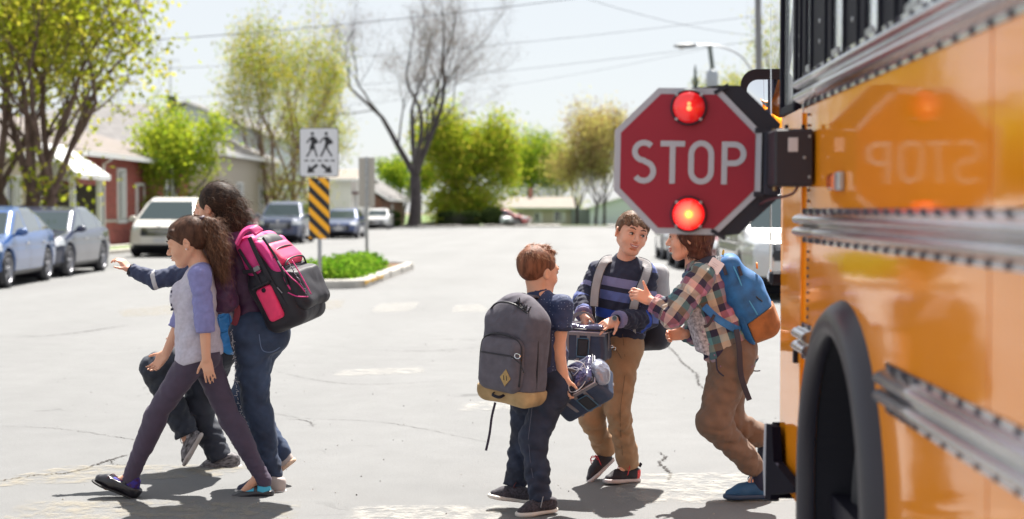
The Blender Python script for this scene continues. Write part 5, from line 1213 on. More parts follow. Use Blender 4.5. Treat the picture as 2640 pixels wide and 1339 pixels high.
    # ponytail
    pv = Vol(*bbox([J(530, 600), J(580, 720)], .12), .005); tp = [tail0, J(545, 590), J(558, 630), J(565, 680), J(572, 712)]
    for i, (ra, rb) in enumerate(((.024, .036), (.036, .038), (.038, .026), (.026, .010))): pv.cone(tp[i], tp[i + 1], ra, rb, .03, nz=(.008, 50, i), flat=((0, 1, 0), .8))
    pt_ = setp(solid('ponytail', pv, HM, t), t); Pp = np.array([vv.co for vv in pt_.data.vertices]); Np = np.array([vv.normal for vv in pt_.data.vertices])
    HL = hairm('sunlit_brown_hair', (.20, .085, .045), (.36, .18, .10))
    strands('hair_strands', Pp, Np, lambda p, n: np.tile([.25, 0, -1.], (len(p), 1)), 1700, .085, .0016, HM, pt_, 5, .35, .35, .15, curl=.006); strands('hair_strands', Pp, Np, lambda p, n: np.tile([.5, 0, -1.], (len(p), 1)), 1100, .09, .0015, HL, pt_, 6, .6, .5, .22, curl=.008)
    setp(MB().lathe(tail0 + V(.01, 0, -.004), U(tail0, tp[1]), [(-.012, .02), (-.006, .028), (.006, .028), (.012, .02)], 14).build('hair_tie', mat('hair_tie_dark', (.05, .02, .04), .6), t, smooth=True), t)
    setp(MB().lathe(P(.0, .375, -.14), (0, -1, 0), [(0, .003), (.003, .003), (.004, 0)], 10).build('earring', CHROME, t), t)
    # mary jane shoes, socks
    SB = mat('black_shoe_leather', (.012, .01, .016), .35, coat=.3); SS = mat('dark_shoe_sole', (.02, .018, .02), .7)
    for hl, toe, up, sock, hole in ((J(357, 1292, -.045), J(237, 1240, -.05), V(.35, 0, 1), mat('multicolour_sock', (.45, .03, .04), .8, var=(45, .9), col2=(.02, .03, .35)), anN), (J(709, 1291, .04), J(588, 1297, .03), V(0, 0, 1), mat('turquoise_sock', (.06, .38, .55), .8), anF)):
        L = (toe - hl).length; o, M, L = shoe(t, hl, toe - hl, up, L, (SB, SS), 'flat')
        v2 = Vol((-.02, -.08, .0), (.2, .08, .16), .005); v2.cone((.21 * L, 0, .33 * L), (.22 * L, 0, .22 * L), .027, .033, .02); v2.cone((.24 * L, 0, .2 * L), (.66 * L, 0, .12 * L), .034, .028, .02); q = solid('sock', v2, sock, o)
        MB().ribbon(spline([V(.40 * L, -.15 * L, .12 * L), V(.38 * L, -.13 * L, .27 * L), V(.38 * L, 0, .335 * L), V(.38 * L, .13 * L, .27 * L), V(.40 * L, .15 * L, .12 * L)], 5), .016, .004, [(0, -1, 0)] * 6 + [(0, -.7, .7)] * 4 + [(0, 0, 1)] * 4 + [(0, .8, .4)] * 7).build('shoe_strap', SB, o)
    MB().tube(spline([J(272, 1238, -.08), J(290, 1222, -.09), J(303, 1232, -.09), J(318, 1240, -.07)], 5), .002, 5).build('loose_strap', mat('strap_maroon', (.12, .01, .03), .5), t).matrix_parent_inverse = Matrix.Translation(-t.location)
girl()

# ================================================================ 2. taller girl in the plum jacket (pink backpack)
def teen():
    Y = 7.3; J = lambda x, y, d=0: W(x, y, Y + d); H = .225; t = person('taller girl in a dark plum jacket and ripped blue jeans, dark hair in a ponytail', G(680, 1275)); f = V(-.93, .36, 0).normalized(); lt = V(-f.y, f.x, 0)
    A = axes3(V(-.9, .42, -.12), V(-.15, 0, 1)); hc = J(559, 535); nb = J(600, 612); chest = J(628, 680); pel = J(668, 855)
    s_ = lambda c, d: Vector(c) + lt * d
    shL, shR = s_(J(606, 640), .15), s_(J(614, 640), -.15); elL, elR = J(580, 775, -.2), J(600, 770, .22); wrL, wrR = J(505, 800, -.12), J(520, 800, .22)
    hpL, hpR = s_(pel, .075), s_(pel, -.075); knL, knR = J(660, 1050, -.07), J(628, 1030, .10); anL, anR = J(703, 1222, -.08), J(725, 1165, .08)
    pts = [hc, elL, elR, wrL, wrR, J(600, 1275, -.08), J(750, 1275, .1), J(450, 800)]
    lo, hi = bbox(pts, .12); lo[2] = -.02; v = Vol(lo, hi, .007, zones(hc, .14, .004))
    v.cone(pel, chest, .10, .11, .03, flat=(f, .7)); v.cone(chest, nb, .10, .05, .03); v.cone(shL, shR, .035, .035, .03); limb(v, shL, elL, wrL, (.04, .033, .024)); limb(v, shR, elR, wrR, (.04, .033, .024))
    hand_prims(v, wrL, (-1, 0, -.2), (0, .9, -.3), (-.2, -.3, 1), .16, .7); hand_prims(v, wrR, (-1, 0, -.2), (0, -.9, -.3), (-.2, .3, 1), .16, .7)
    limb(v, hpL, knL, anL, (.08, .05, .035)); limb(v, hpR, knR, anR, (.08, .05, .035)); v.cone(anL, J(640, 1262, -.08), .035, .025, .03); v.cone(anR, J(715, 1215, .08), .035, .025, .03)
    neck_prims(v, hc, A, H, nb, .2); head_prims(v, hc, A, H); setp(solid('body', v, SKIN2, t), t)
    jn = Vol(*bbox([pel, knL, knR, anL, anR], .17), .006)
    for hp, kn, an, s in ((hpL, knL, anL, 1), (hpR, knR, anR, 2)):
        jn.cone(hp, kn, .100, .066, .03, nz=(.005, 45, s)); jn.cone(kn, an, .064, .046, .02, nz=(.005, 60, s + 4)); calf(jn, kn, an, V(.9, -.2, .1), .062); jn.cone(an, Vector(an) + V(0, 0, -.012), .048, .045, .01)
    jn.cone(hpL, hpR, .10, .10, .03); jn.cone(J(706, 868, -.06), J(704, 868, .05), .078, .078, .05); jn.cone(J(675, 835, -.05), J(672, 835, .06), .105, .105, .05); jn.plane(J(660, 800), (0, 0, 1))
    jo = setp(solid('jeans', jn, JEANB, t), t)
    b = MB(); rg_ = random.Random(2)
    for y0, y1, x0, x1, dd in ((850, 900, 598, 602, -.155), (905, 960, 603, 606, -.15), (965, 1030, 607, 612, -.135), (1035, 1110, 612, 642, -.125)):
        n_ = 14
        for i in range(n_):
            u = i / n_; x = x0 + (x1 - x0) * u + rg_.gauss(0, 1.0); y = y0 + (y1 - y0) * u; p = J(x, y, dd); b.tube([p, p + V(rg_.gauss(0, .005), -.002, rg_.gauss(-.003, .004)), p + V(rg_.gauss(0, .006), -.003, rg_.gauss(-.007, .004))], .0013, 4)
    b.build('frayed_threads', mat('frayed_denim', (.5, .5, .55), .9), jo)
    MB().ribbon(spline([J(668, 862, -.20), J(676, 902, -.205), J(700, 908, -.19), J(722, 896, -.165)], 5), .004, .002, (0, -1, 0)).build('pocket_seam', mat('seam_blue', (.10, .14, .24), .8), jo)
    jk = Vol(*bbox([nb, pel, elL, elR, wrL, wrR, shL], .17), .006); nz = (.006, 48, 4)
    jk.cone(J(662, 828), chest, .132, .135, 0, flat=(f, .82), nz=nz); jk.cone(chest, nb, .125, .07, .04, flat=(f, .85)); jk.cone(shL, shR, .058, .058, .05); jk.plane(J(660, 838), (.3, 0, -1), .004)
    for a, b_, w_, s in ((shL, elL, wrL, 1), (shR, elR, wrR, 2)): jk.cone(a, b_, .066, .056, .03, nz=(.007, 60, s)); jk.cone(b_, w_, .055, .042, .02, nz=(.006, 80, s + 3), cut=(w_, U(b_, w_)))
    PL = fab('plum_jacket', (.052, .010, .045), .55, var=(14, .25), fuzz=.5); jo2 = setp(solid('jacket', jk, PL, t), t)
    hd = Vol(*bbox([nb], .16), .006); hd.cone(J(612, 618, -.08), J(612, 618, .10), .036, .036, .02, nz=(.006, 60, 9)); hd.cone(J(590, 606, -.06), J(585, 606, .08), .028, .028, .03); hd.cone(J(640, 600, -.05), J(640, 600, .07), .04, .04, .03, nz=(.006, 60, 2))
    solid('hood', hd, fab('plum_hood', (.13, .02, .10), .6), jo2)
    ln = MB().ribbon(spline([J(606, 780, -.17), J(612, 805, -.17), J(604, 838, -.15)], 5), .03, .01, (0, -1, 0)); ln.build('lining', fab('maroon_lining', (.20, .03, .05), .7), jo2)
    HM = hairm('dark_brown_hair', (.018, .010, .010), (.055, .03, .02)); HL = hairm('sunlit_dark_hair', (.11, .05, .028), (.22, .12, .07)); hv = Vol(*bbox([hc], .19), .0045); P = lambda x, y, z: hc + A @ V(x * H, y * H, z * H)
    hv.ell(P(-.09, 0, .15), (.48 * H, .385 * H, .42 * H), 0, A, nz=(.01 * H, 40, 2)); hv.ell(P(.45, 0, -.12), (.34 * H, .3 * H, .42 * H), .03 * H, A, 's'); hv.ell(P(.1, 0, -.45), (.33 * H, .5 * H, .30 * H), .03 * H, A, 's')
    ho = setp(solid('hair', hv, HM, t), t); Ph = np.array([q.co for q in ho.data.vertices]); Nh = np.array([q.normal for q in ho.data.vertices]); k0 = J(598, 524, -.02)
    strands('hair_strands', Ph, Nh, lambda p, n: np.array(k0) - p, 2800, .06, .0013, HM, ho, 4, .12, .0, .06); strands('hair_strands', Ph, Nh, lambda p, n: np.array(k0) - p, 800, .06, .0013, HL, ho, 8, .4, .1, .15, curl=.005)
    pv = Vol(*bbox([k0, J(610, 600)], .17), .005); pv.ell(k0, (.045, .045, .04), 0, nz=(.003, 90, 1)); tp = [k0, J(590, 545, -.03), J(600, 575, -.04), J(618, 606, -.04)]
    for i, (a, c) in enumerate(((.036, .06), (.06, .072), (.072, .03))): pv.cone(tp[i], tp[i + 1], a, c, .03, nz=(.009, 50, i + 3), flat=((0, 1, 0), .6))
    po = setp(solid('ponytail', pv, HM, t), t); Pp = np.array([q.co for q in po.data.vertices]); Np = np.array([q.normal for q in po.data.vertices])
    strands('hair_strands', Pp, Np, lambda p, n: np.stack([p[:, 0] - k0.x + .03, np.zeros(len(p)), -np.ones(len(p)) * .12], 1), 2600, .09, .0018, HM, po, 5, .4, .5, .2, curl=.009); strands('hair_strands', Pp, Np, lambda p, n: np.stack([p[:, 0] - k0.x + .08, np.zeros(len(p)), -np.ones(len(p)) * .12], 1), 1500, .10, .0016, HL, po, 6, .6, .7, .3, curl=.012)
    BG = fab('beige_shoe', (.42, .36, .34), .7); NV = fab('navy_toe', (.025, .025, .06), .7)
    hl, toe = J(738, 1276, -.1), J(596, 1274, -.1); o, M, L = shoe(t, hl, toe - hl, V(0, 0, 1), (toe - hl).length * .93, (BG, WSOLE, (NV, lambda c: c[:, 0] > .42)), 'sneaker'); laces(o, L, NV)
    hl, toe = J(762, 1180, .07), J(700, 1244, .10); o, M, L = shoe(t, hl + V(0, 0, -.02), toe - hl + V(-.04, .06, 0), V(-.8, 0, 1), .22, (BG, mat('orange_white_sole', (.6, .42, .3), .6, var=(20, .5))), 'sneaker')
teen()

# ================================================================ 3. child behind, reaching an arm forward
def child():
    Y = 7.85; J = lambda x, y, d=0: W(x, y, Y + d); H = .222; t = person('child mostly hidden behind the two girls stretching out a navy sleeved arm', G(540, 1222)); f = V(-1, 0, 0)
    A = axes3(V(-1, -.25, -.05), V(0, 0, 1)); hc = J(543, 558); nb = J(560, 640); chest = J(558, 710); pel = J(562, 905)
    shN, shF = J(540, 690, -.13), J(545, 690, .13); elN, elF = J(402, 722, -.16), J(500, 800, .2); wrN, wrF = J(336, 696, -.17), J(470, 860, .15); hpN, hpF = J(560, 905, -.07), J(558, 905, .07)
    knN, knF = J(400, 950, -.07), J(508, 1050, .06); anN, anF = J(478, 1112, -.07), J(566, 1178, .04)
    lo, hi = bbox([hc, wrN, elF, J(300, 690, -.15), J(480, 1190, -.1), J(620, 1222, .1)], .11); lo[2] = -.02; v = Vol(lo, hi, .007, zones(hc, .13, .0045) + [(0, J(330, 0).x - .1, J(330, 0).x + .03, .0035), (2, wrN.z - .06, wrN.z + .07, .0035)])
    v.cone(pel, chest, .09, .10, .03, flat=(f, .7)); v.cone(chest, nb, .09, .045, .03); v.cone(shN, shF, .032, .032, .03); limb(v, shN, elN, wrN, (.036, .030, .022)); limb(v, shF, elF, wrF, (.036, .03, .022))
    hand_prims(v, wrN, J(312, 672, -.17) - wrN, (-.5, .3, -.9), (-.2, -1, .1), .135, .75, spread=.08, thumb=.4); hand_prims(v, wrF, (-.5, 0, -1), (0, -1, 0), (-1, 0, 0), .14, .5)
    limb(v, hpN, knN, anN, (.07, .045, .03)); limb(v, hpF, knF, anF, (.07, .045, .03)); v.cone(anN, J(488, 1165, -.07), .03, .022, .03); v.cone(anF, J(520, 1210, .04), .03, .022, .03); neck_prims(v, hc, A, H, nb); head_prims(v, hc, A, H); setp(solid('body', v, SKIN2, t), t)
    face_parts(t, hc, A, H, closed=True)
    tr = Vol(*bbox([hpN, knN, knF, anN, anF], .15), .0065)
    for hp, kn, an, s in ((hpN, knN, anN, 1), (hpF, knF, anF, 2)): tr.cone(hp, kn, .105, .078, .03, nz=(.006, 48, s)); tr.cone(kn, an, .076, .062, .02, nz=(.006, 52, s + 4), cut=(Vector(kn).lerp(an, 1.06), U(kn, an)))
    tr.cone(hpN, hpF, .10, .10, .03); tr.plane(J(560, 860), (0, 0, 1)); setp(solid('trousers', tr, fab('charcoal_trousers', (.014, .018, .032), .75, fuzz=.3, var=(9, .4)), t), t)
    sv = Vol(*bbox([nb, pel, elN, elF, wrN, wrF, shN], .14), .006); sv.cone(J(560, 900), chest, .125, .12, 0, flat=(f, .8), nz=(.006, 40, 1)); sv.cone(chest, nb, .115, .06, .03); sv.cone(shN, shF, .05, .05, .04)
    for a, b_, w_, s in ((shN, elN, wrN, 1), (shF, elF, wrF, 2)): sv.cone(a, b_, .058, .046, .025, nz=(.005, 65, s)); sv.cone(b_, w_, .045, .033, .02, nz=(.004, 95, s + 3), cut=(w_, U(b_, w_)))
    bones = [(tuple(shN), tuple(elN), (0, 0, 1), .055, 0), (tuple(elN), tuple(wrN), (0, 0, 1), .045, 1.0), (tuple(nb), tuple(pel), (1, 0, 0), .13, 2.0), (tuple(shF), tuple(elF), (0, 0, 1), .055, 3.), (tuple(elF), tuple(wrF), (0, 0, 1), .045, 4.)]
    L1 = (elN - shN).length; n0 = (.035, .045, .095); w0 = (.5, .48, .5); st_ = [(0, n0)]
    for k in range(11): u = L1 * .53 + k * .0125; st_ += [(u, w0), (u + .0045, n0)]
    st_ += [(1 + (wrN - elN).length * .72, w0), (1 + (wrN - elN).length * .72 + .009, n0)]; st_ = [(a / 6, c) for a, c in st_]
    so = setp(solid('shirt', sv, ramp_mat('navy_striped_sweatshirt', st_, 6.), t, attr=lambda P: near_bones(P, bones)), t)
    HM = hairm('blond_hair', (.34, .22, .12), (.6, .45, .3)); hv = Vol(*bbox([hc], .18), .005); cap_hair(hv, hc, A, H, .03, .02, .02, -.3, .12, seed=7); ho = setp(solid('hair', hv, HM, t), t); Ph = np.array([q.co for q in ho.data.vertices]); Nh = np.array([q.normal for q in ho.data.vertices])
    strands('hair_strands', Ph, Nh, comb_from(hc, A, H), 1500, .04, .0014, HM, ho, 3, .25, .1, .2)
    for nm, a, b_, r in (('cuff', Vector(elN).lerp(wrN, .9), Vector(elN).lerp(wrN, 1.06), .032),):
        cv = Vol(*bbox([a, b_], .05), .004); cv.cone(a, b_, r, r * .98, 0, cut=[(b_, U(a, b_)), (a, U(b_, a))]); solid(nm, cv, fab('black_cuff', (.012, .012, .022), .8), so)
    KN = mat('zebra_knit', (.04, .035, .045), .8, var=(70, .9), col2=(.30, .28, .3), stretch=(.5, 1, 1.6))
    hl, toe = J(624, 1206, .04), J(498, 1226, .04); o, M, L = shoe(t, hl + V(0, 0, -.01), toe - hl, V(.15, 0, 1), (toe - hl).length, (KN, WSOLE)); laces(o, L, KN)
    hl, toe = J(520, 1120, -.07), J(477, 1196, -.07); o, M, L = shoe(t, hl + V(.01, 0, 0), toe - hl, V(-.9, 0, .5), .2, (KN, mat('cream_sole', (.45, .40, .38), .6))); laces(o, L, KN)
    sk = Vol(*bbox([anN, anF], .09), .005); sk.cone(anN + V(-.0, 0, .03), J(494, 1130, -.07), .034, .034, 0); setp(solid('sock', sk, fab('white_sock', (.55, .52, .56), .9), t), t)
    return J
child()
# ================================================================ 4. boy with the grey backpack, back to the camera
def boy_grey():
    Y = 6.78; J = lambda x, y, d=0: W(x, y, Y + d); H = .215; t = person('ginger haired boy in a navy polo and dark jeans seen from behind', G(1380, 1325)); f = V(.67, .74, 0).normalized(); lt = V(-f.y, f.x, 0)
    A = axes3(V(.80, .6, -.06), V(.1, 0, 1)); hc = J(1389, 700); nb = J(1392, 768, -.02); chest = J(1392, 830); pel = J(1400, 985)
    s_ = lambda c, d: Vector(c) + lt * d
    shL, shR = s_(J(1392, 790), .13), s_(J(1396, 786), -.13); elR, wrR = J(1437, 900, -.07), J(1452, 972, -.10); elL, wrL = J(1335, 900, .14), J(1390, 960, .22)
    hpL, hpR = s_(J(1390, 990), .07), s_(J(1402, 990), -.07); knR, knL = J(1375, 1130, -.08), J(1352, 1122, .08); anR, anL = J(1392, 1278, -.08), J(1328, 1245, .06)
    pts = [hc, nb, elR, wrR, elL, wrL, J(1285, 1300, .05), J(1440, 1335, -.1)]; lo, hi = bbox(pts, .14); lo[2] = -.02
    v = Vol(lo, hi, .0065, zones(hc, .13, .0036) + [(2, wrR.z - .13, wrR.z + .03, .004), (0, wrR.x - .06, wrR.x + .06, .004)])
    v.cone(pel, chest, .088, .095, .03, flat=(f, .7)); v.cone(chest, nb, .09, .045, .03); v.cone(shL, shR, .032, .032, .03); limb(v, shR, elR, wrR, (.042, .034, .024), nz=(.001, 30, 1)); limb(v, shL, elL, wrL, (.04, .033, .024))
    hand_prims(v, wrR, V(.06, -.05, -1), (.5, .6, 0), (.6, -.7, .1), .135, .75, thumb=.5); hand_prims(v, wrL, (.3, .6, -.4), (.5, 0, -1), (0, 0, 1), .14, .8)
    limb(v, hpL, knL, anL, (.07, .045, .03)); limb(v, hpR, knR, anR, (.07, .045, .03)); v.cone(anR, J(1380, 1312, -.1), .024, .02, .02); v.cone(anL, J(1312, 1280, .05), .024, .02, .02)
    neck_prims(v, hc, A, H, nb, .215); head_prims(v, hc, A, H, 0, 1.1); setp(solid('body', v, SKIN, t), t); face_parts(t, hc, A, H)
    jn = Vol(*bbox([hpL, hpR, knL, knR, anL, anR], .14), .006)
    for hp, kn, an, s in ((hpL, knL, anL, 1), (hpR, knR, anR, 2)): jn.cone(hp, kn, .084, .062, .03, nz=(.005, 50, s)); jn.cone(kn, Vector(kn).lerp(an, 1.03), .060, .050, .02, nz=(.0065, 55, s + 4), cut=(Vector(kn).lerp(an, 1.08), U(kn, an)))
    jn.cone(hpL, hpR, .094, .094, .03); jn.cone(J(1400, 965, .0), J(1400, 935, 0), .108, .105, .03, flat=(f, .85)); jn.plane(J(1400, 925), (0, 0, 1)); jo = setp(solid('jeans', jn, JEAN, t), t)
    MB().tube([J(1372, 1050, -.17), J(1362, 1130, -.145), J(1368, 1200, -.135), J(1382, 1270, -.125)], .0016, 4).build('side_seam', mat('seam_grey', (.1, .11, .16), .8), jo)
    sv = Vol(*bbox([nb, pel, elR, elL, shL, shR], .13), .0055); sv.cone(J(1402, 955), chest, .122, .122, 0, flat=(f, .82), nz=(.006, 45, 3)); sv.cone(chest, nb, .115, .06, .03, flat=(f, .85)); sv.cone(shL, shR, .043, .043, .04); sv.plane(J(1400, 968), (0, 0, -1), .004)
    for a, b_, s in ((shR, elR, 1), (shL, elL, 2)): c_ = Vector(a).lerp(b_, .52); sv.cone(a, c_, .048, .053, .03, cut=(c_, U(a, b_)), nz=(.004, 60, s))
    PO = fab('navy_dotted_polo', (.022, .036, .10), .75, fuzz=.3); n, l, b = nodes(PO); tc = n.new('ShaderNodeTexCoord'); vo = n.new('ShaderNodeTexVoronoi'); vo.inputs['Scale'].default_value = 75; vo.inputs['Randomness'].default_value = .25; l.new(tc.outputs['Object'], vo.inputs['Vector'])
    r = n.new('ShaderNodeMath'); r.operation = 'LESS_THAN'; r.inputs[1].default_value = .16; l.new(vo.outputs['Distance'], r.inputs[0]); mx = n.new('ShaderNodeMix'); mx.data_type = 'RGBA'; mx.inputs[6].default_value = (.022, .036, .10, 1); mx.inputs[7].default_value = (.25, .3, .45, 1); l.new(r.outputs[0], mx.inputs[0]); l.new(mx.outputs[2], b.inputs['Base Color'])
    so = setp(solid('shirt', sv, PO, t), t)
    for a, b_, nm in ((shR, elR, 'cuff'), (shL, elL, 'cuff')):
        c0, c1 = Vector(a).lerp(b_, .44), Vector(a).lerp(b_, .54); cv = Vol(*bbox([c0, c1], .09), .005); cv.cone(c0, c1, .057, .059, 0, cut=[(c1, U(a, b_)), (c0, U(b_, a))]); solid(nm, cv, fab('navy_cuff', (.012, .018, .05), .8), so)
    cv = Vol(*bbox([nb], .1), .004); cv.cone(J(1389, 764, -.02), J(1390, 740, -.02), .058, .047, 0, cut=(J(1390, 742), (-.15, -.1, 1))); cv.cone(J(1389, 770, -.02), J(1390, 730, -.02), .045, .041, 0, op='s'); solid('collar', cv, fab('navy_collar', (.02, .03, .085), .8), so)
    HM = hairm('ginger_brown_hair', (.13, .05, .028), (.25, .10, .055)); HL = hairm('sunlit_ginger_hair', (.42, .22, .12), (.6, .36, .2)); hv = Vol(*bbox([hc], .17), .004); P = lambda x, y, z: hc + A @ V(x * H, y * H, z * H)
    cap_hair(hv, hc, A, H, .02, .02, .012, -.30, .10, nzamp=.01, seed=5); hv.cone(P(.0, .1, .46), P(.26, 0, .40), .10 * H, .085 * H, .05 * H, nz=(.006, 120, 2)); hv.cone(P(-.2, .1, .45), P(.1, -.1, .48), .1 * H, .09 * H, .05 * H, nz=(.006, 120, 4))
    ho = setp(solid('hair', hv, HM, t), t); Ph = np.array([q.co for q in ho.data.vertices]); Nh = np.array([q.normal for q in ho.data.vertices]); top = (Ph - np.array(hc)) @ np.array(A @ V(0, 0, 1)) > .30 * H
    cb = comb_from(hc, A, H, (-.35, 0, .45), .0); strands('hair_strands', Ph, Nh, lambda p, n: np.tile([0., 0, -1], (len(p), 1)), 2600, .016, .0014, HM, ho, 4, .2, .0, .15)
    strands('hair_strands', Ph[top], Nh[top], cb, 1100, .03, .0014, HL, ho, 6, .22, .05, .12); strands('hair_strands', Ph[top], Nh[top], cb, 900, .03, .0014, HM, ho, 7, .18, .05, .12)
    BK = fab('black_knit_speckled', (.02, .018, .028), .8, var=(120, .8), col2=(.07, .06, .08)); SO = mat('ribbed_white_sole', (.6, .56, .52), .6, var=(25, .12))
    hl, toe = J(1366, 1298, .04), J(1282, 1286, .02); o, M, L = shoe(t, hl, toe - hl, V(.1, 0, 1), .2, (BK, SO)); laces(o, L, mat('maroon_lace', (.1, .02, .03), .7))
    hl, toe = J(1436, 1318, -.06), J(1338, 1332, -.14); o, M, L = shoe(t, hl, toe - hl, V(.1, 0, 1), .205, (BK, SO)); laces(o, L, mat('grey_lace', (.3, .3, .32), .7), 1)
    sk = Vol(*bbox([anR], .07), .005); sk.cone(J(1392, 1262, -.08), J(1390, 1300, -.09), .034, .038, 0); setp(solid('sock', sk, fab('grey_blue_sock', (.25, .28, .36), .9), t), t)
    return dict(f=f, lt=lt, shL=shL, shR=shR, hand=wrR, J=J)
B4 = boy_grey()

# ================================================================ 5. smiling boy in the striped sweater
def boy_stripe():
    Y = 7.5; J = lambda x, y, d=0: W(x, y, Y + d); H = .218; t = person('smiling boy in a blue striped sweater, beige trousers and black trainers with red laces', G(1600, 1245)); f = V(-.28, -.96, .0).normalized(); lt = V(-f.y, f.x, 0)
    A = axes3(V(.30, -.95, -.05), V(.22, .05, .97)); hc = J(1628, 603, -.03); nb = J(1612, 680); chest = J(1602, 735); pel = J(1598, 880)
    shR, shL = J(1545, 702, .02), J(1664, 706, .0); elR, wrR = J(1505, 778, -.03), J(1504, 812, -.16); elL, wrL = J(1668, 822, -.03), J(1590, 824, -.225)
    hpR, hpL = J(1573, 895, .02), J(1608, 895, -.02); knL, anL = J(1592, 1058, -.09), J(1620, 1192, .0); knR, anR = J(1524, 1078, -.0), J(1562, 1160, .12)
    pts = [hc, elR, wrR, elL, wrL, J(1540, 1245, -.05), J(1650, 1245), J(1530, 1215, .1), pel, J(1500, 850, -.2)]; lo, hi = bbox(pts, .12); lo[2] = -.02
    v = Vol(lo, hi, .0065, zones(hc, .13, .0030) + [(2, wrL.z - .09, wrL.z + .06, .0038), (0, J(1490, 0).x, J(1600, 0).x, .0042)])
    v.cone(pel, chest, .09, .10, .03, flat=(f, .7)); v.cone(chest, nb, .09, .045, .03); v.cone(shL, shR, .032, .032, .03); limb(v, shR, elR, wrR, (.036, .03, .023)); limb(v, shL, elL, wrL, (.036, .03, .023))
    hand_prims(v, wrL, J(1545, 845, -.275) - wrL, (-.1, .5, -.8), (-.2, -.75, .6), .145, .32, spread=.09, thumb=.3, curls=(.25, .45, .5, .6)); hand_prims(v, wrR, V(.1, -.3, -.7), (.9, .2, -.2), (.1, -.9, .3), .14, .8, thumb=.5)
    limb(v, hpL, knL, anL, (.07, .045, .03)); limb(v, hpR, knR, anR, (.07, .045, .03)); v.cone(anL, J(1595, 1228, -.05), .024, .02, .02); v.cone(anR, J(1560, 1190, .09), .024, .02, .02)
    neck_prims(v, hc, A, H, nb, .185); head_prims(v, hc, A, H, 1, 1.06); setp(solid('body', v, SKIN2, t), t); face_parts(t, hc, A, H, gaze=(.25, -.05), smile=True, browc=mat('brown_brow', (.10, .05, .035), .8))
    tr = Vol(*bbox([hpL, hpR, knL, knR, anL, anR], .14), .0058); C = tr.cone
    for hp, kn, an, s, cu in ((hpL, knL, anL, 1, 1.0), (hpR, knR, anR, 2, .98)):
        C(hp, kn, .090, .062, .03, nz=(.004, 45, s)); C(kn, Vector(kn).lerp(an, 1.1), .060, .050, .02, nz=(.006, 52, s + 4), cut=(Vector(kn).lerp(an, cu + .08), U(kn, an))); C(Vector(kn).lerp(an, .86), Vector(kn).lerp(an, .9), .058, .058, .012)
    C(hpL, hpR, .098, .098, .03); C(J(1598, 880), J(1600, 850), .115, .11, .03, flat=(f, .85)); tr.plane(J(1600, 850), (0, 0, 1)); to = setp(solid('trousers', tr, fab('beige_twill', (.31, .185, .10), .8, fuzz=.2, fold=.7), t), t)
    sm_ = mat('twill_seam', (.14, .085, .05), .8)
    MB().tube(spline([J(1605, 862, -.125), J(1612, 950, -.10 - .02), J(1600, 1050, -.165), J(1600, 1110, -.12), J(1606, 1185, -.062)], 6), .0016, 4).build('side_seam', sm_, to)
    MB().tube(spline([J(1565, 880, -.11), J(1590, 905, -.125), J(1602, 925, -.13)], 5), .0016, 4).build('pocket_seam', sm_, to)
    b = MB(); 
    for x, y, r_ in ((1571, 898, .011), (1583, 899, .009), (1577, 893, .006)): b.tube([J(x, y, -.14) + V(r_ * math.cos(a), 0, r_ * .8 * math.sin(a)) for a in [6.28 * k / 10 for k in range(11)]], .0022, 4)
    b.build('key_ring', CHROME, to)
    sv = Vol(*bbox([nb, pel, elR, elL, wrR, wrL, shL, shR], .14), .0055); C = sv.cone; C(J(1598, 862), chest, .128, .128, 0, flat=(f, .8), nz=(.006, 45, 3)); C(chest, nb, .122, .07, .03, flat=(f, .8)); C(shL, shR, .05, .05, .04)
    sv.plane(J(1600, 874), (0, 0, -1), .006); C(hc.lerp(nb, .75), J(1614, 640, -.05), .047, .06, .004, op='s')
    for a, b_, w_, s in ((shR, elR, wrR, 1), (shL, elL, wrL, 2)):
        c_ = Vector(b_).lerp(w_, .92); C(a, b_, .056, .052, .025, nz=(.006, 60, s)); C(b_, w_, .053, .040, .02, nz=(.006, 85, s + 3), cut=(c_, U(b_, w_)))
    up = (Vector(nb) - pel).normalized(); tilt = V(.17, 0, 0); a0 = Vector(nb) + V(-.03, 0, 0); a1 = Vector(pel) + V(-.07, 0, 0)
    bones = [(tuple(a0), tuple(a1), (1, 0, 0), .125, 0), (tuple(shR), tuple(elR), (1, 0, 0), .056, 1.), (tuple(elR), tuple(wrR), (1, 0, 0), .05, 2.), (tuple(shL), tuple(elL), (1, 0, 0), .056, 3.), (tuple(elL), tuple(wrL), (1, 0, 0), .05, 4.)]
    nv = (.018, .02, .045); li = (.19, .18, .33); bl = (.10, .13, .33); ro = (.018, .06, .36)
    st_ = [(0, nv), (.058, li), (.104, nv), (.138, bl), (.184, nv), (.222, ro), (.268, nv), (1.0, nv), (1.055, li), (1.10, nv), (1.13, bl), (1.18, nv), (2.0, nv), (2.10, bl), (3.0, nv), (3.075, li), (3.125, nv), (3.20, bl), (3.24, nv), (4.0, nv), (4.02, ro), (4.045, nv)]
    so = setp(solid('sweater', sv, ramp_mat('striped_sweater', [(a / 6, c) for a, c in st_], 6., rough=.85), t, attr=lambda P: near_bones(P, bones)), t)
    for b_, w_, u in ((elL, wrL, .86), (elR, wrR, .86)):
        c0, c1 = Vector(b_).lerp(w_, u), Vector(b_).lerp(w_, u + .14); cv = Vol(*bbox([c0, c1], .08), .0045); cv.cone(c0, c1, .045, .043, 0, cut=[(c1, U(b_, w_)), (c0, U(w_, b_))]); cv.cone(c0, Vector(b_).lerp(w_, u + .2), .034, .034, .002, op='s') if False else None; solid('cuff', cv, fab('lilac_cuff', (.20, .18, .32), .85), so)
    HM = hairm('light_brown_hair', (.12, .066, .044), (.22, .13, .085)); HL = hairm('sunlit_light_hair', (.40, .27, .17), (.6, .42, .28)); hv = Vol(*bbox([hc], .17), .004)
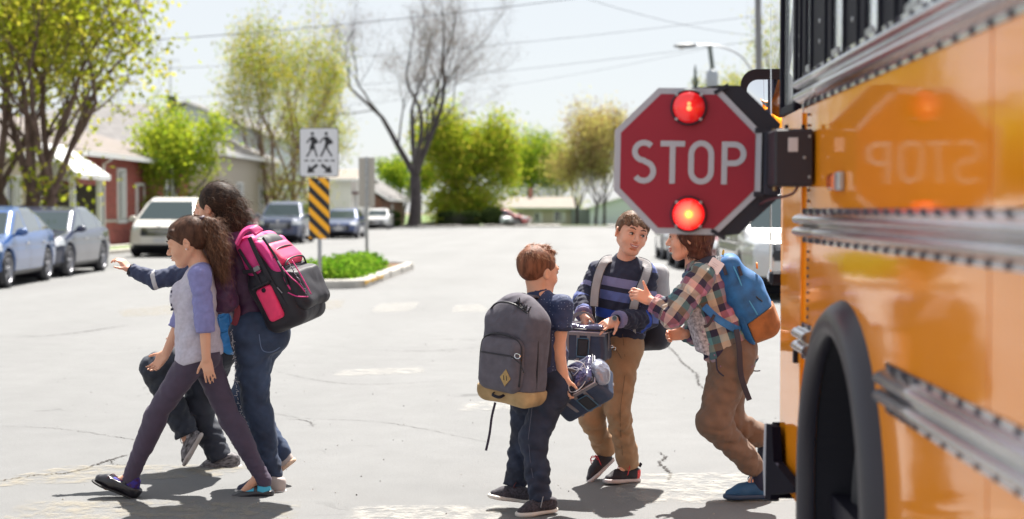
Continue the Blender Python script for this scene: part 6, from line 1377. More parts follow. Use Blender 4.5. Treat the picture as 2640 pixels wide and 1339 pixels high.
    cap_hair(hv, hc, A, H, .012, .01, .008, -.26, .02, nzamp=.008, seed=9); P = lambda x, y, z: hc + A @ V(x * H, y * H, z * H)
    for i, yy in enumerate((-.27, -.2, -.12, -.04, .04, .12, .2, .27)): hv.cone(P(.16, yy, .42 - abs(yy) * .3), P(.362 - yy * yy * 1.6, yy * 1.12, .235 - .03 * (i % 2) - abs(yy) * .1), .075 * H, .030 * H, .03 * H, nz=(.003, 160, i))
    for s in (1, -1): hv.cone(P(.12, s * .31, .24), P(.07, s * .335, .02), .075 * H, .035 * H, .04 * H)
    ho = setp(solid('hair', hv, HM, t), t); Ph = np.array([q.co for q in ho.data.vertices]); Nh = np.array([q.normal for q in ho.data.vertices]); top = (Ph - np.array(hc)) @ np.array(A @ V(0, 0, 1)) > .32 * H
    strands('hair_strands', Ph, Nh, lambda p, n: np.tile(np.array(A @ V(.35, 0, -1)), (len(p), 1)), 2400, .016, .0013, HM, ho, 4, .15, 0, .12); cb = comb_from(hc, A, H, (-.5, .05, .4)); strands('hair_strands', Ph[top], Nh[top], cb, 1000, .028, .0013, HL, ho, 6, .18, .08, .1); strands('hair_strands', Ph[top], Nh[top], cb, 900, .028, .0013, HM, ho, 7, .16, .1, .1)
    wd = J(1585, 821, -.262) ; wa = V(-.15, -.9, .25).normalized()
    wt = setp(MB().lathe(wd, wa, [(-.004, .013), (.005, .014), (.007, .013), (.0065, .010)], 24).build('watch', mat('watch_steel', (.25, .25, .27), .3, .8), t, smooth=True), t); MB().lathe(wd, wa, [(.0065, .0105), (.0068, .006), (.0069, 0)], 20).build('dial', mat('watch_dial', (.03, .05, .05), .2, coat=.5), wt)
    cv = Vol(*bbox([wrL], .06), .0035); ua = U(elL, wrL); cv.cone(Vector(wrL) - ua * .006, Vector(wrL) + ua * .010, .0245, .0245, 0, cut=[(Vector(wrL) + ua * .012, ua), (Vector(wrL) - ua * .008, -ua)]); solid('watch_band', cv, BLACK, wt)
    BK = fab('black_mesh_shoe', (.013, .011, .018), .7); RED = mat('red_lace', (.55, .015, .03), .6); SO = mat('pale_pink_sole', (.52, .46, .46), .6, var=(25, .12)); REDP_ = mat('red_heel_panel', (.6, .03, .03), .5)
    hl, toe = J(1648, 1241, .03), J(1541, 1247, -.10); o, M, L = shoe(t, hl, toe - hl, V(0, 0, 1), .215, (BK, SO, (REDP_, lambda c: (c[:, 0] < .16) & (c[:, 2] < .30)))); laces(o, L, RED, 1)
    MB().tube([(.0, 0, .34 * L), (-.05 * L, 0, .42 * L), (-.02 * L, 0, .44 * L), (.03 * L, 0, .36 * L)], .005, 6).build('heel_loop', BLACK, o)
    hl, toe = J(1584, 1172, .12), J(1531, 1222, .04); o, M, L = shoe(t, hl + V(0, 0, -.03), toe - hl, V(-.6, 0, 1), .20, (BK, SO)); laces(o, L, RED, 1)
    return dict(f=f, lt=lt, J=J, shL=shL, shR=shR, wrL=wrL, wrR=wrR)
B5 = boy_stripe()

# ================================================================ 6. boy in the plaid shirt, leaning forward
def boy_plaid():
    Y = 7.1; J = lambda x, y, d=0: W(x, y, Y + d); H = .222; t = person('boy in an open plaid shirt leaning forward, face half hidden by the stop sign', G(1920, 1285)); f = V(-.93, 0, -.36).normalized()
    A = axes3(V(-1, .05, -.02), V(-.02, 0, 1)); hc = J(1775, 612); nb = J(1797, 690); chest = J(1823, 745); pel = J(1885, 915)
    shN, shF = J(1810, 712, -.135), J(1800, 700, .12); elN, elF = J(1735, 812, -.20), J(1800, 860, .14); wrN, wrF = J(1676, 775, -.16), J(1765, 862, .05)
    hpN, hpF = J(1890, 925, -.065), J(1880, 925, .065); knN, knF = J(1838, 1090, -.10), J(1872, 1078, .08); anN, anF = J(1956, 1216, -.05), J(1975, 1135, .10)
    pts = [hc, elN, elF, wrN, wrF, J(1640, 730, -.16), J(1860, 1285, -.05), J(2010, 1200, .1), pel]; lo, hi = bbox(pts, .12); lo[2] = -.02
    v = Vol(lo, hi, .0065, zones(hc, .13, .0036) + [(0, J(1630, 0).x, J(1690, 0).x, .0038), (2, wrN.z - .05, wrN.z + .09, .0038)])
    v.cone(pel, chest, .09, .095, .03); v.cone(chest, nb, .09, .045, .03); v.cone(shN, shF, .032, .032, .03); limb(v, shN, elN, wrN, (.036, .03, .023)); limb(v, shF, elF, wrF, (.036, .03, .023))
    hand_prims(v, wrN, J(1645, 760, -.17) - wrN, (-.35, .8, -.3), (-.25, -.2, 1), .145, 1.05, thumb=.2, tdir=(-.42, -.05, 1)); hand_prims(v, wrF, V(-1, -.2, -.05), (0, -.2, 1) if False else (0, -1, -.2), (0, 0, 1), .14, .9)
    limb(v, hpN, knN, anN, (.07, .045, .03)); limb(v, hpF, knF, anF, (.07, .045, .03)); v.cone(anN, J(1930, 1258, -.05), .024, .02, .02); v.cone(anF, J(1990, 1160, .10), .024, .02, .02)
    neck_prims(v, hc, A, H, nb, .2); head_prims(v, hc, A, H, 1, 1.05); setp(solid('body', v, SKIN2, t), t); face_parts(t, hc, A, H, smile=True)
    tr = Vol(*bbox([hpN, hpF, knN, knF, anN, anF], .15), .0058); C = tr.cone
    for hp, kn, an, s in ((hpN, knN, anN, 1), (hpF, knF, anF, 2)):
        C(hp, kn, .102, .074, .03, nz=(.005, 45, s)); C(kn, Vector(kn).lerp(an, .82), .072, .056, .03, nz=(.006, 52, s + 4)); C(Vector(kn).lerp(an, .8), an, .050, .040, .015, nz=(.0025, 220, s), cut=(an, U(kn, an)))
    C(hpN, hpF, .10, .10, .03); C(J(1892, 900), J(1880, 870), .115, .115, .03); tr.plane(J(1880, 880), (-.3, 0, 1)); to = setp(solid('trousers', tr, fab('brown_jogger_twill', (.145, .088, .06), .8, fuzz=.2, fold=.7), t), t)
    pk = MB().tube(spline([J(1846, 925, -.185), J(1850, 955, -.19), J(1866, 970, -.185)], 5), .004, 5); pk.build('pocket_edge', mat('pocket_navy', (.02, .02, .04), .8), to)
    sv = Vol(*bbox([nb, pel, elN, elF, wrN, wrF, shN, J(1860, 990)], .14), .0055); C = sv.cone; C(J(1890, 940), chest, .142, .13, 0, flat=(f, .88), nz=(.007, 42, 3)); C(chest, nb, .125, .062, .03, flat=(f, .88)); C(shN, shF, .05, .05, .04)
    # the near front panel hangs open towards the camera side and below
    C(J(1850, 850, -.10), J(1868, 975, -.12), .06, .035, .03, flat=((.3, 1, 0), .5)); sv.plane(J(1888, 980), (.9, 0, -1), .004); sv.plane(J(1885, 965), (-.5, 0, -1), .004)
    sv.cone(J(1838, 985, -.10), J(1800, 860, .02), .04, .055, .01, op='s'); sv.cone(J(1770, 900, .0), J(1800, 850, .0), .05, .05, .02, op='s')
    for a, b_, w_, s in ((shN, elN, wrN, 1), (shF, elF, wrF, 2)):
        c_ = Vector(b_).lerp(w_, .88); C(a, b_, .062, .060, .025, nz=(.008, 55, s)); C(b_, w_, .058, .038, .02, nz=(.007, 80, s + 3), cut=(c_, U(b_, w_)))
    bones = [(tuple(nb + V(.02, 0, .02)), tuple(J(1900, 950)), (0, -1, 0), .135, 0), (tuple(shN), tuple(elN), (0, -1, 0), .06, 1.), (tuple(elN), tuple(wrN), (0, -1, 0), .052, 2.), (tuple(shF), tuple(elF), (0, -1, 0), .06, 3.), (tuple(elF), tuple(wrF), (0, -1, 0), .052, 4.)]
    na = (.025, .02, .05); pi_ = (.48, .17, .22); te = (.10, .25, .27); cr = (.62, .52, .44); ol = (.23, .18, .12); vi = (.28, .14, .26)
    S1 = [(0, na), (1 / 6, pi_), (2 / 6, cr), (3 / 6, na), (4 / 6, te), (5 / 6, ol)]; S2 = [(0, cr), (1 / 5, na), (2 / 5, te), (3 / 5, vi), (4 / 5, na)]
    so = setp(solid('shirt', sv, ramp_mat('plaid_flannel', S1, .205, second=(S2, .165), rough=.85, fold=.4), t, attr=lambda P: near_bones(P, bones)), t)
    ts = Vol(*bbox([J(1815, 880)], .2), .006); ts.cone(J(1800, 800, -.03), J(1832, 920, -.035), .085, .075, .0, flat=(V(-.9, 0, -.3), .8)); ts.plane(J(1830, 915), (-.3, 0, -1)); setp(solid('undershirt', ts, fab('white_printed_tee', (.5, .47, .55), .8, var=(70, .7), col2=(.62, .6, .66)), t), t)
    ep = J(1742, 820, -.258); setp(MB().lathe(ep, (-.25, -1, -.1), [(-.012, .026), (.0, .026), (.004, .02), (.006, 0)], 16).build('elbow_patch', fab('navy_elbow_patch', (.05, .045, .08), .8), t, smooth=True), t)
    bt = MB()
    for x, y in ((1812, 856), (1828, 888), (1842, 916), (1858, 945)): bt.lathe(J(x, y, -.15), (0, -1, 0), [(0, .004), (.003, .004), (.004, 0)], 8)
    bt.build('button', mat('violet_button', (.2, .1, .2), .4), so)
    cl = Vol(*bbox([nb], .13), .0045); cl.cone(J(1790, 706, -.05), J(1768, 712, -.06), .035, .02, .01, flat=((0, 1, 0), .5)); cl.cone(J(1798, 676), J(1802, 690), .05, .062, .02); cl.cone(J(1780, 640), J(1800, 700), .045, .045, .0, op='s'); solid('collar', cl, fab('teal_collar', (.10, .16, .24), .8), so)
    HM = hairm('auburn_brown_hair', (.065, .025, .020), (.13, .055, .04)); hv = Vol(*bbox([hc, J(1800, 690)], .16), .0042); P = lambda x, y, z: hc + A @ V(x * H, y * H, z * H)
    hv.ell(P(-.09, 0, .15), (.47 * H, .39 * H, .42 * H), 0, A, nz=(.01 * H, 50, 2)); hv.cone(P(-.12, .0, .1), P(-.18, .0, -.34), .40 * H, .30 * H, .05, nz=(.004, 60, 3), flat=((0, 1, 0), .95)); hv.ell(P(.47, 0, -.14), (.36 * H, .42 * H, .50 * H), .03 * H, A, 's'); hv.ell(P(.2, 0, -.5), (.22 * H, .26 * H, .3 * H), .03 * H, A, 's'); hv.plane(P(0, 0, -.42), A @ V(.35, 0, -1), .01)
    ho = setp(solid('hair', hv, HM, t), t); Ph = np.array([q.co for q in ho.data.vertices]); Nh = np.array([q.normal for q in ho.data.vertices])
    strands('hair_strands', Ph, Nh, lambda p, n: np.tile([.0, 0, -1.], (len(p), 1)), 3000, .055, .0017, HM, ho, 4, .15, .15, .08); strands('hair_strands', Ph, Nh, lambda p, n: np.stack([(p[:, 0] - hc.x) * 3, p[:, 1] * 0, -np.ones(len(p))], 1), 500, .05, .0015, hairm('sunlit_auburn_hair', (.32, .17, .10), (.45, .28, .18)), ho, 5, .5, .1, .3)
    BS = fab('blue_knit_shoe', (.012, .07, .17), .75, fuzz=.3); SO = mat('navy_sole', (.02, .045, .10), .6)
    hl, toe = J(1990, 1284, -.04), J(1858, 1286, -.06); o, M, L = shoe(t, hl, toe - hl, V(0, 0, 1), .235, (BS, SO)); laces(o, L, BS)
    hl, toe = J(1999, 1130, .12), J(1988, 1200, .10); o, M, L = shoe(t, hl, toe - hl, V(-1, 0, .3), .2, (fab('dark_navy_shoe', (.012, .02, .05), .75), SO))
    sk = Vol(*bbox([anN, anF], .1), .005); sk.cone(J(1954, 1205, -.05), J(1964, 1248, -.05), .040, .044, 0); sk.cone(J(1972, 1125, .1), J(1992, 1150, .1), .036, .036, 0); setp(solid('sock', sk, fab('navy_sock', (.012, .015, .04), .9), t), t)
    return dict(J=J, f=f)
B6 = boy_plaid()
# ---------------------------------------------------------------- bags
def bagthing(name, label, cat, M):
    t = bpy.data.objects.new(name, None); t.empty_display_size = .1; t.matrix_world = M; return link(tag(t, label, cat)), M.inverted()
def lm(v, name, m, t, **k): return solid(name, v, m, t, **k)          # meshes in the bag's own coordinates
def tozip(t, pts, r, m, nm='zip', inv=None): return MB().tube(spline([inv @ Vector(p) if inv is not None else Vector(p) for p in pts], 5), r, 6).build(nm, m, t, smooth=True)
ZIP = mat('black_zip', (.012, .011, .018), .45)
# local axes of a bag: x to the right as seen from outside, y away from the wearer, z up
def bag_matrix(o, out, up):
    out = Vector(out).normalized(); up = Vector(up); x = out.cross(up) * -1; x = up.cross(out).normalized() * -1; up = out.cross(x) * -1
    x = out.cross(up).normalized() * -1; M = Matrix((x, out, up)).transposed()
    if M.determinant() < 0: x = -x; M = Matrix((x, out, up)).transposed()
    M = M.to_4x4(); M.translation = Vector(o); return M

def grey_pack():
    J = B4['J']; M = bag_matrix(J(1328, 905, -.17), (-.60, -.78, .02), (.09, -.02, 1)); t, inv = bagthing('backpack', 'grey backpack with tan suede bottom and diamond patch worn by the ginger haired boy', 'backpack', M)
    GR = fab('grey_canvas', (.088, .080, .104), .85, var=(25, .15), fold=.6, fs=9); GR2 = fab('grey_canvas_pocket', (.095, .086, .108), .85, var=(25, .15), fold=.3); TAN = fab('tan_suede', (.32, .20, .09), .9, var=(9, .45), col2=(.5, .34, .17), fold=.4)
    sgn = 1
    v = Vol((-.22, -.15, -.32), (.22, .18, .32), .0052); v.box((0, 0, -.02), (.155, .085, .20), .06, .0, nz=(.004, 26, 1)); v.ell((0, -.005, .15), (.135, .08, .115), .06); v.plane((0, 0, -.165), (0, 0, -1)); lm(v, 'main_compartment', GR, t)
    v = Vol((-.22, -.15, -.32), (.22, .18, -.1), .0052); v.box((0, .002, -.165), (.160, .090, .075), .055, .0, nz=(.003, 26, 2)); v.plane((0, 0, -.164), (0, 0, 1)); lm(v, 'suede_bottom', TAN, t)
    v = Vol((-.2, .0, -.3), (.2, .2, .2), .005); v.box((0, .085, -.055), (.122, .042, .125), .05, .0, nz=(.003, 22, 5)); p = lm(v, 'front_pocket', GR2, t)
    rim = [(-.118, .098, -.14), (-.120, .098, .0), (-.105, .098, .05), (-.06, .10, .075), (0, .10, .08), (.06, .10, .075), (.105, .098, .05), (.12, .098, .0), (.118, .098, -.14)]
    MB().tube(spline(rim, 6), .0045, 6).build('zip', ZIP, p, smooth=True)
    MB().tube([(-.08, .128, -.005), (.09, .128, -.01)], .0035, 6).build('zip', ZIP, p)
    for sx in (-1, 1): MB().tube(spline([(.155 * sx, .02, -.15), (.158 * sx, .03, 0), (.14 * sx, .03, .12), (.09 * sx, .03, .20)], 6), .0035, 6).build('piping', ZIP, t, smooth=True)
    MB().tube(spline([(-.12, .05, .17), (-.05, .075, .215), (.04, .08, .22), (.11, .06, .18), (.15, .02, .1)], 6), .0045, 6).build('zip', ZIP, t, smooth=True)
    s_ = .038; MB().prism([(0, -s_), (s_ * .8, 0), (0, s_), (-s_ * .8, 0)], Matrix.Translation((.062 * -M.to_3x3().determinant(), .1295, -.105)), .003).build('leather_patch', mat('diamond_leather', (.38, .25, .10), .8, var=(40, .2)), p)
    q = MB()
    for dx in (-.008, .008): q.box((-.062 * M.to_3x3().determinant() + dx, .132, -.105), (.0028, .002, .022), M=Matrix.Translation((-.062 + dx, .1315, -.105)) @ Matrix.Rotation(R(8), 4, 'Y'))
    q.build('patch_slot', ZIP, p)
    MB().ribbon(spline([(-.03, .09, -.19), (-.02, .112, -.20), (.02, .112, -.195), (.03, .09, -.19)], 5), .014, .004, (0, 1, 0)).build('bottom_loop', BLACK, t)
    MB().ribbon(spline([(-.02, -.06, .20), (-.018, -.03, .25), (.018, -.03, .25), (.02, -.06, .20)], 6), .016, .005, (0, 1, .3)).build('haul_loop', BLACK, t)
    b = MB(); rg_ = random.Random(3)
    for i in range(16): u = i / 15; p_ = V(-.10 + .07 * u, .05, .19 + .035 * u); b.tube([p_, p_ + V(rg_.uniform(-.02, .02), rg_.uniform(0, .02), rg_.uniform(0, .03)), p_ + V(rg_.uniform(-.02, .02), rg_.uniform(0, .02), 0)], .0025, 4)
    b.build('cord_tangle', ZIP, t)
    # zip pull with karabiner, dangling strap
    MB().tube(spline([V(-.085, .132, -.006), V(-.11, .14, -.01), V(-.14, .13, -.03), V(-.165, .13, -.065)], 6), [.004] * 6 + [.003] * 12 + [.006], 6).build('zip_pull', ZIP, t, smooth=True)
    MB().tube([V(-.125 + .016 * math.cos(a), .135, .002 + .011 * math.sin(a)) for a in [6.28 * k / 14 for k in range(15)]], .002, 5).build('ring', CHROME, t)
    MB().box((.158, -.01, .075), (.006, .012, .032), bev=.001).build('side_tab', mat('leather_tab', (.4, .22, .12), .8), t)
    mk = lambda pts, w, nm, m_, th=.006, nrm=(0, -1, 0): MB().ribbon([inv @ Vector(p) for p in spline(pts, 6)], w, th, inv.to_3x3() @ Vector(nrm)).build(nm, m_, t)
    mk([J(1277, 1038, -.18), J(1268, 1075, -.18), J(1262, 1120, -.18), J(1253, 1162, -.18)], .011, 'loose_strap', fab('black_webbing', (.02, .012, .035), .7, fold=0), .003)
    shR, shL = B4['shR'], B4['shL']
    mk([J(1352, 800, -.14), J(1362, 768, -.12), J(1385, 765, -.055), J(1420, 770, -.01)], .045, 'shoulder_strap', GR, .012, (-.3, -.6, .7)); mk([J(1330, 800, -.13), J(1330, 772, -.08), J(1340, 765, .0), J(1360, 775, .09)], .045, 'shoulder_strap', GR, .012, (-.3, -.5, .8))
    mk([J(1385, 800, -.15), J(1398, 830, -.16), J(1415, 880, -.13), J(1412, 950, -.11), J(1395, 1000, -.12)], .022, 'lower_strap', fab('navy_webbing', (.025, .025, .045), .7, fold=0), .005, (.2, -1, 0))
grey_pack()

def pink_pack():
    Y = 7.2; J = lambda x, y, d=0: W(x, y, Y + d); up = V(-.47, .02, 1).normalized(); out = V(1, -.30, .47).normalized(); o = J(728, 712, .03); M = bag_matrix(o, out, up); t, inv = bagthing('backpack', 'bright pink and black backpack with a pink bottle pocket worn by the taller girl', 'backpack', M)
    PK = fab('hot_pink_nylon', (.62, .025, .20), .55, var=(14, .2), fuzz=.3, fold=.8); PK2 = fab('coral_pink_nylon', (.75, .03, .13), .55, fold=.4); BKN = fab('black_nylon', (.009, .007, .014), .6, fold=.7)
    sx = 1 if (M.to_3x3() @ V(1, 0, 0)).y < 0 else -1                  # the bag side that faces the street
    hy = .125
    v = Vol((-.22, -.2, -.32), (.22, .2, .34), .0052); v.box((0, -.018, -.10), (.165, .115, .155), .06, 0, nz=(.004, 26, 1)); v.box((0, -.035, .07), (.145, .082, .16), .07, .05, nz=(.004, 26, 3)); lm(v, 'main_compartment', BKN, t)
    v = Vol((-.22, -.2, -.32), (.22, .2, .34), .0052); v.box((0, -.045, .07), (.156, .058, .18), .05, 0, nz=(.004, 30, 2)); v.plane((0, 0, -.06), (0, 0, -1)); lm(v, 'pink_panel', PK, t)
    v = Vol((-.22, -.2, -.32), (.22, .22, .34), .0052); v.box((0, .055, .02), (.152, .024, .19), .03, 0, nz=(.003, 30, 2), M=Matrix.Rotation(R(14), 3, 'X')); v.plane((0, 0, -.13), (0, .5, -1)); lm(v, 'pink_band', PK, t)
    v = Vol((-.22, -.2, -.32), (.22, .26, .34), .0052); v.box((0, .098, -.07), (.15, .045, .135), .045, 0, nz=(.003, 30, 4)); v.plane((0, 0, .055), (0, .5, 1), .01); fp = lm(v, 'front_pocket', BKN, t)
    v = Vol((-.22, -.1, .0), (.22, .2, .3), .0052); v.box((0, .052, .10), (.125, .032, .075), .035, 0, M=Matrix.Rotation(R(24), 3, 'X')); lm(v, 'upper_pocket', PK2, t)
    # bottle pocket on the near side
    v = Vol((-.24, -.2, -.32), (.24, .2, .1), .005); v.box((sx * .165, -.035, -.105), (.022, .045, .088), .02, 0, taper=-.06); bp = lm(v, 'bottle_pocket', PK2, t)
    MB().box((sx * .178, -.035, -.008), (.028, .104, .014), bev=.004).build('pocket_trim', BKN, bp)
    MB().lathe((sx * .188, -.03, -.035), (sx, 0, 0), [(-.006, .012), (.003, .011), (.004, 0)], 14).build('grommet', BLACK, bp, smooth=True)
    X = sx * .168
    def rib(pts, w, nm, m_, th=.006, par=t): return MB().ribbon(spline([V(X + sx * d, y, z) for y, z, d in pts], 6), w, th, (sx, 0, 0)).build(nm, m_, par)
    rib([(-.075, .20, -.012), (-.06, .12, .0), (-.045, .05, .0), (-.04, -.005, .006)], .016, 'webbing', BKN); rib([(.0, .23, -.02), (.005, .15, -.004), (.01, .06, .002), (.02, -.04, .004), (.03, -.15, .0)], .022, 'webbing', BKN)
    rib([(-.10, .09, .0), (-.05, .075, .006), (.0, .07, .008)], .02, 'compression_strap', BKN); MB().box((X + sx * .012, -.02, .075), (.012, .035, .024), bev=.004).build('buckle', MIDG, t)
    rib([(.06, .20, -.03), (.085, .10, -.014), (.09, .0, -.01), (.085, -.06, -.008)], .012, 'webbing', BKN)
    MB().tube(spline([V(X - sx * .005, .10, .03), V(X, .12, -.03), V(X, .145, -.08), V(X - sx * .01, .155, -.13)], 6), .003, 6).build('piping', PK, fp, smooth=True); MB().tube(spline([V(X + sx * .003, .075, -.095), V(X + sx * .003, .11, -.13), V(X - sx * .003, .16, -.155)], 6), .003, 6).build('piping', PK, fp, smooth=True)
    MB().tube(spline([V(X - sx * .02, .155, .04), V(X - sx * .02, .165, -.04), V(X - sx * .03, .168, -.15)], 6), .003, 6).build('piping', PK, fp, smooth=True)
    b = MB(); rg_ = random.Random(7)
    for i in range(22): z = .06 - i * .009; b.tube([V(X - sx * .01 + rg_.gauss(0, .003), .135 + .001 * i, z), V(X - sx * .005, .140 + .001 * i + rg_.gauss(0, .004), z - .005), V(X - sx * .01, .136 + .001 * i, z - .01)], .0024, 4)
    b.build('braided_cord', mat('grey_cord', (.16, .14, .18), .6), fp); MB().tube([V(X + sx * .004, .035, -.05), V(X + sx * .012, .05, -.085)], .003, 5).build('zip_pull', MIDG, t); MB().tube([V(X - sx * .0, .095, .065), V(X + sx * .01, .105, .035)], .0045, 5).build('zip_pull', MIDG, fp)
    for i, (yy, z) in enumerate(((-.02, .235), (.02, .205), (.075, .13), (.105, .06))): MB().tube(spline([V(-.13, yy - .02, z - .05), V(-.08, yy, z - .005), V(.08, yy, z - .005), V(.13, yy - .02, z - .05)], 6), .0045, 6).build('zip', ZIP, t, smooth=True)
    MB().ribbon(spline([V(-.025, -.07, .24), V(-.025, -.04, .30), V(.025, -.04, .30), V(.025, -.07, .24)], 6), .02, .007, (0, 1, .4)).build('haul_loop', BKN, t)
    mk = lambda pts, w, nm, m_, th=.01, nrm=(0, -1, 0): MB().ribbon([inv @ Vector(p) for p in spline(pts, 6)], w, th, inv.to_3x3() @ Vector(nrm)).build(nm, m_, t)
    mk([J(668, 600, -.1), J(650, 588, -.09), J(628, 598, -.09), J(610, 630, -.085)], .055, 'shoulder_strap', PK, .014, (-.3, -.4, 1)); mk([J(668, 600, .13), J(650, 588, .14), J(625, 600, .15)], .055, 'shoulder_strap', PK, .014, (-.3, .2, 1))
pink_pack()

def blue_pack():
    J = B6['J']; up = V(-.42, 0, 1).normalized(); out = V(1, -.12, .42).normalized(); M = bag_matrix(J(1925, 762, .0), out, up); t, inv = bagthing('backpack', 'blue backpack with a brown suede bottom and white tag worn by the boy in plaid', 'backpack', M)
    BL = fab('bright_blue_canvas', (.010, .105, .30), .65, var=(16, .4), fuzz=.3, fold=.9); BR_ = fab('rust_suede', (.28, .10, .028), .85, var=(12, .4), fold=.5); BKN = fab('black_webbing_b', (.02, .016, .03), .6, fold=0)
    sx = 1 if (M.to_3x3() @ V(1, 0, 0)).y < 0 else -1
    v = Vol((-.2, -.18, -.3), (.2, .18, .3), .0052); v.box((0, 0, -.055), (.14, .095, .16), .07, 0, nz=(.004, 28, 1)); v.box((0, -.025, .10), (.125, .06, .12), .055, .07, nz=(.004, 28, 3)); v.plane((0, 0, -.105), (0, .25, -1)); lm(v, 'main_compartment', BL, t)
    v = Vol((-.2, -.18, -.3), (.2, .18, .0), .0052); v.box((0, .002, -.06), (.144, .099, .164), .07, 0, nz=(.003, 28, 1)); v.plane((0, 0, -.104), (0, -.25, 1)); v.plane((0, -.045, 0), (0, -1, 0)); lm(v, 'suede_bottom', BR_, t)
    v = Vol((-.2, -.18, -.3), (.2, .0, .0), .0052); v.box((0, -.01, -.08), (.135, .08, .145), .05, 0); v.plane((0, -.046, 0), (0, 1, 0)); lm(v, 'back_panel', BL, t)
    X = sx * .142
    MB().tube(spline([V(X - sx * .035, -.005, .20), V(X - sx * .005, .0, .12), V(X + sx * .002, .0, .03), V(X, .015, -.09)], 6), .0035, 6).build('seam_piping', mat('pale_blue_piping', (.06, .30, .55), .6), t, smooth=True)
    for y, z in ((-.045, .185), (.02, .155), (.035, .03)): MB().ribbon([V(X - sx * .018, y, z), V(X - sx * .004, y - .004, z - .045)], .016, .006, (sx, 0, .3)).build('side_tab', BKN, t)
    MB().tube(spline([V(X - sx * .02, .03, .02), V(X, .045, -.015), V(X, .06, -.04)], 4), .004, 5).build('zip', ZIP, t)
    MB().tube([V(sx * .06 + .012 * math.cos(a), .10 + .004 * math.sin(a), .12 + .012 * math.sin(a)) for a in [6.28 * k / 14 for k in range(15)]], .005, 5).build('orange_loop', mat('orange_cord', (.8, .25, .02), .6), t)
    b = MB(); 
    for i in range(6): p_ = V(.01 * (i - 3), -.03, .225 + .004 * (i % 2)); b.tube([p_, p_ + V(.01, .01, .014), p_ + V(.02, 0, 0)], .004, 5)
    b.build('haul_loop', mat('yellow_cord', (.5, .32, .03), .6), t)
    tg = MB().prism(rrect(.066, .062, .006), Matrix(), .003); MT = inv @ (Matrix.Translation(J(1844, 686, -.165)) @ Matrix.Rotation(R(33), 4, 'Y')); tg.v = [tuple(MT @ Vector(q)) for q in tg.v]; to = tg.build('luggage_tag', mat('white_card', (.68, .66, .74), .6), t)
    b = MB()
    for i in range(3): b.box((0, 0, 0), (.03 - .006 * i, .0004, .0018), M=MT @ Matrix.Translation((-.004, -.0019, .008 - .009 * i)))
    b.build('tag_print', mat('faint_print', (.4, .38, .45), .7), to)
    mk = lambda pts, w, nm, m_, th=.01, nrm=(0, -1, 0): MB().ribbon([inv @ Vector(p) for p in spline(pts, 6)], w, th, inv.to_3x3() @ Vector(nrm)).build(nm, m_, t)
    mk([J(1866, 672, -.08), J(1840, 668, -.09), J(1812, 676, -.12), J(1785, 700, -.15), J(1782, 740, -.17)], .045, 'shoulder_strap', BKN, .012, (-.3, -.6, .8)); mk([J(1866, 672, .08), J(1835, 668, .10), J(1805, 680, .13), J(1780, 720, .16)], .05, 'shoulder_strap', BL, .012, (-.3, .3, .9))
    mk([J(1815, 790, -.19), J(1850, 822, -.185), J(1885, 843, -.17), J(1906, 852, -.12)], .035, 'lower_strap', BL, .008, (0, -1, .1)); mk([J(1842, 812, -.195), J(1826, 838, -.20), J(1815, 842, -.20)], .014, 'strap_end', BKN, .004)
    mk([J(1898, 850, -.16), J(1906, 900, -.19), J(1911, 970, -.19), J(1932, 1032, -.18)], .026, 'loose_strap', BKN, .004); mk([J(1935, 955, .1), J(1950, 957, .1), J(1960, 956, .1)], .006, 'strap_end', BKN, .003)
blue_pack()

def grey_pack2():
    J = B5['J']; M = bag_matrix(J(1650, 790, .17), (.30, .95, .02), (-.02, 0, 1)); t, inv = bagthing('backpack', 'pale grey backpack with a black lower half worn by the boy in the striped sweater', 'backpack', M); PG = fab('pale_grey_canvas', (.33, .32, .33), .85, fold=.6); BKN = fab('black_nylon_c', (.016, .015, .028), .6, fold=.5)
    v = Vol((-.22, -.15, -.3), (.22, .15, .3), .0055); v.box((0, 0, 0), (.155, .08, .22), .06, 0, nz=(.004, 26, 1)); v.plane((0, 0, -.06), (-.0, 0, -1)); lm(v, 'main_compartment', PG, t)
    v = Vol((-.22, -.15, -.3), (.22, .15, .1), .0055); v.box((0, 0, -.01), (.158, .084, .22), .06, 0, nz=(.004, 26, 1)); v.plane((0, 0, -.058), (0, 0, 1)); lm(v, 'lower_half', BKN, t)
    mk = lambda pts, w, nm, m_, th=.01, nrm=(0, -1, 0): MB().ribbon([inv @ Vector(p) for p in spline(pts, 6)], w, th, inv.to_3x3() @ Vector(nrm)).build(nm, m_, t)
    for a in ((([1583, 668, .02], [1562, 672, -.06], [1546, 700, -.095], [1535, 745, -.115], [1531, 790, -.12])), (([1640, 672, .02], [1668, 684, -.06], [1664, 715, -.11], [1640, 770, -.135], [1632, 800, -.125]))):
        P_ = [J(*q) for q in a]; mk(P_, .040, 'shoulder_strap', PG, .007, (0, -1, .35)); mk([p + V(0, .006, 0) for p in P_], .050, 'strap_edge', BKN, .005, (0, -1, .35)); mk([P_[-1], P_[-1] + V(.002, .004, -.06), P_[-1] + V(.01, .03, -.12)], .014, 'strap_webbing', BKN if a[0][0] < 1600 else PG, .004)
    mk([J(1676, 705, .08), J(1690, 760, .09), J(1695, 830, .10)], .004, 'seam_piping', mat('grey_piping', (.55, .52, .5), .7), .003); mk([J(1642, 925, .12), J(1630, 950, .10), J(1612, 975, .10), J(1598, 990, .1)], .016, 'loose_strap', BKN, .003)
grey_pack2()

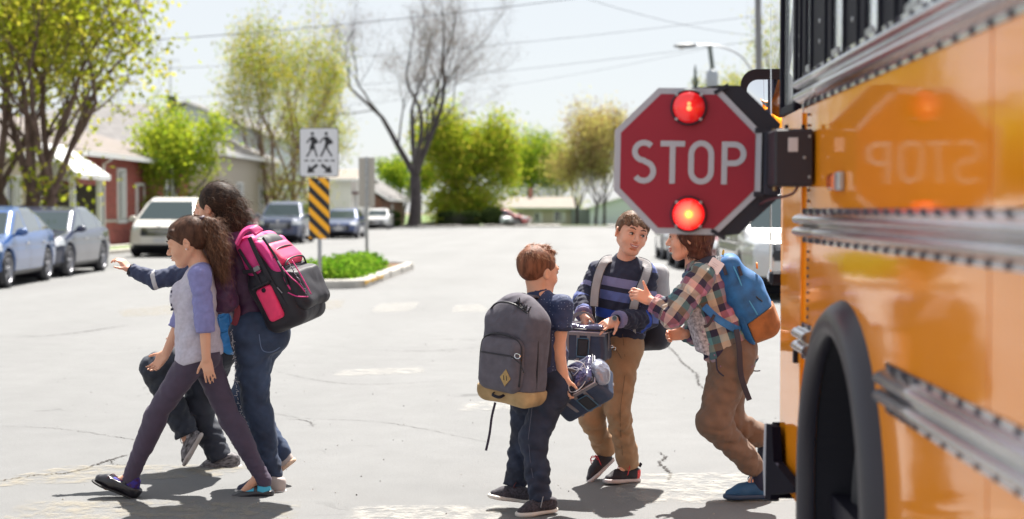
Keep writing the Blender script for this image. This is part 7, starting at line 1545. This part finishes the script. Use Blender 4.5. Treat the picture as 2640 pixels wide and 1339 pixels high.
def blue_bag():
    Y = 7.82; J = lambda x, y, d=0: W(x, y, Y + d); M = bag_matrix(J(592, 800, -.01), (1, 0, .1), (-.1, 0, 1)); t, inv = bagthing('backpack', 'bright blue backpack showing between the girl in lilac and the taller girl', 'backpack', M); BL = fab('azure_nylon', (.02, .20, .50), .5, fold=1, fs=16)
    v = Vol((-.2, -.12, -.3), (.2, .15, .3), .006); v.box((0, 0, 0), (.14, .065, .23), .06, 0, nz=(.006, 34, 1)); lm(v, 'main_compartment', BL, t)
    sx = 1 if (M.to_3x3() @ V(1, 0, 0)).y < 0 else -1
    for y in (-.03, .03): MB().tube([V(sx * .142, y, .18), V(sx * .146, y, 0), V(sx * .142, y, -.2)], .003, 5).build('seam_piping', mat('deep_blue_piping', (.01, .06, .2), .6), t)
    MB().ribbon([inv @ Vector(p) for p in spline([J(592, 700, -.1), J(570, 690, -.11), J(548, 705, -.12), J(540, 745, -.12)], 6)], .045, .01, inv.to_3x3() @ V(0, -1, .3)).build('shoulder_strap', BL, t)
blue_bag()

def cooler(label, M, big):
    t, inv = bagthing('lunch_bag', label, 'lunch bag', M); NV = fab('navy_ripstop', (.022, .036, .078), .55, fold=.5); GT = fab('grey_tape', (.17, .165, .19), .7, fold=.2); SHN = mat('glossy_lid_vinyl', (.05, .045, .11), .18, coat=.8, bump=(16, .9, .03)); MSH = fab('dark_mesh', (.02, .022, .03), .8, fold=.3); SIL = mat('silver_piping', (.45, .44, .52), .3)
    w_, d_, h_ = (.135, .085, .085) if big else (.12, .085, .085)
    v = Vol((-w_ - .03, -d_ - .03, -h_ - .03), (w_ + .03, d_ + .03, h_ + .03), .0048); v.box((0, 0, 0), (w_, d_, h_), .028, 0, taper=.06, nz=(.002, 40, 1)); v.plane((0, 0, h_ * .72), (0, 0, 1)); lm(v, 'body', NV, t)
    v = Vol((-w_ - .03, -d_ - .03, h_ * .5), (w_ + .03, d_ + .03, h_ + .06), .0046); v.box((0, 0, h_ * .85), (w_ * .97, d_ * .97, .026), .022, 0, nz=(.004, 45, 2)); lid = lm(v, 'lid', SHN, t)
    ring = [(-w_ * .98, -d_ * .98), (w_ * .98, -d_ * .98), (w_ * .98, d_ * .98), (-w_ * .98, d_ * .98), (-w_ * .98, -d_ * .98)]
    for z, r_, m_ in ((h_ * .70, .0045, SIL), (h_ * .86, .004, ZIP)): MB().tube([V(x, y, z) for x, y in ring], r_, 6).build('zip' if m_ is ZIP else 'piping', m_, t, smooth=True)
    for x in (-.055, .0, .055) if big else (-.05, .05): MB().ribbon([V(x, -d_ - .002, h_ * .7), V(x * .97, -d_ * 1.0 - .001, 0), V(x * .92, -d_ * .97, -h_ * .95)], .016, .004, (0, -1, 0)).build('side_tape', GT, t)
    MB().ribbon([V(-w_, -d_ - .001, h_ * .6), V(w_, -d_ - .001, h_ * .6)], .016, .004, (0, -1, 0)).build('top_tape', GT, t)
    v = Vol((-.08, -d_ - .04, -h_), (.08, -d_ + .02, h_ * .6), .0045); v.box((.028, -d_, -.015), (.030, .012, .045), .010, 0); mp = lm(v, 'mesh_pocket', MSH, t); MB().tube([V(.058 * 1 + 0, -d_ - .012, -.058), V(.06, -d_ - .012, .02), V(.055, -d_ - .012, .03), V(.0, -d_ - .012, .03), V(-.002, -d_ - .012, -.05), V(.0, -d_ - .012, -.06), V(.056, -d_ - .012, -.06)], .003, 5).build('piping', mat('teal_piping', (.05, .12, .2), .6), mp)
    for s in (1, -1): MB().ribbon([V(s * w_ * 1.0, 0, -h_ * .9), V(s * (w_ + .002), 0, 0), V(s * w_, 0, h_ * .7)], .02, .004, (1, 0, 0)).build('side_tape', GT, t)
    MB().ribbon(spline([V(-.055, 0, h_ + .02), V(-.04, 0, h_ + .05), V(0, 0, h_ + .062), V(.04, 0, h_ + .05), V(.055, 0, h_ + .02)], 6), .02, .006, (0, 0, 1) if False else (0, 1, .01)).build('handle', GT, t)
    b = MB()
    for k in range(3): b.tube(spline([V(-w_ * .8, -.05 + .03 * k, h_ + .012), V(-.03, -.04 + .04 * k, h_ + .02), V(.03, .04 - .03 * k, h_ + .018), V(w_ * .8, -.03 + .03 * k, h_ + .012)], 8), .0022, 5)
    b.build('bungee_cord', SIL, lid)
    return t, inv
J5 = B5['J']; M = bag_matrix(J5(1512, 878, -.19), (.12, 1, 0), (-.02, .1, 1)); M = Matrix.Translation(J5(1500, 884, -.18)) @ Matrix.Rotation(R(2), 4, 'Y') @ Matrix.Rotation(R(-14), 4, 'Z')
t, inv = cooler('navy lunch bag held in front by the boy in the striped sweater', M, True)
J4 = B4['J']; M = Matrix.Translation(J4(1500, 1003, .02)) @ Matrix.Rotation(R(-38), 4, 'Y') @ Matrix.Rotation(R(-25), 4, 'Z') @ Matrix.Rotation(R(28), 4, 'X')
M = Matrix.Translation(J4(1497, 1005, .02)) @ Matrix.Rotation(R(62), 4, 'Y') @ Matrix.Rotation(R(-20), 4, 'Z')
M = Matrix.Translation(J4(1497, 1003, .02)) @ Matrix.Rotation(R(-33), 4, 'Y') @ Matrix.Rotation(R(-24), 4, 'Z') @ Matrix.Rotation(R(32), 4, 'X')
t, inv = cooler('navy lunch bag with a glossy lid hanging tilted from the ginger haired boy\'s hand', M, True)
v = Vol((.06, -.12, -.05), (.24, .12, .12), .005); v.ell((.145, 0, .03), (.035, .075, .055), 0, nz=(.004, 60, 3)); lm(v, 'end_pocket', mat('glossy_end_vinyl', (.22, .24, .32), .15, coat=.9, bump=(22, .9, .03)), t)
MB().ribbon([inv @ Vector(p) for p in spline([J4(1455, 1000, -.09), J4(1475, 1010, -.13), J4(1500, 1000, -.12), J4(1540, 960, -.05)], 6)], .018, .004, (0, 0, 1)).build('carry_strap', BLACK, t)
MB().tube([inv @ Vector(p) for p in spline([J4(1465, 985, -.12), J4(1470, 1010, -.13), J4(1492, 1005, -.14), J4(1512, 975, -.12), J4(1505, 940, -.1), J4(1480, 930, -.1)], 6)], .0022, 5).build('cord', mat('pale_cord', (.5, .48, .52), .5), t, smooth=True)
# ---------------------------------------------------------------- parked cars: modelled on a grid from a side outline, then split into body, glass, lamps
def polysd(poly, Y, Z):
    d = None; n = len(poly); s = None
    for i in range(n):
        ax, az = poly[i]; bx, bz = poly[i - 1]; ex, ez = bx - ax, bz - az; wx, wz = Y - ax, Z - az
        t = np.clip((wx * ex + wz * ez) / (ex * ex + ez * ez), 0, 1); q = (wx - ex * t) ** 2 + (wz - ez * t) ** 2; d = q if d is None else np.minimum(d, q)
        c = (az <= Z) & (bz > Z) & (ex * (Z - az) > (Y - ax) * ez) | (az > Z) & (bz <= Z) & (ex * (Z - az) < (Y - ax) * ez); s = c if s is None else s ^ c
    return np.sqrt(d) * np.where(s, -1, 1)
def smax(a, b, k): h = np.maximum(k - np.abs(a - b), 0) / k; return np.maximum(a, b) + h * h * k * .25
def smin(a, b, k): h = np.maximum(k - np.abs(a - b), 0) / k; return np.minimum(a, b) - h * h * k * .25
def paint(nm, c, metal=.5): return mat(nm, c, .3, metal, coat=1)
CG = mat('car_windshield_glass', (.03, .045, .05), .03, spec=.45); CGS = mat('car_glass', (.035, .05, .06), .03, spec=1, coat=1); HLM = mat('headlight_glass', (.62, .64, .66), .08, .3, coat=1); GRL = mat('grille_black', (.015, .015, .02), .4); TLR = mat('tail_light_red', (.35, .01, .01), .15, coat=1)
PLT = mat('number_plate', (.5, .5, .52), .5); ALLOY = mat('alloy_rim', (.32, .32, .35), .35, .8)
def car(label, cat, x, y, deg, kind, col, h=.026, group='cars parked on the street', metal=.2, grille='slats', name='parked_car', rear=False):
    # own coordinates: nose at y = 0, tail at y = L, x sideways, z up
    if kind == 'sedan': L, Wd, H, belt = 4.55, 1.76, 1.46, .92; lo = [(0, .30), (.03, .62), (.12, .74), (.55, .86), (1.25, .95), (2.4, .97), (3.7, 1.0), (4.3, 1.02), (4.5, .95), (4.55, .62), (4.5, .3), (4.2, .19), (.3, .18)]; up = [(.98, .88), (1.9, 1.38), (2.35, H), (3.0, H - .01), (3.55, 1.30), (4.15, .98)]
    elif kind == 'suv': L, Wd, H, belt = 4.7, 1.90, 1.74, 1.08; lo = [(0, .34), (.02, .80), (.10, .98), (.5, 1.05), (1.2, 1.12), (2.4, 1.12), (4.2, 1.13), (4.65, 1.1), (4.7, .62), (4.6, .32), (4.3, .25), (.3, .24)]; up = [(1.05, 1.08), (1.72, 1.62), (2.1, H), (3.6, H), (4.25, 1.62), (4.58, 1.1)]
    else: L, Wd, H, belt = 5.05, 1.98, 1.76, 1.06; lo = [(0, .30), (.02, .74), (.10, .90), (.5, 1.0), (1.0, 1.10), (2.4, 1.10), (4.6, 1.12), (5.0, 1.1), (5.05, .6), (4.95, .3), (4.7, .22), (.3, .22)]; up = [(.70, 1.02), (1.62, 1.62), (2.05, H), (4.2, H), (4.75, 1.64), (4.98, 1.1)]
    wr = .33 if kind == 'sedan' else .36; wf, wb = .86, L - .98; hw = Wd / 2
    X = np.arange(-hw - .06, hw + .06, h, dtype=np.float32); Yv = np.arange(-.08, L + .1, h, dtype=np.float32); Zv = np.arange(.08, H + .08, h, dtype=np.float32)
    v = Vol((0, 0, 0), (.1, .1, .1), .05); v.ax = [X, Yv, Zv]; v.h = h; x_, y_, z_ = X[:, None, None], Yv[None, :, None], Zv[None, None, :]
    yz = polysd(lo, Yv[:, None], Zv[None, :])[None]; plan = [(-hw * .55, 0), (-hw * .84, .10), (-hw * .97, .5), (-hw, 1.2), (-hw, L - 1), (-hw * .95, L - .3), (-hw * .8, L), (hw * .8, L), (hw * .95, L - .3), (hw, L - 1), (hw, 1.2), (hw * .97, .5), (hw * .84, .10), (hw * .55, 0)]
    xy = polysd(plan, X[:, None], Yv[None, :])[:, :, None]; tum = np.maximum(z_ - .72, 0) * .16 + np.maximum(.5 - z_, 0) * .12
    d = smax(yz, xy + tum, .14); crease = .010 * np.exp(-((z_ - belt * .78) / .03) ** 2); d = d + crease * (np.abs(x_) > hw * .8)
    gh = smax(polysd(up, Yv[:, None], Zv[None, :])[None], np.abs(x_) - (hw - .05 - np.maximum(z_ - belt, 0) * .34), .12); d = smin(d, gh, .05)
    for w_ in (wf, wb):          # arches with a slight lip
        rr2 = np.sqrt((y_ - w_) ** 2 + (z_ - wr) ** 2); d = smin(d, smax(rr2 - (wr + .10), np.abs(x_) - hw + .012 * 0 + .02, .04), .03); d = np.maximum(d, -smax(rr2 - (wr + .055), .34 + 0 * x_ + (hw - .62) - np.abs(x_), .02))
    v.d = np.broadcast_to(d, (len(X), len(Yv), len(Zv))).astype(np.float32).copy(); P, F = v.net(); P = smoothm(P, F, 1)
    c = P[F].mean(1); N = vnormals(P, F)[F].mean(1); ax = np.abs(c[:, 0]); yy, zz = c[:, 1], c[:, 2]
    gp = np.array(up); cen = gp.mean(0); inner = [tuple(cen + (p_ - cen) * (.86 if i in (0, len(up) - 1) else .84)) for i, p_ in enumerate(gp)]
    side = (np.abs(N[:, 0]) > .55) & (zz > belt + .02); s_in = polysd(inner, yy, zz) < .0; pil = np.zeros(len(c), bool)
    for p_ in ((2.25, 3.3) if kind == 'sedan' else (2.2, 3.3)): pil |= np.abs(yy - p_ + (zz - belt) * .1) < .045
    cls = np.zeros(len(c), int); cls[side & s_in & ~pil] = 1
    roofh = H - .12; ws = (N[:, 1] < -.3) & (zz > belt + .03) & (zz < roofh) & (ax < hw - .15 - (zz - belt) * .34) & (yy > .6); cls[ws] = 2
    rw = (N[:, 1] > .3) & (zz > belt + .07) & (zz < roofh) & (ax < hw - .16 - (zz - belt) * .34); cls[rw] = 3
    fr = (N[:, 1] < -.25) & (yy < .6); hz0, hz1 = (.62, .78) if kind == 'sedan' else (.76, .93)
    cls[(yy < .52) & (ax > hw * .60) & (zz > hz0 - (ax - hw * .6) * -.12) & (zz < hz1 + (ax - hw * .6) * .1) & (N[:, 1] < .35) & (zz < hz1 + .05)] = 4
    g0, g1 = (.40, .62) if kind == 'sedan' else (.62, .86)
    cls[fr & (ax < hw * .56) & (zz > g0) & (zz < g1)] = 5; cls[fr & (ax < hw * .80) & (zz > .27) & (zz < .37)] = 5
    cls[(N[:, 1] > -.2) & (yy > L - .35) & (ax > hw * .55) & (zz > hz0 + .05) & (zz < hz1 + .10)] = 6
    dr = (np.abs(N[:, 0]) > .6) & (zz > .30) & (zz < belt + .02) & (cls == 0); ym = 2.25; cls[dr & (yy > 1.32) & (yy < ym - .02)] = 7; cls[dr & (yy > ym + .02) & (yy < 3.3) & (np.hypot(yy - wb, zz - wr) > wr + .13)] = 7
    seam = dr & ((np.abs(yy - 1.30) < h * .45) | (np.abs(yy - ym) < h * .45) | (np.abs(yy - 3.31) < h * .45))
    cls[(zz < .30) & (cls == 0)] = 8
    M = Matrix.Translation((x, y, 0)) @ Matrix.Rotation(R(deg), 4, 'Z'); t = thing(name, label, cat, (0, 0, 0), group=group); t.matrix_world = M
    pm = paint(name + '_paint', col, metal)
    def piece(nm, sel, m, par=t, mi=None):
        if not sel.any(): return None
        f = F[sel]; u, inv_ = np.unique(f, return_inverse=True); return npmesh(nm, P[u], inv_.reshape(f.shape), m, par, mi)
    body = piece('body', (cls == 0) & ~seam, pm); piece('body_seam', seam, GRL)
    piece('windshield', cls == 2, CG); piece('rear_window', cls == 3, CG)
    for s in (1, -1):
        q = c[:, 0] * s > 0; piece('side_window', (cls == 1) & q, CGS); piece('headlight', (cls == 4) & q, HLM); piece('tail_light', (cls == 6) & q, TLR)
        for a, b_ in ((1.2, ym), (ym, 3.4)):
            o = piece('door', (cls == 7) & q & (yy > a) & (yy < b_), pm)
            if o: MB().box((s * (hw + .006), b_ - .2 if b_ == ym else 3.15, belt - .14), (.03, .17, .03), bev=.01).build('handle', pm if kind != 'sedan' else CHROME, o)
        mb = Vol((s * (hw + .12) - .2, 1.1, belt - .1), (s * (hw + .12) + .2, 1.5, belt + .25), .018); mb.ell((s * (hw + .10), 1.28, belt + .07), (.115, .06, .075), 0); mb.cone((s * (hw - .08), 1.30, belt + .0), (s * (hw + .05), 1.29, belt + .04), .03, .03, .02); solid('wing_mirror', mb, pm, t)
    piece('grille', cls == 5, GRL); piece('sill', cls == 8, GRL)
    if grille == 'slats':
        b = MB(); n_ = 5
        for i in range(n_): b.tube([V(-hw * .52, .035 + .04, g0 + (g1 - g0) * (i + .5) / n_), V(0, -.005, g0 + (g1 - g0) * (i + .5) / n_), V(hw * .52, .035 + .04, g0 + (g1 - g0) * (i + .5) / n_)], .008, 5)
        b.build('grille_slat', CHROME, t)
    MB().box((0, .0, .46 if kind == 'sedan' else .50), (.34, .03, .13), bev=.005).build('number_plate', PLT, t); MB().lathe((0, -.0, g1 + .045), (0, -1, -.2), [(-.01, .055), (.01, .05), (.018, .03), (.015, 0)], 16).build('badge', CHROME, t, smooth=True)
    for w_ in (wf, wb):
        for s in (1, -1):
            c0 = V(s * (hw - .015), w_, wr); o = MB().lathe(c0, (s, 0, 0), [(-.20, wr * .62), (-.21, wr * .9), (-.18, wr), (-.03, wr), (0, wr * .93), (.004, wr * .75), (-.01, wr * .68)], 28).build('wheel', RUBBER, t, smooth=True)
            b = MB().lathe(c0, (s, 0, 0), [(-.012, wr * .70), (.0, wr * .68), (-.04, wr * .62), (-.09, wr * .58)], 28); b.lathe(c0, (s, 0, 0), [(-.02, .06), (-.005, .05), (.0, 0)], 12)
            for k in range(5):
                a = 6.283 * k / 5
                for da in (-.13, .13): b.box((0, 0, 0), (.03, .03, wr * .55), M=Matrix.Translation(c0 - V(s * .028, 0, 0)) @ Matrix.Rotation(a + da, 4, 'X') @ Matrix.Translation((0, 0, wr * .38)))
            b.build('rim', ALLOY, o); MB().lathe(c0 - V(s * .10, 0, 0), (s, 0, 0), [(0, wr * .6), (.001, 0)], 20).build('brake_disc', GRL, o)
    MB().box((0, L / 2, .25), (Wd * .7, L * .8, .08)).build('underbody', GRL, t)
    for s in (1, -1): MB().tube([V(s * (hw - .3), 1.1 if kind != 'van' else .85, belt + .03), V(s * (hw - .3) - .5, 1.05 if kind != 'van' else .8, belt + .06)], .01, 5).build('wiper', BLACK, t)
    return t
car('bright blue hatchback sedan cut off by the left edge of the photo', 'car', -10.75, 24.75, 5.5, 'sedan', (.02, .08, .26), h=.022, metal=.15)
car('slate blue sedan parked between the bright blue car and the white minivan', 'car', -11.22, 29.25, 3.5, 'sedan', (.012, .02, .06), h=.022, metal=.15)
car('white minivan with a chrome slatted grille parked before the red brick bungalow', 'minivan', -11.95, 42.2, 2, 'van', (.62, .59, .55), metal=.1, h=.026)
car('dark navy crossover parked just left of the striped hazard board', 'car', -11.85, 59, 2, 'suv', (.02, .035, .10), h=.034)
car('medium blue sedan parked between the crosswalk sign and the bare metal post', 'car', -10.95, 69, 2, 'sedan', (.025, .05, .16), h=.034)
car('maroon sedan half hidden behind the taller girl and the navy crossover', 'car', -14.7, 66, 24, 'sedan', (.10, .012, .035), h=.034)
car('tiny white car beyond the medium blue sedan', 'car', -13.55, 102, 2, 'sedan', (.6, .6, .6), h=.045, metal=.1)
car('distant red car parked on the driveway of the far bungalow', 'car', -3.3, 122, 75, 'sedan', (.22, .015, .02), h=.045)
car('small distant silver green car left of the red car', 'car', -4.9, 121.3, 20, 'sedan', (.35, .42, .42), h=.045)
car('silver minivan standing beyond the bus behind the blue backpack', 'minivan', 3.62, 22.3, 0, 'van', (.50, .50, .50), h=.026, metal=.7)
car('dark red car behind the silver minivan, partly covered by the stop sign', 'car', 3.55, 28.2, 0, 'sedan', (.16, .012, .02), h=.034)
car('pale grey crossover third in line beyond the bus', 'car', 3.45, 34, 0, 'suv', (.4, .4, .42), h=.034)
car('white sedan fourth in line beyond the bus', 'car', 3.4, 40, 0, 'sedan', (.55, .55, .55), h=.034, metal=.1)
